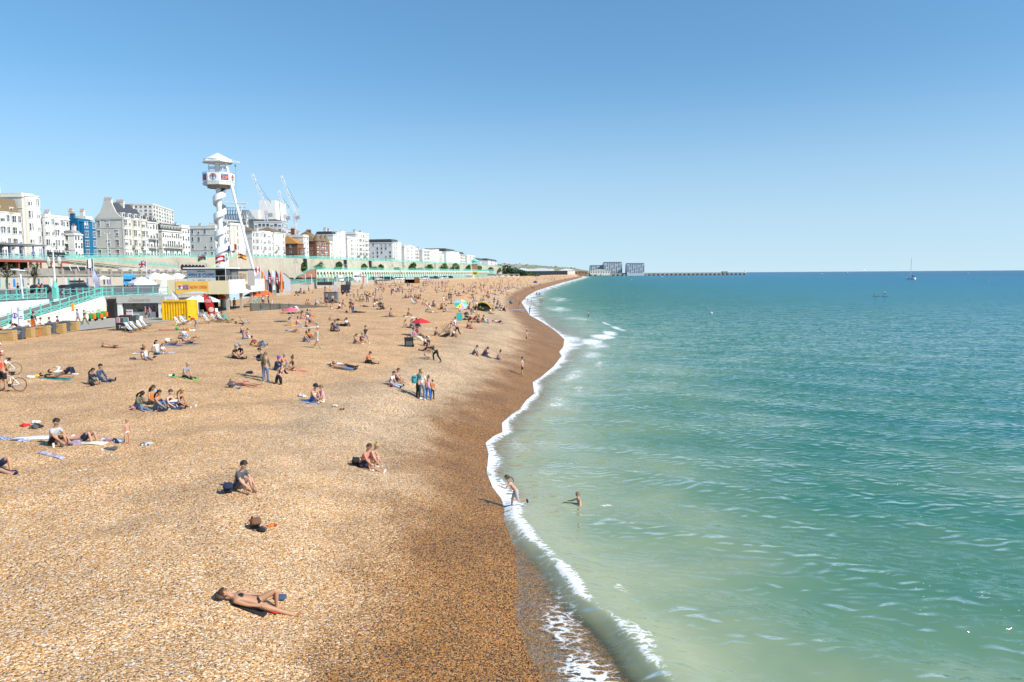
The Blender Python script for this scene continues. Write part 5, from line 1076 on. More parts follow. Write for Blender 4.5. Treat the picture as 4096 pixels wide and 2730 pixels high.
# ================================================================ vehicles
M_tyre = pm('tyre', (.02,.02,.02), .8); M_glass = pm('car_glass', (.02,.03,.04), .08, .3, 1, spec=.7); M_lamp = ink('lamp', (.75,.75,.72)); M_rear = ink('rear', (.45,.02,.02))
def paint(n, c): return pm('car_'+n, c, .25, .04, 1, spec=.6)
PAINT = {'black': paint('black',(.015,.017,.02)), 'navy': paint('navy',(.02,.035,.08)), 'grey': paint('grey',(.12,.13,.15)), 'silver': paint('silver',(.48,.49,.5)), 'white': paint('white',(.80,.80,.79)), 'red': paint('red',(.42,.03,.03)), 'blue': paint('blue',(.04,.11,.30))}
def car(label, loc, rz, col, suv=False, group=None, L=4.3, name='parked_car'):
 r = thing(name, label, 'car', loc, rz, group); h = 1.0 if suv else .85; top = 1.72 if suv else 1.42; w_ = .88
 prof = [(-L/2,.35),(L/2,.35),(L/2,h*.72),(L/2-.25,h*.95),(L*.22,h+.02),(-L*.46,h+.05),(-L/2,h*.9)]
 MB().yprism(prof, -w_, w_).build('body', PAINT[col], r)
 cab = [(L*.24,h),(L*.08,top-.06),(-L*.36,top-.04),(-L*.47,h+.02)]; b = MB(); b.yprism([(x*.99,z) for x,z in cab], -w_*.9, w_*.9); b.build('glazing', M_glass, r)
 b = MB(); b.add([(x,y,z) for x,y,z in ((L*.08,-w_*.86,top-.05),(-L*.36,-w_*.86,top-.03),(-L*.36,w_*.86,top-.03),(L*.08,w_*.86,top-.05),(L*.08,-w_*.86,top+.01),(-L*.36,-w_*.86,top+.02),(-L*.36,w_*.86,top+.02),(L*.08,w_*.86,top+.01))], [(3,2,1,0),(4,5,6,7),(0,1,5,4),(1,2,6,5),(2,3,7,6),(3,0,4,7)]); b.build('roof', PAINT[col], r)
 for x in (L*.30,-L*.30):
  for s in (-1,1):
   wl_ = MB().tube((x,s*(w_-.18),.33),(x,s*(w_+.02),.33),.33,n=14).build('wheel', M_tyre, r); MB().tube((x,s*(w_+.021),.33),(x,s*(w_+.03),.33),.2,n=10).build('rim', M_steel, wl_)
 for s in (-1,1):
  MB().cbox((L/2-.02,s*.6,.62),(.12,.3,.16)).build('headlight', M_lamp, r); MB().cbox((-L/2+.0,s*.66,.72),(.1,.2,.22)).build('rear_light', M_rear, r)
 return r
def roadpt(u, v, z=6.34): return at_z(u, v, z)
p = at_z(298, 1178, 6.34); car('dark grey four wheel drive with roof box, parked right of the lamp standard', (p.x, p.y, 6.34), D2R(-158), 'grey', True, 'cars on the upper promenade', 4.6)
MB().cbox((-.4,0,1.95),(1.9,.7,.34)).build('roof_box', M_dark, bpy.data.objects['parked_car'])
p = at_z(228, 1178, 6.34); car('black estate car parked left of the grey four wheel drive', (p.x, p.y+2, 6.34), D2R(-172), 'black', False, 'cars on the upper promenade')
p = at_z(100, 1176, 6.34); car('black car half hidden behind the people at the turquoise railing', (p.x, p.y+3, 6.34), D2R(-178), 'black', False, 'cars on the upper promenade')
row = [(1165,'black'),(1192,'black'),(1215,'grey'),(1234,'navy'),(1252,'navy'),(1270,'black'),(1287,'navy'),(1303,'grey'),(1330,'navy'),(1345,'black'),(1368,'navy'),(1382,'blue'),(1398,'black'),(1489,'black'),(1508,'white'),(1523,'silver'),(1537,'black'),(1551,'navy'),(1563,'navy'),(1586,'white'),(1604,'white'),(1690,'white'),(1706,'silver'),(1724,'grey'),(1745,'navy'),(1763,'white'),(1782,'silver'),(1800,'black')]
LB = {'black': 'black', 'grey': 'grey', 'navy': 'dark blue', 'blue': 'mid blue', 'white': 'white', 'silver': 'silver'}
proto = {}
def zone(u):
 return ('behind the busy cafe tables by the barn' if u < 1230 else 'between the yellow awning and the white van' if u < 1320 else 'between the white van and the coach' if u < 1400 else 'between the painted kiosk and the rust brown shed' if u < 1630 else 'beyond the rust brown shed')
cnt = {}
for i, (u, c) in enumerate(row):
 v = np.interp(u, [1165, 1300, 1500, 1700, 1800], [1128, 1126, 1122, 1119, 1116]); p = at_z(u, v, 6.33); key = (c, zone(u)); cnt[key] = cnt.get(key, 0)+1
 tot = sum(1 for uu, cc in row if (cc, zone(uu)) == key)
 ordn = '' if tot == 1 else ['first ', 'second ', 'third ', 'fourth ', 'fifth '][cnt[key]-1]
 lb = f'{ordn}{LB[c]} car from the left {zone(u)}' if tot > 1 else f'only {LB[c]} car {zone(u)}'
 sv = i % 3 == 0; a = D2R(random.choice([62, 66, 70]))+(math.pi if i % 2 else 0)
 if c in proto: dup(proto[c], (p.x, p.y, 6.33), a, lb, 'cars parked along the sea wall')
 else: proto[c] = car(lb, (p.x, p.y, 6.33), a, c, sv, 'cars parked along the sea wall')
def van(label, loc, rz, L, H, mat, cat='van', name='van', glassy=False):
 r = thing(name, label, cat, loc, rz); w_ = 1.05
 MB().yprism([(-L/2,.4),(L/2,.4),(L/2,H*.5),(L/2-.5,H*.94),(L/2-.9,H),(-L/2,H)], -w_, w_).build('body', mat, r)
 MB().yprism([(L/2-.02+.03,H*.5),(L/2-.47,H*.9),(L/2-.5,H*.9),(L/2-.02,H*.48)], -w_*.88, w_*.88).build('windscreen', M_glass, r)
 b = MB(); b.box(L/2-1.6,-w_-.02,H*.52,L/2-.75,w_+.02,H*.82)
 b.build('side_window', M_glass, r)
 if glassy: MB().box(-L/2+.5,-w_-.02,H*.48,L/2-1.8,w_+.02,H*.8).build('side_window', M_glass, r)
 for x in (L*.32,-L*.3):
  for s in (-1,1): MB().tube((x,s*(w_-.2),.38),(x,s*(w_+.02),.38),.38,n=12).build('wheel', M_tyre, r)
 for s in (-1,1): MB().cbox((L/2+.01,s*.75,.8),(.08,.3,.2)).build('headlight', M_lamp, r)
 return r
p = at_z(1360, 1128, 6.33); van('white panel van with open side facing the beach between parked cars', (p.x, p.y, 6.33), D2R(-66), 5.2, 2.5, PAINT['white'])
p = at_z(1426, 1127, 6.33); van('white coach with big dark windscreen parked behind the beach', (p.x, p.y+2, 6.33), D2R(-82), 9.5, 3.7, PAINT['white'], 'coach', 'coach', True)
p = at_z(520, 1146, 6.33); r = van('bright blue ice cream van behind the white parasols', (p.x, p.y, 6.33), D2R(-75), 5.4, 2.9, pm('van_blue', (.05,.33,.70), .3), 'van', 'ice_cream_van', True); MB().box(-2.4,-1.06,2.9,1.6,1.06,3.4).build('canopy', pm('van_pale_blue', (.16,.50,.80), .4), r)
r = thing('painted_kiosk', 'small kiosk painted white, blue and orange beside the coach', 'kiosk', (*at_z(1454, 1131, 5.9).xy, 5.6)); MB().box(-1.4,0,0,1.4,2,2.9).build('wall', ink('kiosk', (.55,.68,.72)), r); MB().box(-.35,-.04,0,.3,-.002,2.9).build('stripe', I_orange, r); MB().box(-1.5,-.2,2.9,1.5,2.2,3.05).build('roof', M_white, r)
r = thing('yellow_stall', 'market stall with yellow awning beside the sea wall tables', 'stall', (*at_z(1300, 1138, 5.9).xy, 5.6)); MB().box(-2.8,-.6,2.3,2.8,1.6,2.75).build('awning', ink('stall', (.75,.62,.22)), r); MB().box(-2.7,0,0,2.7,1.2,1.1).build('counter', M_dark, r)
for x in (-2.6, 2.6): MB().box(x-.05,-.4,0,x+.05,-.3,2.3).build('post', M_steel, r)
# rails along the sea wall and lamp standards
rail('railing', 'turquoise railing by the cafe tables on the sea wall near the barn', [Vector((float(XT(y))-4.3, y, 6.5)) for y in (206, 225, 245, 268)], M_turq, 1.15, 2.0, False, .12, (1,.66,.33), thick=.08)
rail('railing', 'turquoise railing on the sea wall in front of the coach and parked cars', [Vector((float(XT(y))-4.3, y, 6.5)) for y in (272, 300, 340, 380, 420)], M_turq, 1.15, 2.6, False, .12, (1,.66,.33), thick=.1)
rail('railing', 'far turquoise railing beyond the rust brown shed on the sea wall', [Vector((float(XT(y))-4.3, y, 6.5)) for y in (421, 500, 600, 700, 800)], M_turq, 1.3, 5, False, .2, (1,.66,.33), thick=.2)
def tall_lamp(u, vt, vb, label):
 p = at_z(u, vb, 6.33); h = at_y(u, vt, p.y).z-6.33; r = thing('lamp_standard', label, 'street lamp', (p.x, p.y, 6.33), 0, 'tall lamp standards along the sea front road'); t = max(.07, p.y/3000*.8)
 MB().tube((0,0,0),(0,0,h*.36),t*1.3,t*1.1).build('pedestal', M_turq, r); MB().tube((0,0,h*.36),(0,0,h*.86),t,t*.7).build('post', M_white, r)
 b = MB();
 for s in (-1,1): b.path([(0,0,h*.80),(s*h*.06,0,h*.86),(s*h*.085,0,h*.83)], t*.6); b.path([(0,0,h*.86),(s*h*.03,0,h*.93),(0,0,h)], t*.5)
 b.build('scrollwork', M_dark, r)
 for s in (-1,1): MB().lathe([(.02,h*.835),(h*.022,h*.82),(h*.02,h*.79),(.02,h*.765)], 8, (s*h*.085,0,0)).build('lantern', pm('lantern_glass', (.55,.56,.45)), r)
for k_, (u, vt, vb) in enumerate(((1067,1040,1120),(1186,1035,1126),(1293,1045,1124),(1381,1045,1124),(1517,1060,1122),(1570,1056,1121),(1619,1060,1119),(1700,1064,1117),(1758,1066,1116),(1820,1058,1114))):
 tall_lamp(u, vt, vb, ['tall lamp standard behind the orange feather banner of the barn','tall lamp standard at the start of the cream arches','tall lamp standard behind the yellow awning stall','tall lamp standard just left of the white coach','tall lamp standard right of the painted kiosk','tall lamp standard midway between painted kiosk and rust brown shed','tall lamp standard just left of the rust brown shed','first tall lamp standard right of the rust brown shed','second tall lamp standard right of the rust brown shed','tall lamp standard near the white beach kiosk and hoarding'][k_])
for u, vb, lb in ((1222,1131,'thin white lamp post by the cafe tables on the sea wall'),(1247,1134,'thin white lamp post left of the yellow awning'),(1313,1131,'thin white lamp post right of the yellow awning'),(1348,1130,'thin white lamp post in front of the white van'),(1394,1128,'thin white lamp post beside the coach windscreen'),(1429,1128,'thin white lamp post in front of the coach side'),(1500,1124,'thin white lamp post left of the first white car'),(1535,1123,'thin white lamp post among the dark cars'),(1562,1122,'thin white lamp post before the pair of white cars')):
 p = at_z(u, vb, 6.33); r = thing('lamp_post', lb, 'street lamp', (p.x, p.y, 6.33), 0, 'thin lamp posts along the sea wall'); h = 34*p.y/3000
 MB().tube((0,0,0),(0,0,h),.11,.08).build('post', M_white, r); MB().bar((0,0,h),(-.9,0,h+.1),.16).build('lamp_head', M_white, r)
# posts on the upper road
for k_, u in enumerate((14, 230, 430, 585, 628)):
 y = front_y(u)*.94; r = thing('lamp_standard', ['tall thin lamp post before the left edge house', 'tall thin lamp post before the white five bay house', 'tall thin lamp post before the beige gable', 'ornate lamp standard before the bays of the beige house', 'tall thin lamp post where the dormered terrace begins'][k_], 'street lamp', (float(XW(y))-2, y, float(ZR(y))), 0, 'lamp posts on the upper road')
 MB().tube((0,0,0),(0,0,9.5),.14,.09).build('post', M_white, r); MB().bar((-.9,0,9.3),(.9,0,9.3),.12).build('bracket', M_dark, r)
 for s in (-1,1): MB().ell((s*.9,0,8.9),(.26,.26,.4),8,6).build('lantern', pm('lantern_glass', (.55,.56,.45)), r)
# ================================================================ palms
def palm(label, u, vb, vt, heads):
 p = at_z(u, vb, 6.34); r = thing('palm_tree', label, 'palm tree', (p.x, p.y, 6.34)); h = at_y(u, vt, p.y).z-6.34
 MB().path([(0,0,0),(.05,0,h*.35),(.1,0,h*.55)], .16, 8).build('trunk', pm('palm_bark', (.17,.12,.08), .9, .3, 6), r)
 b = MB(); c = MB()
 for (dx, dz, s) in heads:
  o = Vector((dx, random.uniform(-.4,.4), h*dz)); b.tube((.1,0,h*.5), o, .1, .07, 6)
  for _ in range(46):
   a = random.uniform(0,6.28); el = random.uniform(-.5,1.3); d = Vector((math.cos(a)*math.cos(el), math.sin(a)*math.cos(el), math.sin(el))); sd_ = Vector((-math.sin(a),math.cos(a),0))*.05
   m = o+d*s*.6; t = o+d*s-Vector((0,0,.18*s)); c.add([o-sd_*.6, o+sd_*.6, m+sd_, m-sd_, t], [(0,1,2,3),(3,2,4)])
 b.build('branch', pm('palm_bark', (.17,.12,.08)), r); c.build('crown', pm('palm_green', (.09,.12,.045), .7, .5, 2), r)
palm('palm with several spiky heads at the left edge before the poster windows', 30, 1168, 1050, ((-.9,.72,1.0),(.1,.88,.9),(1.1,.8,1.0),(.0,.62,1.1),(-1.5,.62,.9),(1.6,.62,.9)))
palm('palm with drooping spiky crowns right of the winged white lamp', 139, 1172, 1055, ((-.1,.55,1.3),(.3,.78,.9),(.0,.98,.8),(.7,.92,.8),(.5,.6,1.2)))
# ================================================================ parasols, stalls and beach furniture
def parasol(label, p, rad, h, mat, sides=8, drop=.16, pole=True, name='parasol', tilt=None, group=None, colors=None):
 r = thing(name, label, 'parasol', p, 0, group); R = Matrix.Identity(4) if tilt is None else Matrix.Translation((0,0,h*.5)) @ Matrix.Rotation(tilt[0],4,'X') @ Matrix.Rotation(tilt[1],4,'Y') @ Matrix.Translation((0,0,-h*.5))
 b = MB(); b.lathe([(rad,h-rad*.42-drop),(rad,h-rad*.42),(rad*.55,h-rad*.2),(.03,h)], sides)
 if colors: b.m = [k_ % sides % len(colors) for k_ in range(len(b.f))]
 b.tf(R); b.build('canopy', colors or mat, r)
 MB().tube((0,0,0),(0,0,h-.05),.03,.03).tf(R).build('pole', M_steel, r); MB().tube((0,0,h),(0,0,h+.12),.03,.01).tf(R).build('finial', M_steel, r)
 return r
M_canv = pm('white_canvas', (.82,.81,.77), .8, .04, 1)
def parat(label, u, v_top, D, z0, rad, mat, **k_): p = at_y(u, v_top, D); return parasol(label, (p.x, D, z0), rad, p.z-z0, mat, **k_)
parat('big white parasol nearest the turquoise terrace rail', 566, 1108, 104, 6.4, 2.05, M_canv, sides=4, drop=.25, group='white parasols on the cafe terrace')
parat('white parasol behind and right of the biggest one on the terrace', 620, 1090, 112, 6.8, 1.9, M_canv, sides=4, drop=.25, group='white parasols on the cafe terrace')
parat('white parasol overlapping its neighbour at the terrace middle', 655, 1093, 118, 6.8, 1.8, M_canv, sides=4, drop=.25, group='white parasols on the cafe terrace')
parat('white parasol nearest the fish and chips hut', 710, 1092, 120, 6.9, 1.7, M_canv, sides=4, drop=.25, group='white parasols on the cafe terrace')
parat('white parasol half cut by the terrace corner, lowest on the upper promenade', 412, 1103, 140, 6.4, .01+1.2, M_canv, sides=4, drop=.2, group='white parasols on the cafe terrace')
parat('white beach side parasol close beside the yellow container', 772, 1186, 95, 3.6, 1.25, M_canv, sides=6, drop=.2, group='white parasols under the terrace')
parat('white parasol behind the red feather banner', 795, 1183, 99, 3.6, 1.4, M_canv, sides=6, drop=.2, group='white parasols under the terrace')
parat('white parasol right of the red feather banner', 838, 1186, 97, 3.6, 1.25, M_canv, sides=6, drop=.2, group='white parasols under the terrace')
for u, v, D, lb in ((880,1177,122,'orange parasol under the deck, leftmost of the orange ones'),(1012,1168,128,'orange parasol by the white corner of the deck'),(1040,1165,138,'orange parasol in the middle of the row by the white fence'),(1062,1163,150,'orange parasol nearest the slatted fence')):
 parat(lb, u, v, D, 3.75, 1.6, pm('orange_canvas', (.78,.14,.03), .7), sides=8, drop=.12, group='orange parasols')
# flags
def flag(label, u, v0, v1, D, fu, fv0, fv1, bands, vert=False, extra=None):
 p = at_y(u, v0, D); h = at_y(u, v1, D).z; r = thing('flag', label, 'flag', (p.x, D, p.z)); H = h-p.z
 MB().tube((0,0,0),(0,0,H),.05,.04).build('pole', M_white, r)
 k_ = D/3000; w_ = (fu-u)*k_; z1, z0 = H-(fv0-v1)*k_, H-(fv1-v1)*k_; n = 12; b = MB(); vs = []
 nb = len(bands)
 for i in range(n+1):
  t = i/n; y = .16*math.sin(t*7); dz = .18*math.sin(t*5)*abs(w_)*.4-.1*t*t*abs(w_)
  for j in range(nb+1 if not vert else 2):
   f = j/(nb if not vert else 1); vs.append((w_*t, y, z1+(z0-z1)*f+dz))
 m = (nb+1) if not vert else 2
 for i in range(n):
  for j in range(m-1): b.add([], [], 0); b.f.append((i*m+j,(i+1)*m+j,(i+1)*m+j+1,i*m+j+1)); b.m.append(j if not vert else min(nb-1, int(i*nb/n)))
 b.v = vs; me = b.mesh('cloth', bands, True); me.polygons.foreach_set('material_index', b.m); cl = put('cloth', me, r)
 if extra: extra(cl, w_, z0, z1)
f_g, f_o, f_b, f_y = ink('flag green',(.02,.30,.12)), ink('flag orange',(.75,.20,.08)), ink('flag blue',(.05,.07,.40)), ink('flag yellow',(.80,.50,.06))
def cross(mat, w1, diag=None):
 def e(cl, w_, z0, z1):
  zc = (z0+z1)/2; b = MB(); b.cbox((w_/2,-.2,zc),(abs(w_)*.95,.05,w1)); b.cbox((w_/2,-.2,zc),(w1*1.2,.06,abs(z1-z0)*.95)); b.cbox((w_/2,.2,zc),(abs(w_)*.95,.05,w1))
  b.build('red_cross', mat, cl)
  if diag:
   b = MB(); b.bar((w_*.05,-.16,z0),(w_*.95,-.16,z1),.05,w1*.9); b.bar((w_*.05,-.16,z1),(w_*.95,-.16,z0),.05,w1*.9); b.cbox((w_/2,-.17,zc),(abs(w_)*.95,.04,w1*1.9)); b.cbox((w_/2,-.17,zc),(w1*2.1,.04,abs(z1-z0)*.95)); b.build('white_cross', I_white, cl)
 return e
flag('green white and red flag on a pole above the ramp', 378, 1150, 1030, 112, 352, 1037, 1072, [f_g, I_white, I_red], True)
flag('blue flag with red and white crosses left of the parasols', 588, 1120, 1040, 114, 559, 1045, 1070, [I_navy], False, cross(I_red, .16, True))
def dragon(cl, w_, z0, z1):
 zc = (z0+z1)/2; b = MB(); b.ell((w_*.5,-.2,zc),(abs(w_)*.26,.05,.14),8,5); b.bar((w_*.6,-.2,zc),(w_*.8,-.2,zc+.3),.08); b.bar((w_*.4,-.2,zc),(w_*.2,-.2,zc+.24),.08); b.bar((w_*.4,-.2,zc),(w_*.35,-.2,zc-.3),.07); b.bar((w_*.6,-.2,zc),(w_*.65,-.2,zc-.3),.07); b.build('red_beast', I_red, cl)
flag('white and green flag with a red beast, above the graffiti wall', 826, 1080, 1014, 124, 792, 1017, 1042, [I_white, f_g], False, dragon)
flag('red white and red striped flag in front of the spiral tower', 904, 1128, 1022, 114, 864, 1024, 1050, [I_red, I_white, I_red])
flag('orange white and blue flag beside the tower foot', 950, 1060, 974, 128, 911, 979, 1001, [f_o, I_white, f_b], True)
flag('red and yellow striped flag between tower and leaning strut', 952, 1075, 1014, 126, 986, 1017, 1036, [I_red, f_y, I_red])
flag('white flag with red cross at the deck corner', 1043, 1124, 1065, 128, 1014, 1070, 1091, [I_white], False, cross(I_red, .16))
# info sign, planters, bins
def q3(u, v, z): p = at_z(u, v, z); return Vector((p.x, p.y, z))
p = q3(72, 1322, 3.66); r = thing('information_sign', 'white and violet information sign with big letter i beside the ramp rail', 'sign', (p.x, p.y, 3.66), D2R(12))
MB().box(-.48,0,0,.1,.14,2.15).prism([(-.48,0),(.1,0),(.1,.14),(-.48,.14)], 2.151, 2.3).build('panel', M_white, r); MB().box(.12,.02,0,.55,.14,1.95).build('panel', M_white, r); MB().box(-.52,.0,0,-.483,.15,2.15).build('edge', ink('violet_edge', (.12,.09,.35)), r); MB().box(.1,-.02,0,.119,.15,2.3).build('edge', ink('violet_edge', (.12,.09,.35)), r)
write('i', r, (-.2,-.02,1.45), .8, ink('violet_edge', (.12,.09,.35)), bold=.02); MB().lathe([(.26,0),(.26,.015),(.2,.016)], 16).tf(Matrix.Translation((-.2,-.004,1.5)) @ Matrix.Rotation(math.pi/2,4,'X')).build('ring', ink('violet_edge', (.12,.09,.35)), r); write('i 360', r, (.33,0,1.4), .14, I_navy); write('BEACH', r, (.33,0,1.2), .11, I_navy)
boxes = [(36,1366,'wooden planter box nearest the left edge'), (110,1353,'second wooden planter box, right of the first wheeled bin'), (174,1344,'wooden planter box in the middle of the row beside the orange chair'), (238,1334,'wooden planter box with rope handle right of the second wheeled bin'), (292,1325,'last wooden planter box, nearest the walking couple')]
M_rope = ink('rope', (.62,.50,.18))
for k_, (u, v, lb) in enumerate(boxes):
 p = q3(u, v, 3.6); r = thing('planter_box', lb, 'planter', (p.x, p.y, 3.55), D2R(8), 'wooden planter boxes by the beach tables')
 s = .92; b = MB()
 for j in range(5): b.box(-.5,-.4,.02+j*.2,.5,.4,.205+j*.2)
 b.build('boards', M_wood, r); MB().box(-.47,-.37,.9,.47,.37,1.04).build('liner', M_dark, r); MB().bar((-.42,-.44,.8),(.2,-.44,.84),.035).build('handle', M_steel, r)
 MB().path([(-.35,-.43,.12),(-.1,-.45,.05),(.2,-.43,.16)], .02).build('rope', M_rope, r)
for u, v, lb in ((80,1358,'grey wheeled bin with white print between the first two planters'),(205,1337,'grey wheeled bin between the third and fourth planters'),(262,1328,'grey wheeled bin between the last two planters')):
 p = q3(u, v, 3.6); r = thing('wheeled_bin', lb, 'bin', (p.x, p.y, 3.55), D2R(8), 'grey wheeled bins between the planters'); m = pm('bin_grey', (.10,.11,.13), .5)
 MB().add([(-.28,-.3,.12),(.28,-.3,.12),(.28,.3,.12),(-.28,.3,.12),(-.36,-.36,1.0),(.36,-.36,1.0),(.36,.36,1.0),(-.36,.36,1.0)], [(0,3,2,1),(4,5,6,7),(0,1,5,4),(1,2,6,5),(2,3,7,6),(3,0,4,7)]).build('body', m, r)
 MB().add([(-.38,-.4,1.0),(.38,-.4,1.0),(.38,.4,1.0),(-.38,.4,1.0),(-.34,-.34,1.1),(.34,-.34,1.1),(.34,.36,1.14),(-.34,.36,1.14)], [(0,3,2,1),(4,5,6,7),(0,1,5,4),(1,2,6,5),(2,3,7,6),(3,0,4,7)]).build('lid', m, r)
 for s in (-1,1): MB().tube((s*.22,.28,.1),(s*.32,.28,.1),.1,n=10).build('wheel', M_tyre, r)
 write('BEACH', r, (0,-.37,.75), .16, I_white); write('BOX', r, (0,-.365,.58), .16, I_white)
def chair(label, p, rz, mat, group=None, name='plastic_chair'):
 r = thing(name, label, 'chair', p, rz, group)
 MB().box(-.22,-.22,.42,.22,.22,.46).build('seat', mat, r); MB().add([(-.24,-.22,.46),(-.2,-.22,.46),(-.3,-.22,.88),(-.34,-.22,.88),(-.24,.22,.46),(-.2,.22,.46),(-.3,.22,.88),(-.34,.22,.88)], [(0,1,2,3),(7,6,5,4),(0,4,5,1),(1,5,6,2),(2,6,7,3),(3,7,4,0)]).build('backrest', mat, r)
 for x in (-.2,.2):
  for y in (-.2,.2): MB().tube((x,y,.42),(x*1.2,y*1.2,0),.025,.02,6).build('leg', mat, r)
 return r
M_och = pm('orange_plastic', (.80,.17,.01), .4)
p = q3(148, 1350, 3.6); chair('orange plastic chair beside the middle planter', (p.x, p.y, 3.58), D2R(200), M_och)
p = q3(120, 1330, 3.6); r = chair('taller orange chair behind the seated blonde woman', (p.x, p.y, 3.58), D2R(250), M_och); r.scale = (1.2,1.2,1.5)
wc = None
for k_, (u, v) in enumerate(((800,1270),(815,1266),(832,1268),(850,1262),(866,1260),(880,1264))):
 p = q3(u, v, 3.66); lb = ['white plastic chair nearest the container at the parasol tables','white plastic chair facing away by the red banner','white plastic chair behind the red feather banner','white plastic chair in the second row right of the banner','white plastic chair at the back under the parasol','rightmost white plastic chair of the group'][k_]
 if wc is None: wc = chair(lb, (p.x,p.y,3.66), .4, pm('white_plastic', (.80,.80,.80), .4), 'white plastic chairs')
 else: dup(wc, (p.x,p.y,3.66), k_*1.3, lb)
for k_, (u, v) in enumerate(((1010,1215),(1025,1210),(1042,1206),(905,1218),(870,1216))):
 p = q3(u, v, 3.72); r = thing('picnic_table', ['pale turquoise picnic table nearest the deck corner','pale turquoise picnic table by the slatted fence end','pale turquoise picnic table between two others by the fence','pale turquoise picnic table under the deck','pale turquoise picnic table far left under the deck'][k_], 'table', (p.x,p.y,3.7), D2R(80), 'picnic tables by the orange parasols')
 MB().box(-.9,-.38,.72,.9,.38,.78).build('tabletop', M_turqd, r)
 for s in (-1,1): MB().box(-.9,s*.75-.14,.42,.9,s*.75+.14,.47).build('bench', M_turqd, r); MB().bar((s*.7,-.75,0),(s*.7,0,.72),.07).bar((s*.7,.75,0),(s*.7,0,.72),.07).build('leg', M_turqd, r)
for k_, (u, v) in enumerate(((368,1286),(396,1282),(417,1276))):
 p = q3(u, v, 3.66); r = thing('sweeper_cart', ['green street sweeper cart nearest the walking woman','middle green street sweeper cart under the yellow box','green street sweeper cart nearest the service door'][k_], 'cart', (p.x,p.y,3.66), D2R(-20), 'green sweeper carts'); m = ink('cart green', (.03,.38,.07))
 MB().tube((0,0,.25),(0,0,.95),.3,.36,12).build('drum', m, r); MB().tube((.4,0,.3),(.4,0,.85),.18,.2,10).build('drum', M_och, r); MB().bar((-.3,-.3,.9),(-.7,-.3,1.15),.04).bar((-.3,.3,.9),(-.7,.3,1.15),.04).bar((-.7,-.3,1.15),(-.7,.3,1.15),.04).build('handle', M_dark, r)
 for s in (-1,1): MB().tube((.1,s*.36,.2),(.1,s*.42,.2),.2,n=12).build('wheel', M_tyre, r)
r = thing('wall_box', 'orange and yellow emergency box fixed on the white ramp wall', 'box', (-52.6, 89.6, 5.05), 0); MB().box(0,0,0,.12,.5,.75).build('case', f_y, r); MB().box(.121,0,0,.14,.18,.75).build('panel', I_orange, r)
# deck chair kiosk with boards
p = on_beach(494, 1324); r = thing('hire_kiosk', 'black chalkboard kiosk with three framed posters and red roof sign for deck chairs', 'kiosk', (p.x, p.y, p.z-.05), D2R(-6))
MB().box(-.8,0,0,.75,1.0,1.5).build('cabinet', M_dark, r)
for k_, c in enumerate(((.60,.30,.33),(.10,.08,.14),(.10,.36,.36))): f = MB().box(-.7+k_*.46,-.03,.85,-.32+k_*.46,-.002,1.38).build('poster_frame', M_white, r); MB().box(-.67+k_*.46,-.05,.88,-.35+k_*.46,-.031,1.35).build('poster', ink('kioskposter%d' % k_, c), f)
write('Two', r, (-.15,-.02,.42), .42, I_white, shear=.2); s_ = MB().box(.2,.3,1.52,.85,.36,2.15).build('roof_sign', M_white, r); write('For Hire', s_, (.52,.28,1.98), .17, I_navy); MB().box(.2,.28,1.52,.85,.298,1.64).build('stripe', I_red, s_); MB().cbox((-.1,.5,1.56),(.9,.5,.08)).build('tray', I_red, r)
p = on_beach(541, 1312); r = thing('display_board', 'grey chalkboard panel leaning beside the black kiosk', 'board', (p.x, p.y, p.z-.03), D2R(6)); MB().box(-.42,0,0,.4,.1,1.45).build('panel', pm('slate_board', (.16,.17,.18), .7, .3, 2), r); MB().cbox((0,.05,1.47),(.86,.14,.06)).build('frame', M_white, r)
p = on_beach(567, 1292); r = thing('sandwich_board', 'small white price board beside the striped deck chairs', 'board', (p.x, p.y, p.z), 0); MB().bar((0,-.15,0),(0,0,.8),.4,.03).build('panel', M_white, r); MB().cbox((0,-.16,.15),(.42,.02,.14)).build('stripe', I_red, r)
# deck chairs
def deckchair(label, p, rz, stripes, group):
 r = thing('deck_chair', label, 'deck chair', p, rz, group)
 for s in (-.27,.27):
  MB().bar((-.75,s,1.0),(.55,s,.05),.045).build('frame_rail', M_wood, r); MB().bar((-.35,s*.9,.03),(.6,s*.9,.48),.04).build('frame_rail', M_wood, r); MB().bar((-.3,s*1.05,.62),(-.62,s*1.05,.02),.035).build('prop', M_wood, r)
 b = MB(); n = 6; m = 10; pr = [(lerp(-.74,.56,t), lerp(1.0,.46,t)-.40*math.sin(math.pi*t)) for t in np.linspace(0,1,m)]
 for j in range(n):
  for k_ in range(m-1):
   y0, y1 = -.25+.5*j/n, -.25+.5*(j+1)/n; (x0,z0),(x1,z1) = pr[k_], pr[k_+1]; b.add([(x0,y0,z0),(x0,y1,z0),(x1,y1,z1),(x1,y0,z1)], [(0,1,2,3)], j % 2)
 b.build('sling', stripes, r); return r
ST = [ink('stripe white', (.78,.78,.78)), ink('stripe blue', (.25,.40,.60))]; TE = [ink('teal', (.02,.30,.28)), ink('teal2', (.03,.36,.34))]
dc = [(528,1332,'empty blue striped deck chair nearest the black kiosk'),(548,1327,'second empty striped deck chair right of the kiosk'),(567,1322,'third empty striped deck chair in the row by the kiosk'),(586,1316,'fourth empty striped deck chair, last of the row by the kiosk'),(722,1305,'striped deck chair standing empty before the yellow container'),(742,1300,'striped deck chair with the reader in front of the yellow container'),(838,1294,'striped deck chair left of the two resting women'),(868,1290,'striped deck chair holding the woman in black top'),(893,1290,'striped deck chair holding the second resting woman')]
d0 = None; GRP = 'striped deck chairs'
for u, v, lb in dc:
 p = on_beach(u, v); a = D2R(random.uniform(-28,-12))
 if d0 is None: d0 = deckchair(lb, p, a, ST, GRP)
 else: dup(d0, p, a, lb)
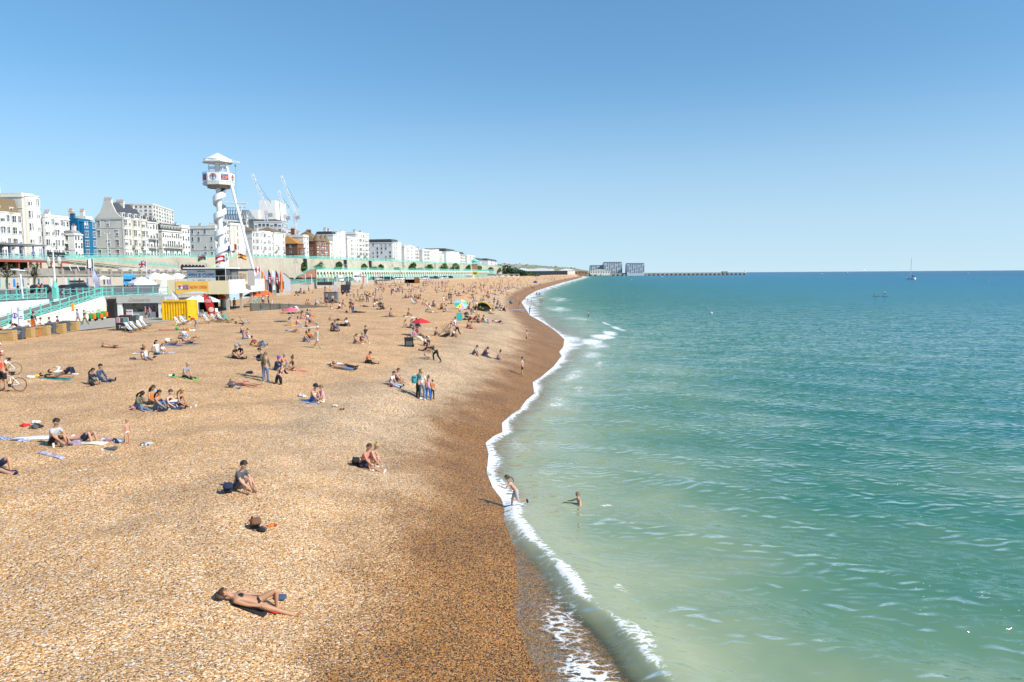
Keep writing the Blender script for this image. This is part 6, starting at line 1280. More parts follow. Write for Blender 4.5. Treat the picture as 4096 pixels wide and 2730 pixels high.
p = on_beach(918, 1292); deckchair('plain teal deck chair right of the resting women', p, D2R(-15), TE, GRP)
mid = [(1280,1222,'pale deck chair beside the man at the grey windbreak'),(1348,1213,'pale deck chairs stacked by the price board'),(1418,1203,'deck chair among the group under the standing man in white'),(1448,1208,'empty wooden deck chair behind the seated crowd'),(1505,1205,'blue deck chair seen from behind in the crowd'),(1660,1218,'deck chair with dark cover left of the curly haired group'),(1200,1255,'deck chair with white stripes behind the woman in blue'),(1210,1252,'deck chair half hidden by the first striped one')]
for u, v, lb in mid: dup(d0, on_beach(u, v), D2R(random.uniform(-40, 20)), lb, 'deck chairs among the crowd')
def board(u, v, w_, h, label, mat):
 p = on_beach(u, v); r = thing('notice_board', label, 'board', p, D2R(random.uniform(-10,10))); MB().box(-w_/2,0,0,w_/2,.8,h).build('panel', mat, r); MB().box(-w_/2-.03,-.03,h+.001,w_/2+.03,.83,h+.06).build('frame', M_dark, r)
board(1382, 1172, 2.3, 2.0, 'tall black windbreak box behind two walkers', M_dark); board(1322, 1213, 2.4, 1.9, 'dark grey hire kiosk behind the couple in red and navy shorts', pm('slate_board', (.16,.17,.18)))
p = on_beach(1342, 1205); r = thing('price_board', 'tall narrow price board rising behind the dark grey hire kiosk', 'board', p); MB().box(-.35,0,1.9,.35,.06,3.1).build('panel', ink('violet', (.55,.55,.70)), r); MB().box(-.04,0,0,.04,.05,1.9).build('post', M_dark, r)
# beach parasols, tent, windbreaks
p = on_beach(1166, 1288); parasol('pink parasol shading a group of sunbathers', p+Vector((0,0,.05)), 1.0, 1.72, pm('pink_canvas', (.72,.15,.20), .7), drop=.06, name='beach_parasol')
p = on_beach(1684, 1346); parasol('red parasol shading two people in garden chairs', p+Vector((0,0,.1)), 1.0, 1.75, pm('red_canvas', (.62,.03,.04), .7), drop=.06, name='beach_parasol')
RB = [ink('rb green', (.05,.55,.33)), ink('rb yellow', (.80,.72,.12)), ink('rb pink', (.75,.30,.50)), ink('rb cyan', (.25,.70,.75))]
p = on_beach(1843, 1238); parasol('rainbow striped parasol lying tilted towards the sea', p+Vector((0,0,-.1)), 1.15, 1.5, RB[0], drop=.01, name='beach_parasol', tilt=(D2R(48), D2R(14)), colors=RB)
p = on_beach(1928, 1246); r = thing('pop_up_tent', 'dark green pop up beach tent with yellow rim', 'tent', p, D2R(-25)); b = MB()
for i in range(9):
 a0, a1 = math.pi*i/9, math.pi*(i+1)/9
 for k_ in range(4):
  t0, t1 = k_/4, (k_+1)/4; f = lambda a, t: (1.75*math.cos(a)*(1-.25*t), .2+1.6*t*(1-.0*a), 1.5*math.sin(a)*math.cos(t*1.35))
  b.add([f(a0,t0),f(a1,t0),f(a1,t1),f(a0,t1)], [(0,1,2,3)])
b.build('shell', pm('tent_green', (.05,.085,.06), .6), r); b = MB().path([(1.76*math.cos(a), .16, 1.51*math.sin(a)) for a in np.linspace(0, math.pi, 14)], .09); b.build('rim', f_y, r)
b = MB(); b.ell((-.35,.12,.75),(.16,.02,.22),8,6); b.ell((.1,.12,.5),(.2,.02,.14),8,6); b.build('print', ink('tentprint', (.45,.55,.12)), r); MB().add([(-1.6,.2,0.05),(1.6,.2,.05),(.9,.12,.8),(-.9,.12,.8)], [(0,1,2,3)]).build('front_panel', pm('tent_green', (.05,.085,.06)), r)
p = on_beach(2140, 1131);
p = on_beach(2142, 1133); r = thing('pop_up_tent', 'small dark blue beach tent far along the shingle', 'tent', p); MB().lathe([(1.5,0),(1.3,.9),(.6,1.6),(.02,1.8)], 8).build('shell', I_navy, r); MB().add([(-.6,-1.45,0),(.6,-1.45,0),(0,-1.1,1.1)], [(0,1,2)]).build('opening', M_black, r)
p = on_beach(1838, 1284); r = thing('windbreak', 'dark teal windbreak beside a folded pushchair', 'windbreak', p, D2R(35)); MB().box(-.45,0,.02,.45,.04,1.05).build('cloth', ink('teal', (.02,.30,.28)), r)
for x in (-.46,.46): MB().tube((x,.02,-.1),(x,.02,1.25),.025).build('post', M_wood, r)
p = on_beach(2070, 1247); r = thing('paddle_board', 'blue white and red paddle board held flat on the shingle', 'paddle board', p+Vector((0,0,.3)), D2R(3)); MB().ell((0,0,0),(2.2,.42,.09),16,6).build('board', ink('stripe blue', (.25,.40,.60)), r); MB().cbox((-1.7,0,.085),(.5,.5,.02)).build('nose_band', I_red, r); MB().cbox((.2,0,.085),(2.2,.3,.02)).build('deck_pad', M_white, r)
r = thing('beach_ball', 'dark blue beach ball rolling towards the wet shingle', 'ball', on_beach(2044, 1216)+Vector((0,0,.45))); MB().ell((0,0,0),(.5,.5,.5),14,9).build('ball', pm('ball', (.04,.16,.25), .4), r); MB().ell((0,.02,.05),(.505,.2,.48),10,7).build('stripe', ink('ballstripe', (.12,.35,.42)), r)
# pushchairs
def pram(label, u, v, rz):
 p = on_beach(u, v); r = thing('pushchair', label, 'pushchair', p, rz, 'pushchairs on the shingle')
 MB().bar((-.4,-.25,1.0),(.4,-.25,.1),.04).bar((-.4,.25,1.0),(.4,.25,.1),.04).bar((-.4,-.25,1.0),(-.4,.25,1.0),.04).bar((-.4,-.25,.1),(.15,-.25,.65),.04).bar((-.4,.25,.1),(.15,.25,.65),.04).build('frame', M_dark, r)
 MB().lathe([(.36,0),(.3,.22),(.12,.36),(.01,.4)], 10, (0,0,.75)).build('hood', M_dark, r); MB().cbox((.05,0,.5),(.5,.42,.2),0,0,0,.3).build('seat', M_dark, r)
 for x in (-.4,.4):
  for s in (-1,1): MB().tube((x,s*.27,.12),(x,s*.31,.12),.13,n=10).build('wheel', M_tyre, r)
pram('black pushchair with grey hood beside the couple under the terrace corner', 1186, 1184, .4); pram('black pushchair folded beside the dark teal windbreak', 1866, 1282, -.3); pram('black pushchair facing away among the deck chairs', 1522, 1240, .9); pram('dark blue pushchair near the man in black jacket', 1592, 1170, .2)
# ================================================================ people
COL = dict(white=(.80,.80,.79), black=(.018,.018,.02), navy=(.018,.025,.065), denim=(.13,.20,.32), jeans=(.05,.085,.165), paleblue=(.38,.52,.72), blue=(.04,.13,.38), cyan=(.10,.48,.62), teal=(.03,.27,.30), green=(.05,.34,.10), lime=(.16,.60,.10), olive=(.16,.16,.10), khaki=(.30,.27,.18), grey=(.30,.31,.33), darkgrey=(.09,.095,.105), red=(.55,.03,.025), orange=(.80,.20,.03), coral=(.72,.22,.16), pink=(.78,.40,.48), rose=(.55,.20,.26), maroon=(.22,.03,.05), plum=(.09,.04,.08), purple=(.20,.06,.36), yellow=(.80,.55,.08), mustard=(.60,.38,.06), lilac=(.52,.50,.70), brown=(.16,.08,.045), tanbrown=(.28,.17,.09), cream=(.72,.66,.52), stripe=(.45,.47,.48), blonde=(.45,.28,.11), darkhair=(.022,.016,.012), brownhair=(.075,.04,.022), redhair=(.16,.04,.02), greyhair=(.36,.35,.33), whitehair=(.70,.69,.66), fairbrown=(.20,.12,.06), violet=(.20,.14,.42), aqua=(.26,.55,.55))
SKIN = dict(fair=(.55,.30,.195), pale=(.63,.39,.29), tan=(.49,.26,.15), brown=(.27,.13,.07), dark=(.11,.055,.033))
def cloth(c): return pm('cloth_'+c, COL[c], .85, .16, 9, .15)
def skinm(s): return pm('skin_'+s, SKIN[s], .5, .06, 5, spec=.35)
def hairm(c): return pm('hair_'+c, COL[c], .6, .25, 14, .2)
mstr = pm('cloth_striped', COL['white'], .85)
def stripes_mat(name, c1, c2, sc):
 if name in _M: return _M[name]
 m = bpy.data.materials.new(name); t, n, l, b = nodes_of(m); tc = N(t,'ShaderNodeTexCoord'); wv = N(t,'ShaderNodeTexWave', Scale=sc); wv.bands_direction = 'Z'; l.new(tc.outputs['Object'], wv.inputs['Vector'])
 g = N(t,'ShaderNodeMath', operation='GREATER_THAN'); g.inputs[1].default_value = .5; l.new(wv.outputs['Fac'], g.inputs[0]); mx = N(t,'ShaderNodeMix', data_type='RGBA'); l.new(g.outputs[0], mx.inputs[0]); mx.inputs[6].default_value = (*c1,1); mx.inputs[7].default_value = (*c2,1); l.new(mx.outputs[2], b.inputs['Base Color']); b.inputs['Roughness'].default_value = .85; _M[name] = m; return m
def blot_mat(name, c1, c2, sc):
 if name in _M: return _M[name]
 m = bpy.data.materials.new(name); t, n, l, b = nodes_of(m); tc = N(t,'ShaderNodeTexCoord'); nz = N(t,'ShaderNodeTexNoise', Scale=sc, Detail=2.0); l.new(tc.outputs['Object'], nz.inputs['Vector'])
 r = N(t,'ShaderNodeMapRange'); r.inputs[1].default_value = .46; r.inputs[2].default_value = .54; l.new(nz.outputs['Fac'], r.inputs[0]); mx = N(t,'ShaderNodeMix', data_type='RGBA'); l.new(r.outputs[0], mx.inputs[0]); mx.inputs[6].default_value = (*c1,1); mx.inputs[7].default_value = (*c2,1); l.new(mx.outputs[2], b.inputs['Base Color']); b.inputs['Roughness'].default_value = .85; _M[name] = m; return m
SPECIAL = {'bwstripe': lambda: stripes_mat('cloth_bw_stripe', (.75,.74,.70), (.03,.035,.05), 9.5), 'leopard': lambda: blot_mat('cloth_leopard', (.30,.20,.11), (.06,.045,.03), 16), 'bluepattern': lambda: blot_mat('cloth_blue_pattern', (.62,.66,.75), (.07,.11,.25), 11), 'plaid': lambda: blot_mat('cloth_plaid', (.55,.30,.33), (.25,.18,.22), 12), 'jersey': lambda: blot_mat('cloth_jersey', (.80,.78,.76), (.72,.09,.03), 3.2), 'redjersey': lambda: blot_mat('cloth_red_jersey', (.68,.06,.03), (.76,.70,.68), 6)}
def cmat(c): return SPECIAL[c]() if c in SPECIAL else cloth(c)
# pose = pelvis height, torso lean, head lean, thigh (pitch, splay, knee flex) right/left, arm (pitch, splay, elbow flex) right/left
POSE = dict(
 stand=(.90,3,6,((2,4,4),(-2,4,4)),((6,8,14),(0,8,12))), walk=(.88,5,8,((24,2,8),(-17,2,22)),((-20,6,18),(22,6,28))), akimbo=(.90,0,4,((3,6,4),(-2,6,4)),((-22,36,62),(4,8,15))),
 phone=(.90,6,30,((2,4,4),(-2,4,4)),((22,4,92),(18,6,80))), sit_out=(.12,-16,4,((86,6,5),(87,8,9)),((-32,13,6),(-30,13,6))), sit_fwd=(.12,16,14,((87,9,8),(88,8,5)),((25,9,32),(22,9,30))),
 sit_knees=(.12,14,10,((139,5,113),(133,6,108)),((45,9,10),(42,9,14))), sit_one=(.12,6,8,((139,5,113),(88,12,6)),((46,9,14),(-26,13,6))), sit_cross=(.12,13,16,((94,36,'x'),(94,36,'x')),((28,12,36),(26,12,34))),
 sit_phone=(.12,14,30,((128,5,104),(88,9,8)),((32,4,84),(30,4,80))), lie=(.12,-86,-84,((90,6,1),(90,7,2)),((92,15,6),(92,17,6))), lie_knee=(.12,-86,-80,((88,7,3),(136,3,120)),((90,13,8),(91,12,6))),
 lie_knees=(.12,-86,-78,((136,4,119),(130,5,114)),((95,12,20),(150,14,120))), lie_arm=(.12,-85,-76,((134,4,117),(128,5,112)),((188,35,128),(100,15,20))), legs_up=(.12,-84,-76,((168,4,70),(160,5,80)),((92,15,6),(92,17,6))),
 prone=(.13,86,84,((-90,7,-2),(-90,8,-3)),((120,32,70),(125,30,75))), prone_elbow=(.14,68,30,((-90,7,-2),(-91,8,20)),((40,8,66),(38,10,66))), recline=(.12,-48,-12,((88,6,3),(128,5,102)),((-14,13,76),(-12,13,76))),
 bend=(.86,100,120,((-6,5,4),(2,5,4)),((8,5,8),(14,5,8))), stoop=(.84,58,66,((38,4,46),(-14,4,18)),((42,5,14),(52,6,20))), crouch=(.38,36,26,((112,12,138),(98,12,132)),((52,8,40),(50,8,44))), kneel=(.46,30,34,((14,7,100),(10,7,98)),((34,7,46),(36,7,50))),
 chair=(.34,-32,-6,((80,7,36),(78,7,38)),((14,9,66),(16,9,64))), seat=(.46,6,8,((88,7,88),(86,7,86)),((30,8,60),(32,8,56))), crawl=(.40,74,40,((6,7,94),(30,7,96)),((4,7,4),(20,7,4))), run=(.86,36,18,((22,2,18),(-8,3,92)),((-42,8,14),(44,10,72))),
 reach=(.90,6,0,((4,5,4),(-3,5,4)),((86,12,18),(-8,12,10))), swim=(.90,14,4,((8,8,10),(-10,8,10)),((62,24,30),(20,40,20))), paddle=(.88,8,6,((6,8,14),(-4,8,14)),((52,10,40),(44,4,30))))
LT, LN, LH, LU, LF, LHAND, LTH, LSH, LFT = .50, .09, .225, .29, .255, .10, .435, .43, .21
def dv(p, s, side): p, s = D2R(p), D2R(s); return Vector((math.sin(p)*math.cos(s), side*math.sin(s), -math.cos(p)*math.cos(s)))
def skeleton(pose):
 pel, a, hd, T, A = POSE[pose]; J = {}; ar = D2R(a); t = Vector((math.sin(ar), 0, math.cos(ar))); nrm = Vector((math.cos(ar), 0, -math.sin(ar))); hr = D2R(hd); ht = Vector((math.sin(hr), 0, math.cos(hr))); hn = Vector((math.cos(hr), 0, -math.sin(hr)))
 J['pel'] = Vector((0,0,pel)); J['sp'] = J['pel']+t*.22; J['ch'] = J['pel']+t*.42+nrm*(.01); J['nb'] = J['pel']+t*.52; J['nk'] = J['nb']+(t*.4+ht*.6)*LN; J['h0'] = J['nk']+ht*.055+hn*.012; J['h1'] = J['nk']+ht*.125+hn*.02; J['h2'] = J['nk']+ht*.19+hn*.005
 J['ht'], J['hn'], J['t'], J['n'] = ht, hn, t, nrm
 for i, sd in ((0,-1),(1,1)):
  s = 'RL'[i]; hip = J['pel']+Vector((0,sd*.095,0))-t*.03; p, sp, fx = T[i]; d = dv(p, sp, sd); kn = hip+d*LTH
  if fx == 'x': d2 = Vector((-.25,-sd*.93,-.16)).normalized(); fd = Vector((.5,-sd*.7,-.1)).normalized(); p2 = 0
  else: d2 = dv(p-fx, sp*.4, sd); p2 = p-fx+88 if abs(a) < 75 or fx > 60 else p-fx+55; fd = dv(p2, 8, sd)
  an = kn+d2*LSH; J['hip'+s], J['kn'+s], J['ca'+s], J['an'+s], J['to'+s] = hip, kn, kn+d2*LSH*.35, an, an+fd*LFT*.8
  if pose in ('prone','prone_elbow'): J['to'+s] = an+Vector((-.14,0,-.05))
  sh = J['pel']+t*.465+Vector((0,sd*.175,0)); p, sp, fx = A[i]; d = dv(p, sp, sd); el = sh+d*LU; d2 = dv(p+fx, -15 if pose.startswith('sit') else sp*.3, sd); wr = el+d2*LF; J['sh'+s], J['el'+s], J['wr'+s], J['ha'+s] = sh, el, wr, wr+d2*LHAND*.75
  J['fd'+s] = d2; J['fs'+s] = sd
 return J
def layer_graph(pose, kind, det):
 J = skeleton(pose); V = []; E = []; R = []; idx = {}
 def vtx(k, p, r): idx[k] = len(V); V.append(p); R.append(r); return idx[k]
 def edge(a, b): E.append((idx[a], idx[b]))
 L = lambda a, b, t: J[a].lerp(J[b], t)
 g = .0
 if kind == 'body':
  vtx('pel', J['pel'], .125); vtx('sp', J['sp'], .112); vtx('ch', J['ch'], .128); vtx('nb', J['nb'], .07); vtx('nk', J['nk'], .052); vtx('h0', J['h0'], .068); vtx('h1', J['h1'], .098); vtx('h2', J['h2'], .078)
  for a, b in (('pel','sp'),('sp','ch'),('ch','nb'),('nb','nk'),('nk','h0'),('h0','h1'),('h1','h2')): edge(a, b)
  vtx('nose', J['h0']+J['ht']*.035+J['hn']*.105, .016); edge('h0','nose')
  for s in 'RL':
   vtx('ear'+s, J['h1']-J['ht']*.02+Vector((0,J['fs'+s]*.108,0)), .02); edge('h1','ear'+s)
   vtx('sh'+s, J['sh'+s], .062); vtx('el'+s, J['el'+s], .042); vtx('wr'+s, J['wr'+s], .029); vtx('ha'+s, J['ha'+s], .036); edge('ch','sh'+s); edge('sh'+s,'el'+s); edge('el'+s,'wr'+s); edge('wr'+s,'ha'+s)
   side = J['fd'+s].cross(Vector((0,0,1)));  side = (side if side.length > .2 else Vector((0,1,0))).normalized(); curl = side.cross(J['fd'+s]).normalized()
   if det:
    for k, (o, ln) in enumerate(((-.027,.062),(-.009,.075),(.009,.07),(.026,.056))):
     b0 = J['ha'+s]+side*o+J['fd'+s]*.02; m_ = b0+J['fd'+s]*ln*.55-curl*.008; vtx(f'f{k}{s}', m_, .0095); edge('ha'+s, f'f{k}{s}'); vtx(f'g{k}{s}', m_+J['fd'+s]*ln*.42-curl*.026, .0085); edge(f'f{k}{s}', f'g{k}{s}')
    tb = L('wr'+s,'ha'+s,.45)+side*.05+J['fd'+s]*.03; vtx('th'+s, tb, .0115); edge('ha'+s,'th'+s)
   else:
    vtx('fi'+s, J['ha'+s]+J['fd'+s]*.075-curl*.02, .02); edge('ha'+s,'fi'+s); vtx('th'+s, J['ha'+s]+side*.05+J['fd'+s]*.03, .013); edge('ha'+s,'th'+s)
   vtx('hip'+s, J['hip'+s], .098); vtx('mt'+s, L('hip'+s,'kn'+s,.5), .078); vtx('kn'+s, J['kn'+s], .054); vtx('ca'+s, J['ca'+s], .054); vtx('an'+s, J['an'+s], .036); vtx('to'+s, J['to'+s], .034)
   for a, b in (('pel','hip'),('hip','mt'),('mt','kn'),('kn','ca'),('ca','an'),('an','to')): edge(a if a == 'pel' else a+s, b+s)
 elif kind in ('tee','long','tank'):
  vtx('pel', L('pel','sp',-.1), .138); vtx('sp', J['sp'], .130); vtx('ch', J['ch'], .146); vtx('nb', L('ch','nb',.8), .082); edge('pel','sp'); edge('sp','ch'); edge('ch','nb')
  for s in 'RL':
   vtx('sh'+s, L('ch','sh'+s,.95 if kind != 'tank' else .6), .078 if kind != 'tank' else .06); edge('ch','sh'+s)
   if kind != 'tank': vtx('ue'+s, L('sh'+s,'el'+s,.62), .062); edge('sh'+s,'ue'+s)
   if kind == 'long': vtx('el'+s, J['el'+s], .058); vtx('wr'+s, L('el'+s,'wr'+s,.9), .044); edge('ue'+s,'el'+s); edge('el'+s,'wr'+s)
 elif kind == 'bikini':
  vtx('a', L('sp','ch',.45), .126); vtx('b', L('sp','ch',.95), .138); edge('a','b'); vtx('c', L('ch','nb',.35)+J['n']*.07, .05); edge('b','c')
 elif kind in ('trousers','shorts','skirt','brief'):
  ex = .016 if kind != 'skirt' else .034
  vtx('pel', J['pel'], .128+ex); vtx('wa', L('pel','sp',.4), .120+ex*.5); edge('pel','wa')
  for s in 'RL':
   vtx('hip'+s, J['hip'+s], .100+ex); edge('pel','hip'+s); f = dict(trousers=.5, shorts=.5, skirt=.5, brief=.16)[kind]
   vtx('mt'+s, L('hip'+s,'kn'+s,f), (.080 if kind != 'brief' else .098)+ex); edge('hip'+s,'mt'+s)
   if kind in ('shorts','skirt'): vtx('lo'+s, L('hip'+s,'kn'+s,.82), .074+ex*1.6); edge('mt'+s,'lo'+s)
   if kind == 'trousers': vtx('kn'+s, J['kn'+s], .056+ex); vtx('ca'+s, J['ca'+s], .055+ex); vtx('an'+s, L('kn'+s,'an'+s,.93), .042+ex); edge('mt'+s,'kn'+s); edge('kn'+s,'ca'+s); edge('ca'+s,'an'+s)
 elif kind in ('shoeR','shoeL'):
  s = kind[-1]; vtx('a', L('an'+s,'kn'+s,.10), .047); vtx('an', J['an'+s]+(J['to'+s]-J['an'+s])*.05, .052); vtx('to', L('an'+s,'to'+s,1.12), .046); edge('a','an'); edge('an','to')
 return V, E, R
def hair_mesh(pose, style):
 J = skeleton(pose); c = J['h1']+J['ht']*.012-J['hn']*.006; up, fr = J['ht'], J['hn']; sd = up.cross(fr); b = MB(); n, m = 16, 10; vs = []; keep = []
 for i in range(m+1):
  th = math.pi*i/m
  for k in range(n):
   a = 2*math.pi*k/n; x, y, z = math.sin(th)*math.cos(a), math.sin(th)*math.sin(a), math.cos(th)
   vs.append(c+fr*(x*.119)+sd*(y*.106)+up*(z*.121)); keep.append((x, z))
 fs = []
 for i in range(m):
  for k in range(n):
   q = (i*n+k, (i+1)*n+k, (i+1)*n+(k+1)%n, i*n+(k+1)%n); x = sum(keep[j][0] for j in q)/4; z = sum(keep[j][1] for j in q)/4
   lim = .30 if x > .2 else (-.35 if style != 'short' else -.15) if x > -.35 else (-.75 if style != 'short' else -.45)
   if z > lim: fs.append(q)
 b.add(vs, fs)
 if style in ('long','pony','bun'):
  if abs(POSE[pose][1]) > 80 and POSE[pose][1] < 0 and style != 'bun': b.ell(c+up*.03-fr*.075, (.14,.15,.06), 10, 6)
  elif style == 'bun': b.ell(c-fr*.07+up*.135, (.06,.06,.06), 8, 6)
  else:
   back = -J['n']; st = c-fr*.09-up*.02; w0 = .085 if style == 'long' else .04; e = J['ch']*.7+J['sp']*.3+back*.15 if abs(POSE[pose][1]) < 80 else c-up*.02-fr*.13+J['t']*.18; pv = None
   for f in (0,.3,.6,.85,1.0):
    p = st.lerp(e, f)-fr*.02*math.sin(math.pi*f)+back*(.06*math.sin(math.pi*f)); w_ = w0*(1.15-.75*f**2); th_ = .035*(1-.5*f)
    ring = [p+sd*w_+back*th_*0, p+back*th_*1.3, p-sd*w_, p-back*th_*.5]
    o = len(b.v); b.v += [tuple(q) for q in ring]
    if pv is not None:
     for j in range(4): b.f.append((pv+j, pv+(j+1)%4, o+(j+1)%4, o+j)); b.m.append(0)
    pv = o
   b.f.append((pv,pv+1,pv+2,pv+3)); b.m.append(0)
 return b
def hat_mesh(pose, kind):
 J = skeleton(pose); c = J['h1']+J['ht']*.03; up, fr = J['ht'], J['hn']; sd = up.cross(fr); M_ = Matrix((( fr.x, sd.x, up.x, c.x),(fr.y, sd.y, up.y, c.y),(fr.z, sd.z, up.z, c.z),(0,0,0,1))); b = MB()
 if kind == 'sunhat': b.lathe([(.24,.01),(.125,.035),(.125,.07),(.09,.125),(.01,.135)], 16)
 else:
  b.lathe([(.132,.0),(.134,.03),(.11,.09),(.06,.128),(.005,.136)], 14)
  if kind == 'cap': b.add([(.09,-.08,.012),(.23,-.05,.0),(.23,.05,.0),(.09,.08,.012),(.09,-.08,.024),(.23,-.05,.012),(.23,.05,.012),(.09,.08,.024)], [(0,3,2,1),(4,5,6,7),(0,1,5,4),(1,2,6,5),(2,3,7,6),(3,0,4,7)])
 return b.tf(M_)
def face_mesh(pose):
 J = skeleton(pose); up, fr = J['ht'], J['hn']; sd = up.cross(fr); b = MB(); c = J['h1']
 for s in (-1,1): b.ell(c+fr*.088+sd*s*.034-up*.0, (.012,.016,.009), 6, 4)
 b.ell(c+fr*.085-up*.075, (.008,.026,.007), 6, 4); return b
PEOPLE = []       # (u, v, pose, heading, scale, skin, hair, top, bottom, shoe, hat, det, label, z mode, group)
def person(line, label, z=None, dz=0.0, det=False, group=None):
 f = line.split(); PEOPLE.append(dict(u=float(f[0]), v=float(f[1]), pose=f[2], h=float(f[3]), s=float(f[4]), skin=f[5], hair=f[6], top=f[7], bot=f[8], shoe=f[9], hat=f[10] if len(f) > 10 else '-', label=label, z=z, dz=dz, det=det, group=group))
P_ = person
# ---- nearest figures
P_('1021 2429 lie_knee 15 1.02 tan long:brownhair bikini:black brief:black -', 'woman in black bikini lying on her back with one knee raised, nearest sunbather', det=True)
P_('2063 2036 run 184 .84 fair long:brownhair bikini:lilac shorts:bwstripe black', 'girl in lilac bikini top and striped shorts running out of the surf', det=True, z=.02)
P_('2322 2019 swim 200 .78 fair short:fairbrown - brief:navy -', 'child wading chest deep in green water with splash behind', det=True, z=0, dz=-.84)
P_('946 1957 sit_knees -18 1.05 fair short:darkhair tee:darkgrey shorts:darkgrey -', 'man in grey tee shirt sitting alone beside a navy rucksack', det=True)
P_('1446 1870 sit_one -22 1.05 tan short:brownhair tee:coral shorts:navy white', 'man in coral tee shirt and navy shorts sitting in front of blonde woman', det=True)
P_('1468 1852 sit_knees -15 .98 fair bun:blonde bikini:coral shorts:coral white', 'blonde woman with hair bun sitting behind man in coral shirt', det=True)
P_('211 1781 sit_knees -16 1.06 tan short:darkhair tee:stripe shorts:black darkgrey', 'man in pale grey polo shirt sitting on white cloth looking down', det=True)
P_('330 1768 lie_arm -6 1.0 fair short:redhair bikini:white shorts:navy -', 'woman in white bikini top and denim shorts lying beside man in polo', det=True)
P_('510 1779 stand -40 .56 fair short:blonde - brief:white rose', 'toddler in white nappy and pink shoes standing alone on the shingle', det=True)
P_('-22 1880 lie_knee -14 1.1 fair short:brownhair - shorts:navy navy', 'bare legs with one dark shoe of person lying cut by the left frame edge', det=True)
P_('12 1566 stand 84 1.14 tan short:brown tee:jersey shorts:black black', 'bald cyclist in white and red jersey standing with back turned by his bicycle')
P_('6 1498 stand 250 1.05 tan short:darkhair tee:redjersey shorts:black white beanie:white', 'cyclist in red jersey and white helmet behind the bald cyclist')
P_('220 1514 lie 2 .98 tan short:darkhair tee:black shorts:leopard -', 'woman in black top and leopard print shorts lying behind yellow bag')
P_('258 1499 lie_knees 8 1.05 fair short:brownhair long:white trousers:navy white', 'man in white shirt and navy jeans lying with both knees up')
P_('360 1539 sit_knees -10 .98 tan long:darkhair long:navy trousers:khaki brown', 'dark haired woman in navy jacket and khaki trousers beside bearded man')
P_('393 1525 sit_fwd -8 1.06 fair short:darkhair long:jeans trousers:jeans black', 'bearded man in denim jacket and jeans sitting with outstretched boots')
P_('735 1512 sit_fwd -20 1.02 fair short:greyhair tee:grey trousers:black -', 'grey haired woman in patterned tee sitting on a lime green mat')
P_('544 1635 sit_phone -18 .96 dark long:darkhair long:olive trousers:denim navy', 'girl with long black hair and pale jeans, leftmost of the five friends')
P_('602 1617 sit_cross -30 1.0 tan long:brownhair tank:orange trousers:black -', 'woman in orange top with sunglasses at the back of the five friends')
P_('624 1638 sit_knees -14 1.0 tan long:darkhair tank:black trousers:denim cream', 'woman in black vest and pale jeans in the middle of the five friends')
P_('667 1634 sit_fwd -10 .98 pale short:brownhair bikini:black trousers:jeans black', 'curly haired woman in black bandeau and blue jeans among the five friends')
P_('709 1626 sit_fwd -12 .98 tan long:blonde bikini:black skirt:black cream', 'blonde woman in black bandeau, rightmost of the five friends')
P_('452 1393 prone 182 1.0 fair long:redhair tank:brown skirt:brown -', 'red haired woman in brown dress lying face down on bare shingle')
P_('628 1412 sit_out -35 1.0 fair long:darkhair tee:white trousers:paleblue -', 'dark haired woman in white tee and sunglasses leaning back on her arms')
P_('645 1417 sit_knees -8 .85 fair long:fairbrown tee:white shorts:white -', 'girl in white with long fair brown hair hugging her knees')
P_('572 1415 sit_cross -60 .75 fair short:fairbrown tee:navy shorts:navy -', 'boy in navy tee half hidden behind woman in white vest')
P_('585 1437 sit_out -50 1.02 tan short:blonde tank:white shorts:denim -', 'woman in white vest and denim shorts sitting in front of a boy')
P_('731 1353 sit_knees -20 1.0 fair short:greyhair tee:white trousers:paleblue white', 'man in white tee and pale jeans sitting beside child in navy')
P_('717 1357 sit_cross 60 .62 fair short:darkhair tee:navy shorts:navy -', 'small child in navy tee sitting in front of man in white')
P_('699 1380 lie_knees -8 1.0 tan short:brownhair bikini:black brief:black -', 'woman in black swimsuit lying on blue towel reading a book')
P_('766 1374 legs_up -8 1.0 tan short:brownhair tank:black brief:black -', 'woman in black swimsuit lying with her legs in the air')
P_('788 1318 stoop 182 1.08 fair short:darkhair tee:red shorts:grey white', 'man bending over with red shirt pulled over his head by yellow container')
P_('742 1294 chair -25 .95 fair long:brownhair tee:cyan trousers:white -', 'woman in cyan top reading in a striped deck chair')
P_('870 1285 chair -20 1.0 fair short:blonde tank:black shorts:navy -', 'fair haired woman in black top dozing in a deck chair')
P_('894 1285 chair -18 1.0 brown short:darkhair tank:navy skirt:paleblue -', 'brown skinned woman resting in the deck chair beside the fair one')
P_('977 1294 recline -6 1.02 tan short:greyhair - shorts:aqua -', 'bare chested grey haired man reclining on elbows beside two bags')
P_('966 1333 sit_knees -30 1.03 fair short:darkhair - shorts:blue -', 'bare chested man in blue shorts sitting with his back turned')
P_('975 1358 sit_cross 70 .98 fair short:blonde long:denim shorts:denim -', 'blonde woman in blue denim shirt seen from behind')
P_('998 1355 sit_knees 215 .98 pale short:brownhair tank:aqua shorts:cream -', 'pale woman in sunglasses facing the blonde in denim shirt')
P_('1031 1383 recline -8 1.05 tan short:darkhair long:maroon trousers:jeans brown', 'bearded man in dark red jumper and jeans reclining on shingle')
P_('1037 1389 lie_knees -10 .95 tan short:darkhair tee:mustard trousers:denim -', 'woman in mustard top lying against man in dark red jumper')
P_('931 1433 sit_fwd -12 1.08 fair short:darkgrey tee:black trousers:black black cap:grey', 'man in black with grey cap sitting with straight legs')
P_('968 1427 sit_cross 235 1.05 tan short:darkhair tee:black shorts:grey - cap:grey', 'man in black tee and grey cap hugging his bent legs')
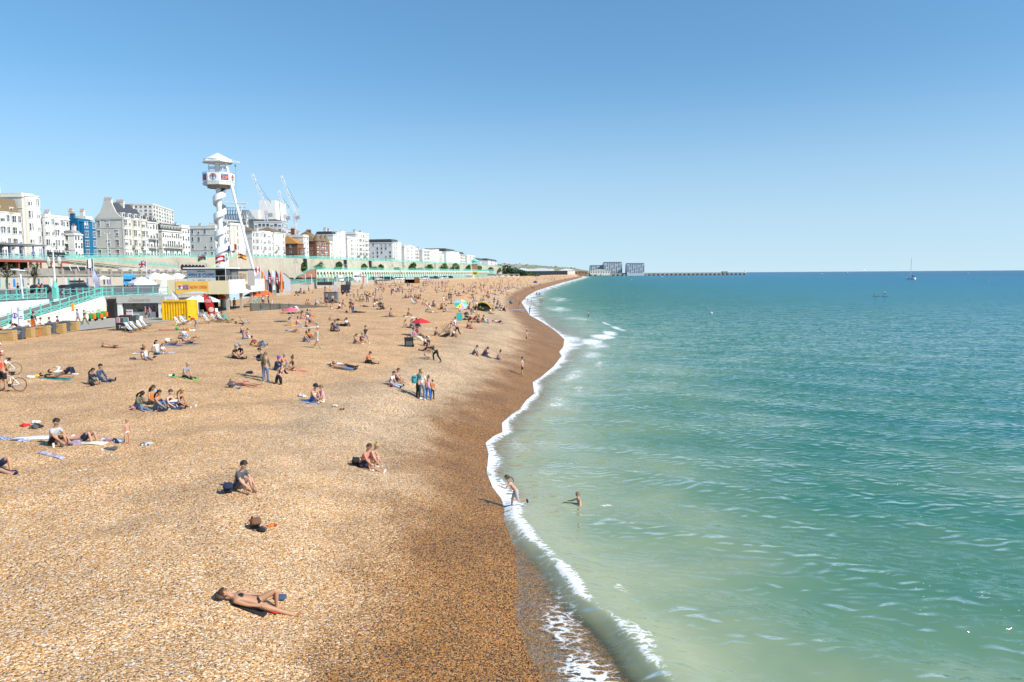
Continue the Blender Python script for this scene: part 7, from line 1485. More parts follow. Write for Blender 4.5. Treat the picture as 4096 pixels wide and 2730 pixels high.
P_('1269 1394 walk -18 1.06 tan short:whitehair tank:aqua shorts:bluepattern lime', 'white haired man in aqua vest and patterned shorts walking past')
P_('1215 1368 sit_knees -12 1.0 tan bun:darkhair tank:black trousers:denim -', 'woman in black vest and jeans with hair tied up beside man in orange')
P_('1231 1359 sit_knees -16 1.02 brown short:darkhair tee:orange shorts:navy -', 'bearded man in orange tee behind woman in black vest')
P_('1177 1331 lie_knees -6 1.05 fair short:paleblue tee:paleblue shorts:khaki - beanie:paleblue', 'man with pale blue hood, shirt and khaki shorts lying with knees up')
P_('1156 1301 sit_cross -30 .98 fair long:darkhair long:darkgrey skirt:darkgrey -', 'woman in dark dress sitting in the shade of pink parasol')
P_('1186 1301 sit_knees -12 .98 pale bun:brownhair bikini:cream brief:cream -', 'pale woman in cream bikini hugging knees beside pink parasol')
P_('1206 1276 sit_cross 70 1.02 fair long:darkhair tee:rose trousers:rose -', 'woman in rose pink clothes with long black hair behind pink parasol group')
P_('1226 1308 sit_cross 75 1.0 fair bun:fairbrown - brief:navy -', 'bare backed woman in navy bikini bottoms on white towel')
P_('1236 1294 sit_knees -18 1.05 tan short:brownhair tee:plaid shorts:plum -', 'man in pinkish plaid shirt sitting behind bare backed woman')
P_('1224 1268 sit_fwd 40 1.0 tan bun:darkhair long:blue skirt:white -', 'woman in royal blue jumper and white skirt seen from behind')
P_('1236 1260 sit_cross -10 .7 tan short:darkhair tee:orange shorts:blue -', 'child in orange tee beside woman in royal blue jumper')
P_('1150 1257 prone_elbow 182 1.0 tan long:brownhair tank:orange trousers:black black', 'brown haired woman in orange top and black leggings propped on elbows')
P_('1324 1326 sit_fwd -10 .98 dark long:darkhair tank:orange trousers:black black', 'dark skinned woman in orange top sitting with denim jacketed man')
P_('1335 1320 sit_knees -14 1.04 tan short:brownhair long:denim trousers:jeans -', 'man in denim jacket sitting beside woman in orange top')
P_('1054 1513 phone 195 1.08 tan short:darkhair long:darkgrey trousers:navy black', 'young man in charcoal jacket with dark rucksack, standing facing olive top woman')
P_('1064 1528 stand 78 1.02 fair long:fairbrown long:olive trousers:denim white', 'woman in olive top and blue jeans standing with her back turned')
P_('1101 1481 sit_knees -14 1.0 fair short:purple long:navy trousers:jeans - beanie:purple', 'woman with purple headscarf and navy jumper sitting')
P_('1126 1468 sit_knees -18 1.0 tan short:greyhair tee:coral trousers:grey -', 'grey haired woman in coral top and grey leggings')
P_('1176 1481 sit_cross 235 1.02 tan bun:brownhair bikini:black brief:black -', 'woman in black bikini and sunglasses facing the sitting group')
P_('1112 1536 kneel 80 1.02 fair short:blonde long:black trousers:black white', 'blonde person in black coat kneeling with back to the camera')
P_('975 1542 lie -12 1.05 fair short:greyhair - brief:red -', 'bald man in red trunks lying flat with bag beside his head')
P_('1366 1478 lie -10 1.05 tan short:darkhair - trousers:denim black', 'bare chested man in blue jeans lying on his back')
P_('1375 1468 lie -8 1.0 fair short:brownhair tee:white trousers:black black', 'woman in white top and black leggings lying behind man in jeans')
P_('1465 1454 sit_phone -8 1.0 fair short:brownhair tee:orange trousers:black brown', 'woman in bright orange top sitting alone holding a phone')
P_('1248 1607 sit_knees -28 1.04 fair short:darkhair tank:white shorts:blue white cap:black', 'man in white vest and black cap beside person in pink')
P_('1292 1609 sit_cross 215 1.0 fair short:fairbrown tee:pink shorts:cream black', 'fair haired person in pink tee facing man in white vest')
P_('1417 1376 sit_knees -14 .96 fair long:brownhair tank:darkgrey skirt:denim -', 'girl in long denim skirt sitting beside boy in maroon')
P_('1441 1370 sit_knees -16 .95 fair short:fairbrown tee:maroon shorts:khaki - cap:khaki', 'boy in maroon tee and khaki cap beside girl in denim skirt')
P_('1465 1376 walk 250 .95 fair short:darkhair tee:darkgrey shorts:grey white', 'boy in dark tee with yellow stripe walking past seated couple')
P_('1626 1312 sit_out -14 1.0 fair long:fairbrown tank:brown trousers:jeans -', 'woman with fair brown hair and jeans, left one of four sitting together')
P_('1641 1309 sit_knees -14 1.0 fair long:brownhair tee:white trousers:denim -', 'woman in white top and jeans, second of four sitting together')
P_('1668 1305 sit_cross 215 1.0 tan long:darkhair tee:violet trousers:navy -', 'woman in violet blue top facing the other three')
P_('1679 1316 crouch 200 1.0 tan short:darkhair long:olive trousers:black -', 'person in dark olive jacket hunched behind the red parasol')
P_('1664 1360 chair -14 1.05 brown short:darkhair long:rose trousers:cream -', 'person in rose shirt and cream trousers under the red parasol')
P_('1673 1350 chair -14 1.05 brown short:darkhair tee:maroon trousers:brown -', 'person in maroon shirt holding the red parasol')
P_('1695 1384 sit_knees -20 1.0 fair short:brownhair tee:white trousers:black -', 'person in white top at the upper end of dark dressed family')
P_('1714 1387 sit_knees 230 1.02 fair short:whitehair long:navy trousers:black -', 'white haired person in navy cardigan in dark dressed family')
P_('1718 1407 sit_fwd 185 1.06 tan short:darkhair long:black trousers:black black', 'man in black jacket stretched out in dark dressed family')
P_('1734 1414 sit_knees 200 .7 fair long:brownhair tee:white shorts:green -', 'small girl in white between the men in black')
P_('1746 1446 stoop 188 1.06 fair short:brownhair tee:black trousers:black black', 'man in black with striped track trousers bending towards a toddler')
P_('1713 1440 crawl 190 .55 brown short:darkhair tee:grey shorts:grey -', 'toddler in grey blue crawling in front of the bending man')
P_('1739 1343 sit_knees -12 .95 fair short:brownhair tee:grey shorts:olive -', 'boy in grey tee and olive shorts beside dark umbrella frame')
P_('1808 1348 sit_knees -20 1.0 fair short:blonde tee:cream trousers:darkgrey -', 'fair person in cream sitting against the folded black frame')
P_('1820 1330 stand -30 1.0 brown short:darkhair tee:white shorts:white -', 'dark haired person in white tee standing behind the black frame')
P_('1830 1340 stoop 190 1.0 tan short:darkhair tee:violet trousers:black -', 'person in blue violet top and black leggings stooping beside white tee')
P_('1868 1312 sit_knees -14 1.0 fair long:redhair tank:white shorts:red -', 'red haired woman in white vest and red shorts')
P_('1879 1316 sit_fwd -14 1.0 fair long:brownhair tee:grey shorts:red -', 'woman in grey tee and red shorts beside the red haired one')
P_('1890 1418 sit_knees -14 1.0 fair short:darkhair tee:grey trousers:darkgrey -', 'person in grey tee, left of three sitting near the wet shingle')
P_('1930 1423 sit_phone -8 1.04 tan short:darkhair long:plum trousers:jeans -', 'man in plum jumper and jeans holding a phone near the wet shingle')
P_('1987 1438 sit_fwd -16 .98 fair bun:brownhair tank:denim skirt:blue -', 'woman in blue dress, rightmost of three near the wet shingle')
P_('2089 1502 akimbo -5 .92 fair short:darkhair tee:stripe shorts:navy green', 'boy in grey tee and navy shorts, hand on hip, facing the sea')
P_('1558 1540 sit_fwd -14 1.0 fair short:brownhair tee:white trousers:paleblue black', 'woman in white tee and pale jeans beside a dark red bag')
P_('1580 1530 sit_knees -12 1.02 fair short:redhair - shorts:darkgrey -', 'bare chested red haired person behind woman in white tee')
P_('1674 1593 phone 30 1.06 fair short:fairbrown tee:teal trousers:black white', 'man with teal rucksack standing behind blonde woman in white')
P_('1688 1598 stand 84 1.05 fair short:blonde tee:white trousers:denim white', 'blonde woman in white tee and jeans standing seen from behind')
P_('1714 1600 stand 84 .88 fair pony:brownhair tee:pink trousers:blue black', 'girl with ponytail in pink tee and blue leggings')
P_('1730 1596 stand 70 .70 fair short:brownhair tee:orange trousers:navy black', 'small child in orange top standing beside girl in pink')
# ---- by the water
P_('2106 1371 stand -8 .82 fair short:darkhair tee:pink shorts:darkgrey -', 'small child in pale pink top standing alone above the wet shingle')
P_('2118 1257 phone -12 1.04 tan short:darkhair long:black trousers:black white', 'man all in black standing at the edge of the swash')
P_('2141 1228 stoop 200 .72 fair short:brownhair tee:orange brief:orange -', 'child with orange armbands bending in the white wash', z=.05)
P_('2162 1217 stand 100 1.0 tan short:darkhair tank:darkgrey trousers:grey -', 'woman in dark grey of the pair standing in the shallows', z=0, dz=-.15)
P_('2170 1218 stand 60 1.0 fair short:brownhair tee:grey trousers:paleblue -', 'person in grey and pale blue of the pair in the shallows', z=0, dz=-.15)
P_('2124 1211 crouch -60 .8 tan short:darkhair tee:grey brief:black -', 'child squatting in the foam', z=.05)
P_('2111 1213 stand 150 .9 fair short:brownhair - brief:navy -', 'bare chested boy in navy trunks at the foam edge', z=.05)
P_('2100 1202 stand 200 .92 tan short:darkhair - shorts:black -', 'bare chested boy in black shorts up from the foam edge', z=.1)
P_('2123 1186 stoop 170 .95 fair short:fairbrown - brief:cream -', 'pale child bending near the foam line', z=.05)
P_('2092 1181 stand 170 1.0 tan short:darkhair bikini:black brief:black -', 'woman in black bikini walking up from the sea')
P_('2103 1179 stand 190 1.0 tan short:brownhair - shorts:coral -', 'bare chested person in coral shorts beside woman in black bikini')
for k_, (u, s_, lb) in enumerate(((2147,1.0,'tallest of three figures in black wetsuits standing in the sea'),(2154,.8,'smaller bather in red vest between two black wetsuits'),(2159,.95,'right hand bather in black wetsuit of the three'))): P_(f'{u} {1182-k_%2} stand {90+k_*60} {s_} tan short:darkhair {"long:black" if k_ != 1 else "tank:red"} trousers:black -', lb, z=0, dz=-.25)
P_('2049 1211 walk 20 .8 fair short:brownhair tee:orange shorts:darkgrey -', 'boy in orange tee near the dark blue ball')
P_('2070 1208 walk 0 1.0 fair short:greyhair long:stripe shorts:grey -', 'person in long grey top walking towards the foam')
P_('2353 1264 stand 150 1.0 tan short:darkhair - shorts:black -', 'bare chested bather in black shorts standing thigh deep off the beach', z=0, dz=-.55)
P_('2418 1244 swim 180 1.0 tan short:darkhair - brief:black -', 'swimmer with only head showing, nearest the standing bather', z=0, dz=-1.38)
P_('2538 1179 swim 180 1.0 fair short:darkhair - brief:black -', 'swimmer far out with head and shoulders showing', z=0, dz=-1.15)
P_('2470 1130 swim 180 1.2 fair short:darkhair - brief:red -', 'tiny swimmer beyond the breakers towards the harbour wall', z=0, dz=-1.2)
P_('3502 1184 paddle 95 1.0 tan short:darkhair bikini:black brief:black -', 'left paddle boarder in black swimwear standing on the sea', z=0, dz=.12)
P_('3538 1185 paddle 80 1.05 fair short:darkhair tee:white shorts:black -', 'right paddle boarder in white tee and black shorts', z=0, dz=.12)
# ---- left terrace and promenade
ZP, ZU = 3.58, 6.34
P_('78 1345 stoop 240 1.05 tan short:darkhair tee:black trousers:black -', 'man in black tee leaning over a table behind the wheeled bin', z=ZP)
P_('122 1334 seat 200 1.0 fair long:blonde tee:white trousers:jeans -', 'blonde woman in white seated among the planters', z=ZP)
P_('169 1325 seat 200 1.05 fair short:darkhair tee:white shorts:grey -', 'man in white tee seated between planters with sunglasses', z=ZP)
P_('203 1325 seat 190 1.08 fair short:brownhair tee:navy shorts:navy -', 'man in slate blue shirt with hands by his face behind a wheeled bin', z=ZP)
P_('235 1316 seat 200 1.05 tan short:darkhair tee:plum shorts:grey -', 'man in dark shirt seated behind the fourth planter', z=ZP)
P_('135 1318 stand 90 1.06 tan short:darkhair long:navy trousers:navy -', 'man in navy standing by the ramp railing with back turned', z=ZP)
P_('3 1352 seat 300 1.0 tan short:blonde tank:black shorts:black -', 'blonde woman in black vest seated at the left frame edge', z=ZP)
P_('314 1302 walk 250 1.06 tan short:darkhair tee:lilac shorts:grey white', 'man in pale grey tee with rucksack walking along the ramp wall', z=ZP)
P_('341 1302 walk 250 1.0 tan short:brownhair tee:darkgrey trousers:olive brown', 'woman in grey top carrying a bag beside the walking man', z=ZP)
P_('585 1276 walk 170 .9 fair short:blonde tee:black shorts:black white', 'child in black walking past the ice cream parlour', z=ZP)
P_('601 1276 walk 180 1.0 tan pony:darkhair tee:purple trousers:denim white', 'woman in purple top and jeans walking past the ice cream parlour', z=ZP)
P_('42 1182 stand 200 1.0 fair short:brownhair tee:pink trousers:jeans -', 'person in pale pink behind the turquoise railing, leftmost', z=ZU)
P_('75 1183 stand 250 1.05 tan short:darkhair tee:black trousers:denim -', 'person in black tee and jeans behind the turquoise railing', z=ZU)
P_('117 1182 stand 180 1.0 fair short:brownhair tee:white shorts:grey -', 'person in white tee behind the turquoise railing', z=ZU)
P_('156 1178 stand 120 1.0 fair short:darkhair tee:red trousers:navy -', 'person in red tee between palm and lamp standard', z=ZU)
P_('169 1178 stand 100 .98 fair long:darkhair tee:denim trousers:grey -', 'long haired person in denim shirt beside the one in red', z=ZU)
P_('343 1172 stand 200 1.0 fair short:brownhair tee:orange trousers:black -', 'person in orange near the roof box car', z=ZU)
P_('352 1174 walk 200 1.0 fair short:darkhair tee:white trousers:grey -', 'person in white walking past the roof box car', z=ZU)
P_('787 1262 stand 180 1.05 fair short:darkhair tee:white trousers:black -', 'person in white standing under the parasols by the container', z=ZP+.08)
P_('918 1236 stand 60 1.05 tan short:darkhair tee:darkgrey trousers:black -', 'person in dark grey standing under the terrace deck', z=ZP+.1)
P_('938 1238 stand 90 1.05 tan short:darkhair tee:red trousers:navy -', 'person in red standing between the deck columns', z=ZP+.1)
P_('1003 1218 stand 200 1.05 tan short:darkhair tee:plum trousers:black -', 'person in plum near the picnic tables', z=ZP+.1)
for k_, (u, v, c1, c2, lb) in enumerate(((880,1207,'white','navy','far diner in white under the deck'),(895,1206,'navy','grey','diner in navy under the deck'),(912,1208,'lilac','black','diner in lilac under the deck'),(1010,1208,'rose','navy','diner in rose by the orange parasols'),(1024,1204,'white','jeans','diner in white by the orange parasols'),(1040,1200,'darkgrey','navy','diner in dark grey by the orange parasols'),(1052,1196,'coral','grey','diner in coral nearest the slatted fence'))): P_(f'{u} {v} seat {150+k_*30} 1.0 fair short:{"darkhair" if k_%2 else "brownhair"} tee:{c1} trousers:{c2} -', lb+', seated at a picnic table', z=ZP+.1)
for k_, (u, c1, c2, dz_) in enumerate(((1170,'blue','navy',0),(1180,'white','navy',0),(1190,'navy','grey',0),(1199,'red','black',.3),(1207,'pink','black',.1),(1216,'cyan','navy',0))): P_(f'{u} {1133-k_*.4:.1f} seat {180+k_*40} 1.0 fair short:darkhair tee:{c1} trousers:{c2} -', f'cafe guest in {c1} seated on the sea wall terrace right of the grey barn', z=6.34)
# ---- middle crowd (positions read off the photograph)
AUTO = [  # u, v, pose, top, bottom, optional scale
(1075,1217,'stand','darkgrey','jeans'),(1089,1217,'walk','pink','white',.62),(1052,1221,'stand','white','plum'),(1163,1175,'stand','white','maroon'),(1204,1176,'stand','darkgrey','denim'),(1193,1178,'crouch','black','black'),(1214,1176,'sit_knees','plum','navy'),(1236,1173,'stand','black','navy'),(1252,1174,'sit_cross','brown','brown',.6),(1300,1168,'walk','black','darkgrey'),(1320,1166,'reach','white','cream'),
(1307,1228,'stand','black','red'),(1332,1220,'stand','white','navy'),(1373,1199,'walk','black','cream'),(1388,1197,'stand','black','black'),(1402,1188,'walk','lilac','cream'),(1416,1195,'stand','white','darkgrey'),(1432,1192,'stand','denim','jeans'),(1445,1161,'walk','plum','darkgrey'),(1452,1161,'walk','white','paleblue'),(1503,1184,'stand','blue','khaki'),(1470,1212,'stand','black','jeans'),(1403,1250,'stand','plum','black'),(1412,1255,'stand','maroon','jeans'),
(1222,1224,'sit_cross','-','black'),(1231,1223,'sit_knees','-','navy'),(1260,1223,'sit_knees','-','darkgrey'),(1289,1216,'sit_out','-','teal'),(1322,1238,'sit_cross','-','white'),(1354,1237,'sit_knees','white','navy'),(1368,1227,'sit_knees','brown','cream'),(1437,1204,'sit_cross','black','navy'),(1449,1207,'sit_knees','black','brown'),(1459,1181,'sit_knees','cyan','black'),(1481,1184,'sit_knees','black','mustard'),(1491,1186,'sit_knees','plum','coral'),(1497,1205,'sit_knees','rose','grey'),(1519,1203,'sit_knees','paleblue','grey'),(1530,1197,'sit_fwd','-','navy'),(1513,1164,'sit_cross','darkgrey','paleblue'),(1526,1164,'sit_knees','white','grey'),(1495,1229,'sit_cross','white','purple'),(1502,1225,'sit_knees','cream','white'),(1528,1238,'sit_knees','maroon','black'),(1464,1229,'lie','black','olive'),(1433,1252,'lie','black','darkgrey'),(1346,1283,'prone','-','black'),(1381,1306,'sit_knees','white','black'),(1358,1304,'lie','black','black'),
(1567,1182,'stand','darkgrey','black'),(1574,1183,'walk','plum','pink'),(1610,1177,'stand','violet','navy'),(1681,1197,'bend','stripe','navy'),(1796,1203,'walk','black','black'),(1804,1203,'walk','navy','navy'),(1896,1246,'stand','rose','darkgrey'),(1907,1246,'stand','white','black'),(1631,1148,'stand','purple','navy'),(1839,1260,'stand','white','teal',.75),
(1620,1194,'sit_knees','olive','teal'),(1633,1193,'sit_knees','-','violet'),(1641,1191,'sit_knees','coral','tanbrown'),(1657,1195,'sit_knees','navy','grey'),(1672,1198,'sit_knees','-','brown'),(1771,1202,'sit_cross','white','white'),(1782,1204,'sit_knees','-','coral'),(1802,1216,'sit_fwd','teal','black'),(1656,1216,'chair','black','paleblue'),(1668,1209,'sit_knees','coral','tanbrown'),(1689,1219,'sit_cross','-','olive'),(1707,1226,'sit_out','lilac','grey'),(1731,1227,'sit_knees','plum','plum'),(1738,1228,'sit_cross','purple','plum'),(1720,1240,'sit_out','white','lime'),(1763,1238,'sit_knees','maroon','black'),(1771,1239,'sit_cross','-','orange'),(1786,1248,'sit_out','grey','paleblue'),
(1557,1265,'sit_fwd','-','blue'),(1630,1265,'sit_knees','-','orange'),(1725,1252,'lie','-','white'),(1884,1190,'sit_knees','-','cream'),(1890,1193,'sit_cross','rose','plum'),(1889,1211,'sit_fwd','cyan','white'),(1895,1210,'sit_knees','coral','white'),(1826,1177,'sit_cross','white','navy'),(1833,1179,'sit_knees','red','navy'),(1840,1185,'lie','-','purple'),(1826,1186,'sit_knees','white','maroon'),(1852,1171,'sit_knees','-','black'),(1860,1175,'lie','brown','black'),(1849,1158,'sit_cross','coral','white'),(1886,1154,'sit_knees','white','coral'),(1896,1152,'sit_knees','-','navy'),(1905,1143,'stand','darkgrey','olive'),(1924,1146,'sit_knees','brown','black'),(1932,1145,'sit_knees','rose','navy'),(1831,1140,'sit_cross','purple','navy'),(1846,1139,'sit_knees','-','coral'),(1607,1148,'crouch','red','black'),(1616,1153,'stand','white','lilac',.8),(1635,1149,'sit_cross','white','black'),(1646,1149,'crouch','darkgrey','black'),(1673,1151,'sit_knees','cream','tanbrown'),(1693,1144,'sit_cross','rose','plum'),(1709,1144,'lie','-','navy'),(1733,1150,'lie','-','pink'),(1779,1150,'sit_knees','white','red'),(1790,1149,'lie','-','mustard'),(1626,1161,'lie','pink','cream'),(1684,1155,'lie','white','cream'),(1662,1151,'lie','denim','black'),(1580,1145,'sit_knees','-','brown'),(1577,1134,'stand','grey','navy'),
(1935,1126,'sit_cross','navy','purple'),(1943,1126,'sit_cross','white','purple'),(2003,1130,'stand','maroon','brown'),(2010,1129,'stand','navy','navy'),(2035,1131,'sit_knees','-','brown'),(2072,1123,'crouch','black','black'),(2080,1125,'sit_knees','paleblue','navy'),(2053,1142,'stand','black','navy',.8),(2062,1142,'stand','cyan','aqua',.9),(2072,1141,'sit_knees','-','olive'),(2079,1141,'sit_knees','brown','olive'),(2105,1137,'sit_cross','orange','white'),(2120,1144,'sit_knees','darkgrey','grey'),(2160,1143,'stand','tanbrown','black'),(2093,1152,'sit_cross','darkgrey','white'),(2129,1154,'crouch','black','darkgrey'),(1978,1144,'sit_fwd','black','plum'),(1964,1161,'stand','teal','navy'),(1976,1165,'stand','white','lilac'),(1986,1154,'lie','-','navy'),(2007,1150,'lie','black','teal'),(2014,1155,'prone','-','paleblue'),(2029,1159,'lie','red','brown'),(1982,1167,'sit_knees','maroon','navy'),(1991,1165,'sit_knees','coral','brown'),(1999,1165,'sit_knees','rose','cream'),(2012,1169,'sit_fwd','-','black'),(1999,1178,'chair','white','navy'),(2008,1178,'chair','purple','red'),(2027,1184,'crouch','-','brown'),(1944,1188,'sit_knees','teal','darkgrey'),(1952,1186,'stand','red','coral'),(1957,1195,'sit_knees','maroon','red'),(1980,1180,'prone','purple','navy'),(1920,1205,'sit_knees','-','grey'),(1929,1201,'sit_cross','white','brown'),(1936,1208,'sit_fwd','darkgrey','white'),(1988,1208,'sit_knees','white','plum'),(1976,1221,'phone','black','darkgrey'),(1984,1222,'crouch','darkgrey','darkgrey'),(1952,1227,'sit_knees','pink','red'),(1967,1242,'sit_knees','-','navy'),(1982,1236,'sit_knees','denim','navy'),(1995,1233,'sit_cross','navy','blue'),(2001,1240,'sit_cross','blue','white'),(2010,1244,'sit_knees','black','black'),(2027,1241,'stand','coral','pink',.7),(1882,1250,'sit_fwd','grey','denim'),(1862,1236,'sit_knees','navy','plum'),(1872,1238,'sit_cross','purple','navy'),(1956,1255,'sit_fwd','white','brown'),(1878,1280,'sit_knees','pink','plum'),(1893,1289,'crouch','navy','red'),(1907,1288,'sit_knees','white','grey'),(1908,1291,'sit_cross','grey','navy'),(1925,1289,'sit_fwd','black','teal'),(1951,1297,'bend','white','blue',.75),(1995,1293,'lie_knees','white','navy'),(2078,1239,'stand','darkgrey','cyan'),(2080,1251,'crouch','grey','pink',.8)]
LM = [(1060,1217,'beside the end of the groyne'),(1163,1175,'near the white slatted fence'),(1204,1176,'in the cluster by the black pushchair'),(1236,1173,'between pushchair cluster and black windbreak box'),(1320,1165,'below the sea wall walkers'),(1325,1222,'by the dark grey hire kiosk'),(1240,1224,'behind the buried end of the groyne'),(1385,1192,'in front of the black windbreak box'),(1420,1192,'right of the black windbreak box'),(1448,1161,'high on the beach before the coach'),(1345,1233,'below the hire kiosk'),(1475,1207,'in the crowd round the man in black'),(1485,1182,'behind the deck chair crowd'),(1518,1164,'in the trio above the crowd'),(1520,1200,'at the blue deck chair'),(1500,1230,'by the pushchair below the blue deck chair'),(1410,1252,'at the black rucksack'),(1360,1290,'in the trio above the denim jacketed couple'),(1570,1182,'of the strolling pair by the dark blue pushchair'),(1610,1172,'beside the dark blue pushchair'),(1640,1194,'in the row below the shed'),(1632,1150,'just below the rust brown shed'),(1680,1150,'right of the rust brown shed'),(1780,1150,'on the empty upper shingle'),(1665,1213,'round the dark deck chair'),(1715,1228,'left of the bather in lime shorts'),(1765,1240,'between lime shorts and the rainbow parasol'),(1780,1203,'left of the strolling pair in black'),(1800,1210,'by the strolling pair in black'),(1557,1265,'on a navy towel, alone in the open'),(1630,1265,'alone in the open with white towel'),(1835,1180,'in the huddle above the rainbow parasol'),(1852,1162,'above the huddle over the rainbow parasol'),(1900,1150,'in the packed group above the tent'),(1840,1139,'on the upper shingle'),(1888,1192,'in the pair above the rainbow parasol'),(1892,1210,'in the pair right of the rainbow parasol'),(1865,1237,'right beside the rainbow parasol'),(1896,1246,'just left of the green tent'),(1955,1228,'just right of the green tent'),(1950,1190,'in the group above the green tent'),(1925,1205,'behind the green tent'),(1980,1217,'between green tent and the dark blue ball'),(1990,1237,'in the row between green tent and paddle board'),(2076,1245,'at the end of the paddle board'),(1839,1262,'behind the dark teal windbreak'),(1895,1287,'in the party right of the dark teal windbreak'),(1951,1297,'near the bending child in white'),(1995,1293,'on a pale towel towards the wet shingle'),(1990,1162,'in the scattered groups uphill of the foam'),(2015,1178,'at the white chairs uphill of the foam'),(1960,1160,'standing about uphill of the green tent'),(2070,1140,'far along the beach above the first foam'),(2110,1145,'near the orange windbreak far along the beach'),(2010,1129,'far along the empty upper beach'),(1938,1126,'on the far upper beach below the beach huts'),(2145,1147,'far along near the water')]
PH = dict(stand='standing', walk='walking', akimbo='standing', phone='standing with phone', sit_out='leaning back on arms', sit_fwd='sitting with straight legs', sit_knees='sitting with knees up', sit_cross='sitting cross legged', sit_phone='sitting', lie='lying flat', lie_knees='lying with knees up', prone='lying face down', recline='reclining', bend='bending over', stoop='stooping', crouch='squatting', kneel='kneeling', chair='sitting in a deck chair', seat='seated', reach='standing with arm out')
CN = dict(darkgrey='dark grey', paleblue='pale blue', tanbrown='tan', stripe='pale grey', lime='lime green')
HN = dict(darkhair='black', brownhair='brown', fairbrown='light brown', blonde='blonde', greyhair='grey', redhair='red')
KIND = dict(jeans=' jeans', denim=' jeans', black=' bottoms', brown=' bottoms')
seen = set()
for k_, a in enumerate(AUTO):
 u, v, pose, c1, c2 = a[:5]; s_ = a[5] if len(a) > 5 else round(random.uniform(1.02, 1.12), 2); lmk = min(LM, key=lambda q: (q[0]-u)**2+((q[1]-v)*2.2)**2)[2]
 female = random.random() < .5; hc = random.choice(['darkhair','brownhair','brownhair','fairbrown','blonde','greyhair'] if c1 != '-' else ['darkhair','brownhair','fairbrown'])
 bk = random.choice(['trousers','shorts']) if c2 not in ('jeans','denim') else 'trousers'
 if c1 == '-' or c2 in ('cream','coral','tanbrown'): bk = 'shorts'
 tk = 'tee' if c1 != 'black' else 'long'; n1 = CN.get(c1, c1); n2 = CN.get(c2, c2) if c2 not in ('jeans','denim') else 'blue'
 who = 'child' if s_ < .9 else 'person'; bw = 'jeans' if c2 in ('jeans','denim') else bk
 for tr in range(12):
  hs = 'long' if female and c1 != '-' and c1 != 'black' else 'short'
  hn = ('long ' if hs == 'long' else '')+HN[hc]
  lb = (f'bare chested {who} in {n2} {bw} {PH[pose]} {lmk}' if c1 == '-' else f'{who} in {n1} top and {n2} {bw} {PH[pose]} {lmk}')
  if tr: lb = (f'{hn} haired bare chested {who} in {n2} {bw} {PH[pose]} {lmk}' if c1 == '-' else f'{hn} haired {who} in {n1} top and {n2} {bw} {lmk}')
  if lb not in seen: break
  hc = random.choice(list(HN)); female = random.random() < .5
 w_ = lb.split()
 if len(w_) > 16: lb = lb.replace(' haired', ' hair').replace('the dark blue', 'the blue').replace('the strolling', 'strolling'); w_ = lb.split()
 if len(w_) > 16: lb = lb.replace(' '+PH[pose], '', 1) if len(lb.replace(' '+PH[pose], '', 1).split()) >= 6 else lb
 seen.add(lb); h_ = random.uniform(-35, 10) if pose not in ('stand','walk','phone','bend','stoop') else random.uniform(0, 360)
 if random.random() < .18 and pose.startswith('sit'): h_ += 180
 if pose in ('lie','prone','lie_knees'): h_ = random.uniform(-22, 12)+(180 if pose == 'prone' and random.random() < .5 else 0)
 sk = random.choice(['fair','fair','tan','tan','pale','brown'])
 top = '-' if c1 == '-' else f'{tk}:{c1}'
 person(f'{u} {v} {pose} {h_:.0f} {s_} {sk} {hs}:{hc} {top} {bk}:{c2} {"white" if pose in ("stand","walk") and random.random()<.5 else "-"}', lb, group='beachgoers in the middle distance')
# ---- build all figures: one skin mesh per pose and layer, shared
need = {}
for p in PEOPLE:
 ks = [('body', p['det'])]
 for f in ('top','bot'):
  if p[f] != '-': ks.append((p[f].split(':')[0], False))
 if p['shoe'] != '-': ks += [('shoeR', False), ('shoeL', False)]
 for k_, d_ in ks: need[(p['pose'], k_, d_)] = None
tmp = []
for key in need:
 V, E, R = layer_graph(*key); me = bpy.data.meshes.new('t'); me.from_pydata([tuple(x) for x in V], E, []); o = bpy.data.objects.new('t', me); C.objects.link(o)
 sm = o.modifiers.new('s', 'SKIN'); sm.use_smooth_shade = True; sm.branch_smoothing = .35
 for i, r_ in enumerate(R): me.skin_vertices[0].data[i].radius = (r_, r_)
 me.skin_vertices[0].data[0].use_root = True
 ss = o.modifiers.new('d', 'SUBSURF'); ss.levels = ss.render_levels = 1; tmp.append((key, o, me))
bpy.context.view_layer.update(); dg = bpy.context.evaluated_depsgraph_get()
M_def = pm('skin_default', SKIN['fair'], .6)
for key, o, me in tmp:
 m2 = bpy.data.meshes.new_from_object(o.evaluated_get(dg)); m2.materials.clear(); m2.materials.append(M_def); m2.name = key[1]; need[key] = m2
for key, o, me in tmp: bpy.data.objects.remove(o); bpy.data.meshes.remove(me)
_hm = {}
def shaped(kind, key, fn, smooth=True):
 if key not in _hm: _hm[key] = fn().mesh(kind, M_def, smooth)
 return _hm[key]
def omat(o, m): o.material_slots[0].link = 'OBJECT'; o.material_slots[0].material = m; return o
def tilt(o, p):          # sitting and lying bodies follow the slope of the shingle
 if p['z'] is not None or p['pose'] in ('stand','walk','phone','akimbo','run','stoop','bend','reach'): return
 h = D2R(p['h']); x, y = o.location.x, o.location.y; e = .5; fx, fy = math.cos(h), math.sin(h); zf = lambda a, b2: float(beach_z(x+a, y+b2))
 o.rotation_euler = (math.atan((zf(-fy*e, fx*e)-zf(fy*e, -fx*e))/(2*e)), -math.atan((zf(fx*e, fy*e)-zf(-fx*e, -fy*e))/(2*e)), h)
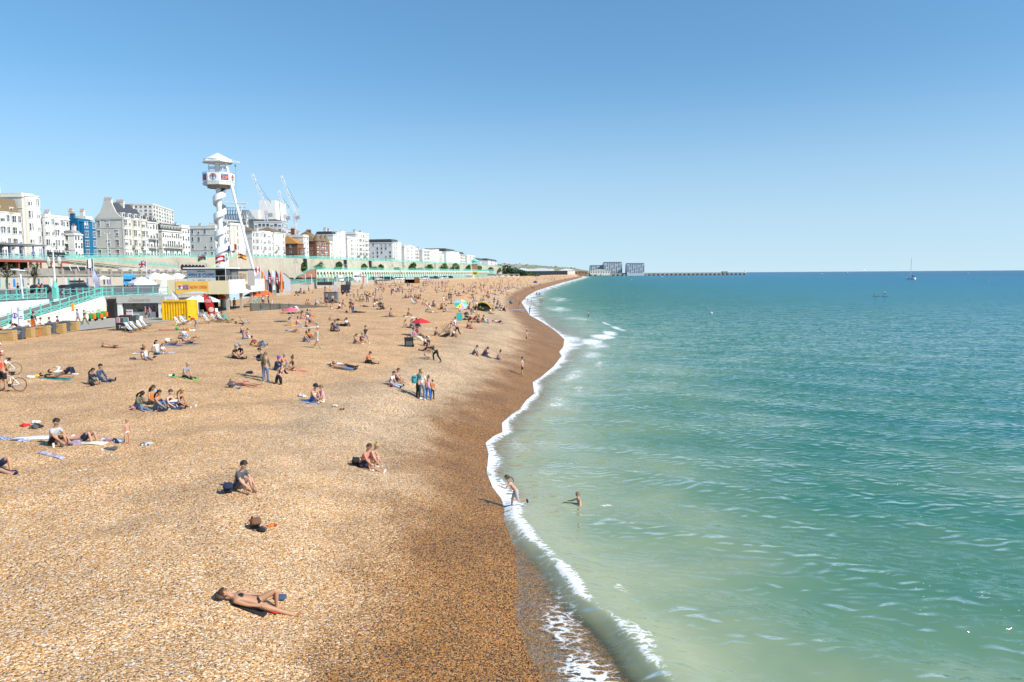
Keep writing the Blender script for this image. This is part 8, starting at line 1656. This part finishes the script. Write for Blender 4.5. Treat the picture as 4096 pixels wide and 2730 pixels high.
for p in PEOPLE:
 loc = on_beach(p['u'], p['v']) if p['z'] is None else at_z(p['u'], p['v'], p['z'])
 loc = Vector(loc)+Vector((0,0,p['dz']+(.0 if p['z'] is not None else -.01)))
 o = put('person', need[(p['pose'], 'body', p['det'])], None, loc, D2R(p['h'])); o.scale = (p['s'],)*3; tilt(o, p); tag(o, p['label'], 'person', p['group']); omat(o, skinm(p['skin'])); p['obj'] = o
 for f in ('top','bot'):
  if p[f] != '-':
   k_, c = p[f].split(':'); nm = {'tee':'shirt','long':'jacket','tank':'vest','bikini':'bikini_top','brief':'swim_briefs'}.get(k_, k_); omat(put(nm, need[(p['pose'], k_, False)], o), cmat(c))
 if p['shoe'] != '-':
  for s_ in 'RL': omat(put('shoe', need[(p['pose'], 'shoe'+s_, False)], o), cloth(p['shoe']))
 st, hc = p['hair'].split(':')
 if hc != 'brown' or st != 'short': omat(put('hair', shaped('hair', (p['pose'], 'hair', st), lambda: hair_mesh(p['pose'], st)), o), hairm(hc))
 if p['hat'] != '-': hk, hcol = p['hat'].split(':'); omat(put('hat', shaped('hat', (p['pose'], 'hat', hk), lambda: hat_mesh(p['pose'], hk)), o), cloth(hcol))
 if p['det']: omat(put('face', shaped('face', (p['pose'], 'face'), lambda: face_mesh(p['pose'])), o), pm('face_features', (.05,.02,.018), .5))
# ---- far crowd: specks along the shingle, one mass
b = MB(); _vc = {}
def speck(x, y, z, st):      # the far bathers, small copies of the same figures in one mass
 pose = ('walk' if random.random() < .5 else 'stand') if st else random.choice(('sit_knees','sit_fwd','sit_cross','lie'))
 M_ = Matrix.Translation((x,y,z)) @ Matrix.Rotation(random.uniform(-.7,.5)+(0 if not st else random.uniform(0,6)),4,'Z'); ct, cb = random.choice([0,0,1,2,3,4,5]), random.choice([1,1,3,3,2,5])
 for k_, mi in (('body',0),('tee',ct),('shorts',cb)):
  m_ = need.get((pose, k_, False))
  if m_ is None or (mi == 0 and k_ != 'body'): continue
  if m_ not in _vc: _vc[m_] = ([v.co.copy() for v in m_.vertices], [tuple(f.vertices) for f in m_.polygons])
  b.add([M_ @ q for q in _vc[m_][0]], _vc[m_][1], mi)
 c = M_ @ skeleton(pose)['h1']; b.ell(c+Vector((-.01,0,.03)), (.115,.11,.10), 7, 5, 1)
random.seed(11)
for (u0, u1, v0, v1, n_) in ((2140,2300,1106,1124,120),(2090,2260,1104,1110,46),(2180,2310,1112,1126,42),(1480,1620,1136,1142,12),(1690,1800,1126,1142,44),(1900,2100,1112,1122,26),(1880,2140,1124,1160,90),(1500,1860,1142,1172,60),(1850,2040,1150,1185,30)):
 for _ in range(n_):
  u, v = random.uniform(u0, u1), random.uniform(v0, v1); q = on_beach(u, v)
  if float(XS(q.y))-q.x > 2: speck(q.x, q.y, q.z, random.random() < .35)
o = b.build('crowd', [skinm('fair'), cloth('black'), cloth('white'), cloth('navy'), cloth('coral'), cloth('paleblue')]); o['kind'] = 'stuff'
# ---- belongings lying about
def drape(name, label, u, v, L, W_, ang, mat, cat='towel', group=None):
 c = on_beach(u, v); a = D2R(ang); nx, ny = 14, 7; vs = []; L *= .8; W_ *= .75; ph = random.uniform(0, 6)
 for i in range(nx+1):
  for j in range(ny+1):
   s_, t_ = (i/nx-.5)*L, (j/ny-.5)*W_; x = c.x+s_*math.cos(a)-t_*math.sin(a); y = c.y+s_*math.sin(a)+t_*math.cos(a)
   vs.append((x-c.x, y-c.y, float(beach_z(x,y))-c.z+.03+.025*math.sin(s_*7+ph)*math.cos(t_*6+ph)))
 fs = [(i*(ny+1)+j, (i+1)*(ny+1)+j, (i+1)*(ny+1)+j+1, i*(ny+1)+j+1) for i in range(nx) for j in range(ny)]
 b = MB(); b.add(vs, fs); o = b.build(name, mat, None, True, c); m = o.modifiers.new('t', 'SOLIDIFY'); m.thickness = .02; return tag(o, label, cat, group)
def heap(name, label, u, v, size, mats, cat, n=9, group=None):
 c = on_beach(u, v); b = MB(); mats = mats if isinstance(mats, list) else [mats]
 for k_ in range(n):
  sx = size*random.uniform(.22,.5); b.ell((random.uniform(-.45,.45)*size, random.uniform(-.3,.3)*size, sx*.25), (sx, sx*.6, sx*.5), 9, 6, k_ % len(mats), Matrix.Rotation(random.uniform(0,3),3,'Z'), .2)
 o = b.build(name, mats, None, True, c); return tag(o, label, cat, group)
def rucksack(label, u, v, mat, s_=1.0, rz=0.0, name='rucksack', z=0.0, pocket=None):
 c = on_beach(u, v)+Vector((0,0,z)); r = thing(name, label, 'bag', c, rz); s_ *= .82
 def soft(cc, rr, p_=.62):
  b = MB().ell((0,0,0), (1,1,1), 14, 10, jit=.05); b.v = [tuple(cc[k_]*s_+rr[k_]*s_*math.copysign(abs(q[k_])**p_, q[k_]) for k_ in range(3)) for q in b.v]; return b
 T_ = Matrix.Rotation(.0 if z else .85, 4, 'X')
 soft((0,.02,.26), (.17,.11,.25)).tf(T_).build('sack', mat, r, True); soft((.0,-.12,.18), (.13,.05,.14)).tf(T_).build('pocket', pocket or mat, r, True); soft((.0,-.03,.47), (.16,.13,.06)).tf(T_).build('lid', mat, r, True)
 MB().path([(-.08*s_,.12*s_,.45*s_),(-.1*s_,.22*s_,.3*s_),(-.08*s_,.14*s_,.05*s_)], .02*s_).tf(T_).build('strap', M_dark, r)
rucksack('navy rucksack lying behind the lone man in grey tee', 912, 1964, cloth('navy'), 1.05, .4); rucksack('black rucksack on the back of man in coral tee', 1422, 1858, cloth('black'), 1.1, .3)
rucksack('brown and black hiking rucksack lying alone on the open shingle', 1018, 2106, cloth('brown'), 1.05, .5, pocket=cloth('black')); heap('clothes_pile', 'black shoes and clothes with green and white trim beside the hiking rucksack', 1036, 2122, .34, [cloth('black'), cloth('darkgrey')], 'clothes'); heap('jacket', 'red and white striped jacket stuffed on top of the hiking rucksack', 1010, 2084, .24, [cloth('red'), cloth('white'), cloth('navy')], 'jacket', 4); heap('rope_bundle', 'bright orange and red bundle trailing from the hiking rucksack', 1082, 2106, .2, [cloth('orange'), cloth('red')], 'bundle', 4)
drape('towel', 'red cloth under the hips of nearest bikini woman', 1078, 2440, .6, .35, -8, cloth('red')); drape('towel', 'black cloth under the back of nearest bikini woman', 1000, 2440, .9, .35, -4, cloth('black'))
def shoes(label, u, v, mat, rz=0.0, s_=1.0):
 c = on_beach(u, v); r = thing('shoes', label, 'shoes', c, rz)
 for y in (-.07,.07): MB().ell((0,y,.035), (.14*s_,.05*s_,.04*s_), 9, 6).ell((-.07,y,.065), (.06*s_,.045*s_,.05*s_), 8, 5).build('shoe', mat, r, True)
shoes('navy slippers with pale flowered straps beyond the nearest bikini woman', 1118, 2396, cloth('jeans'), .3, 1.2); shoes('brown sandals near couple in white vest and pink', 1368, 1640, cloth('tanbrown'), 2.4); shoes('pale slip on shoe pair near couple in white vest and pink', 1342, 1626, cloth('cream'), 1.2)
drape('blanket', 'crumpled white blanket under man in polo shirt', 160, 1752, 2.2, .9, 4, cloth('white'), 'blanket'); drape('towel', 'grey and white striped cloth at the left edge near white blanket', 55, 1760, 1.6, .5, -12, mstr_ if False else SPECIAL['bluepattern']()); drape('scarf', 'long lilac patterned scarf laid on the shingle below white blanket', 205, 1822, 1.5, .24, -24, blot_mat('cloth_scarf', (.60,.58,.68), (.28,.27,.42), 14), 'scarf'); drape('towel', 'white towel under woman in white bikini top', 350, 1774, 1.7, .6, -6, cloth('cream'))
heap('clothes_pile', 'bright red bag beside black clothes above the white blanket', 95, 1706, .34, [cloth('red')], 'bag'); heap('clothes_pile', 'black clothes and shoes with blue trim above the white blanket', 150, 1712, .42, [cloth('black'), cloth('darkgrey')], 'clothes'); shoes('white trainers beside the bright red bag', 146, 1692, cloth('white'), 1.5, 1.2); heap('clothes_pile', 'navy and white clothes bundle near the toddler', 470, 1768, .36, [cloth('navy'), cloth('bluepattern') if False else cloth('paleblue')], 'clothes'); heap('clothes_pile', 'dark jacket dropped on shingle below the reclining woman', 446, 1798, .3, [cloth('darkgrey')], 'jacket'); heap('clothes_pile', 'black and white shoes and top right of the toddler', 590, 1782, .32, [cloth('stripe'), cloth('black')], 'clothes'); heap('carrier_bag', 'clear plastic carrier bag beside reclining woman', 424, 1764, .34, [blot_mat('carrier', (.60,.58,.60), (.28,.16,.20), 6)], 'bag'); heap('carrier_bag', 'plastic carrier bag with printed picture between man and reclining woman', 294, 1776, .36, [blot_mat('carrier2', (.55,.60,.55), (.30,.20,.36), 5)], 'bag')
for k_, (u, v) in enumerate(((405,1800),(402,1824),(446,1822),(338,1881),(316,1884))): heap('litter', ['crumpled white paper cup below reclining woman','small white paper scrap below the paper cup','white paper scrap right of the cup','white tissue on the open shingle','second white tissue beside the first'][k_], u, v, .09, cloth('white'), 'litter', 3, 'scraps of white litter')
c = on_beach(214, 1792); r = thing('drink_can', 'white drink can standing beside man in polo shirt', 'can', c); MB().lathe([(.03,0),(.036,.01),(.036,.15),(.028,.165),(.001,.166)], 12).build('body', M_white, r)
heap('carrier_bag', 'yellow carrier bag at the head of leopard shorts woman', 150, 1508, .36, cloth('yellow'), 'bag'); heap('carrier_bag', 'white carrier bag left of the yellow one', 124, 1511, .32, cloth('white'), 'bag'); drape('towel', 'teal towel under leopard shorts woman', 226, 1516, 2.0, .7, 2, cloth('teal')); rucksack('black bag beside woman in khaki trousers', 374, 1543, cloth('black'), .8)
drape('mat', 'lime green mat under grey haired woman', 742, 1514, 2.2, .6, -14, cloth('lime'), 'mat'); heap('clothes_pile', 'navy and white bag behind grey haired woman', 692, 1506, .4, [cloth('navy'), cloth('cream')], 'bag')
rucksack('dark red bag beside leftmost of the five friends', 538, 1640, cloth('rose'), .6); heap('bag', 'black bag at the feet of the five friends', 650, 1646, .3, cloth('black'), 'bag')
def slab(name, label, u, v, up, size, mat, cat, rz=0., rx=0.): c = on_beach(u, v)+Vector((0,0,up)); r = thing(name, label, cat, c, rz); MB().cbox((0,0,0), size, 0, 0, rx).build('cover', mat, r); MB().cbox((0,0,size[2]*.5+.003), (size[0]*.9,size[1]*.9,.006), 0, 0, rx).build('sheet', M_white, r)
slab('takeaway_box', 'bright blue takeaway box held up by black vest woman', 640, 1636, .38, (.3,.05,.26), cloth('blue'), 'box', .3); slab('takeaway_box', 'open blue takeaway tray on the laps of two friends', 690, 1634, .33, (.5,.3,.05), cloth('blue'), 'box', .3, .2); slab('book', 'white open book held by woman in orange top', 618, 1614, .55, (.26,.04,.2), cloth('paleblue'), 'book', .4); slab('book', 'white open book over face of woman on blue towel', 672, 1376, .35, (.34,.05,.26), M_white, 'book', .3, -.3)
drape('towel', 'blue towel under reading woman', 694, 1382, 1.9, .7, -8, cloth('blue')); drape('towel', 'blue towel under woman with legs in the air', 760, 1376, 1.6, .7, -8, cloth('blue')); drape('towel', 'white towel beside boy behind white vest woman', 553, 1416, 1.0, .5, 0, cloth('white')); drape('towel', 'pale towel under girl in white', 668, 1414, 1.2, .6, 10, cloth('paleblue')); heap('bag', 'black bag between dark haired woman and girl in white', 625, 1420, .34, cloth('black'), 'bag'); heap('clothes_pile', 'black clothes and small white box left of white vest woman', 530, 1438, .34, [cloth('black'), cloth('darkgrey')], 'clothes'); heap('bag', 'white and grey beach bags right of white vest woman', 616, 1432, .34, [cloth('stripe'), cloth('black')], 'bag')
drape('blanket', 'long red blanket spread in front of the deck chairs', 690, 1322, 3.2, .8, 14, cloth('red'), 'blanket'); rucksack('green bag on the red blanket', 712, 1322, cloth('green'), 1.0); heap('bag', 'orange beach bag between deck chairs and bending man', 752, 1322, .55, [cloth('orange'), cloth('yellow')], 'bag'); heap('bag', 'white crumpled bag beside orange beach bag', 768, 1324, .4, cloth('white'), 'bag'); slab('beach_bag', 'small yellow bag by the legs of a striped deck chair', 702, 1300, .2, (.3,.2,.4), cloth('yellow'), 'bag')
rucksack('brown leather bag beside reclining grey haired man', 946, 1295, cloth('brown'), .9); heap('bag', 'navy bag at the elbow of reclining grey haired man', 962, 1296, .3, cloth('navy'), 'bag'); rucksack('grey rucksack at the shoulder of man in red trunks', 928, 1550, cloth('darkgrey'), 1.0); heap('clothes_pile', 'blue and white clothes under man in red trunks', 956, 1555, .28, [cloth('jeans'), cloth('paleblue')], 'clothes'); heap('clothes_pile', 'navy clothes spread left of the standing olive top woman', 1000, 1493, .36, cloth('navy'), 'clothes')
rucksack('dark rucksack worn by man in charcoal jacket', 1040, 1512, cloth('navy'), 1.0, 1.2, z=1.0); rucksack('teal rucksack worn by man behind blonde woman', 1658, 1592, cloth('teal'), 1.15, .4, z=.88); rucksack('dark red handbag at the hip of pale jeans woman', 1567, 1548, cloth('maroon'), .75); heap('bag', 'black and teal bag at the head of lying bare chested man', 1320, 1463, .34, [cloth('navy'), cloth('teal')], 'bag'); heap('clothes_pile', 'blue and white bundle left of man in white vest', 1206, 1588, .34, [cloth('denim'), cloth('white')], 'clothes'); drape('towel', 'patterned towel under man in white vest', 1240, 1612, 1.2, .7, -20, SPECIAL['bluepattern']()); drape('towel', 'orange towel right of woman in black bikini', 1206, 1484, 1.3, .5, -14, cloth('coral'))
p_ = on_beach(1636, 1387); r = thing('suitcase', 'large black suitcase standing on the open shingle', 'suitcase', p_, .2); MB().box(-.38,-.2,.04,.38,.2,.82).build('case', cloth('black'), r); MB().path([(-.15,0,.82),(-.15,0,.95),(.15,0,.95),(.15,0,.82)], .02).build('handle', M_dark, r); MB().box(-.3,-.24,.12,.3,-.202,.5).build('pocket', cloth('darkgrey'), r)
rucksack('black holdall slumped right of the large suitcase', 1652, 1388, cloth('black'), .95); rucksack('black rucksack at the feet of standing maroon and jeans pair', 1388, 1252, cloth('black'), 1.0); slab('paper_bag', 'brown paper bag left of the cream bikini woman', 1160, 1304, .3, (.5,.3,.62), pm('kraft_paper', (.55,.38,.20), .9), 'bag'); heap('bag', 'orange bag beside the brown paper bag', 1174, 1302, .36, cloth('orange'), 'bag'); rucksack('grey rucksack right of the plaid shirted man', 1268, 1300, cloth('grey'), .9); drape('towel', 'white towel under bare backed woman', 1236, 1311, 1.8, .8, -6, cloth('white')); drape('towel', 'pale blue towel under cream bikini woman', 1188, 1305, 1.8, .7, 0, cloth('paleblue')); heap('bag', 'orange carrier bag right of woman in royal blue', 1250, 1266, .4, cloth('orange'), 'bag'); heap('bag', 'teal bag lying against the groyne wall', 1046, 1243, .5, cloth('teal'), 'bag'); drape('towel', 'navy towel under bare chested bather in blue shorts', 1552, 1267, 2.2, .7, -10, cloth('navy')); drape('towel', 'white towel under bather on orange cloth', 1640, 1270, 1.8, .7, -12, cloth('white')); heap('bag', 'mustard bag between violet and bare chested bathers', 1746, 1231, .5, cloth('mustard'), 'bag'); drape('towel', 'small orange cloth lying in the open', 1581, 1239, .8, .5, 60, cloth('orange')); drape('towel', 'pink towel below the pushchair', 1548, 1241, 1.2, .6, 0, cloth('pink')); drape('towel', 'white cloth lying in the open left of strolling pair', 1715, 1317, .9, .4, 0, cloth('white')); drape('towel', 'pink cloth by the huddle above rainbow parasol', 1852, 1190, 1.5, .7, 0, cloth('pink'))
for p in PEOPLE:
 if p['group'] and p['pose'] in ('sit_knees','sit_cross','sit_fwd','sit_out','lie') and random.random() < .5:
  cc = random.choice(['black','navy','darkgrey','jeans','maroon','black']); sh_ = ' '.join(p['label'].split()[:11]); sh_ = sh_.rsplit(' ', 1)[0] if sh_.split()[-1] in ('the','of','in','by','at','right','left','above','below','beside','and','on','just','between') else sh_
  heap('bag', f'{CN.get(cc, cc)} bag beside {sh_}', p['u']-random.uniform(7, 12), p['v']+random.uniform(-1, 2), random.uniform(.3, .5), cloth(cc), 'bag', 5, 'bags on the shingle')
# folded umbrella frame
p_ = on_beach(1798, 1350); r = thing('umbrella_frame', 'collapsed black umbrella frame leaning over shingle', 'umbrella', p_)
b = MB()
for k_ in range(6): b.bar((0,0,.1), (-.9+.2*k_,-.3+.12*k_,1.5-.1*abs(k_-3)), .035)
b.bar((-1.2,0,.1), (.3,.1,1.7), .04); b.build('ribs', M_dark, r); MB().add([(-1.3,-.3,.05),(-.2,-.4,.1),(.1,0,.5),(-.5,.1,.35),(-1.2,.3,.05)], [(0,1,2,3,4),(4,3,2,1,0)]).build('fabric', cloth('black'), r)
# garden chairs under the red parasol
for u, v, lb in ((1662,1362,'folding garden chair of the person in rose shirt'),(1672,1352,'folding garden chair of the person in maroon shirt')): p_ = on_beach(u, v); chair(lb, p_+Vector((-.1,.1,0)), D2R(-14), M_steel, None, 'garden_chair')
# paddle boards at sea, bicycles
for u, v, lb, sh in ((3504,1186,'dark paddle board under the left paddler',0),(3541,1187,'dark paddle board under the right paddler',1)):
 p_ = at_z(u, v, .06); r = thing('paddle_board', lb, 'paddle board', p_, .15); MB().ell((0,0,0), (1.6,.4,.08), 14, 5).build('board', M_dark, r); MB().bar((-.3,.1,1.3), (-.95,.3,.0), .05).build('paddle', M_dark, r)
def bicycle(label, u, v, rz, tm):
 p_ = on_beach(u, v); r = thing('bicycle', label, 'bicycle', p_, rz, 'road bicycles')
 for x in (-.52,.52):
  b = MB(); n = 28; rr = .34
  for k_ in range(n): a0, a1 = 2*math.pi*k_/n, 2*math.pi*(k_+1)/n; b.tube((x+rr*math.cos(a0),0,rr+rr*math.sin(a0)), (x+rr*math.cos(a1),0,rr+rr*math.sin(a1)), .018, n=6)
  wl_ = b.build('wheel', tm, r); b = MB()
  for k_ in range(12): a0 = 2*math.pi*k_/12; b.bar((x,0,rr), (x+rr*math.cos(a0),0,rr+rr*math.sin(a0)), .004)
  b.tube((x,-.05,rr), (x,.05,rr), .025); b.build('spokes', M_steel, wl_)
 b = MB(); S, H_, BB, RW, FW = (.14,0,.78), (-.36,0,.84), (.06,0,.30), (.52,0,.34), (-.52,0,.34)
 for a_, c_ in ((S,H_),(H_,(-.38,0,.72)),((-.38,0,.72),BB),(BB,S),(BB,RW),(S,RW),((-.38,0,.72),FW)): b.tube(a_, c_, .02, n=6)
 b.build('frame', M_white, r); MB().tube(S, (.18,0,.94), .015).cbox((.2,0,.96), (.27,.13,.05)).cbox((.24,0,.87), (.12,.1,.12)).build('saddle', M_dark, r); MB().bar((-.36,0,.84), (-.4,0,.94), .03).bar((-.4,-.2,.95), (-.4,.2,.95), .025).bar((-.4,-.2,.95), (-.52,-.2,.9), .025).bar((-.4,.2,.95), (-.52,.2,.9), .025).build('handlebar', M_dark, r)
 MB().tube((.06,-.02,.30), (.06,.02,.30), .09, n=12).bar((.06,.03,.3), (.16,.05,.16), .02).bar((.06,-.03,.3), (-.04,-.05,.44), .02).build('crankset', M_dark, r); MB().tube((-.06,0,.42), (-.12,0,.6), .035).build('bottle', cloth('black'), r)
bicycle('white road bicycle with dark red tyres held by bald cyclist', 36, 1566, D2R(4), pm('tyre_red', (.10,.015,.02), .7)); bicycle('second road bicycle behind the cyclists with grey tyres', 22, 1500, D2R(14), pm('tyre_grey', (.10,.11,.10), .7))
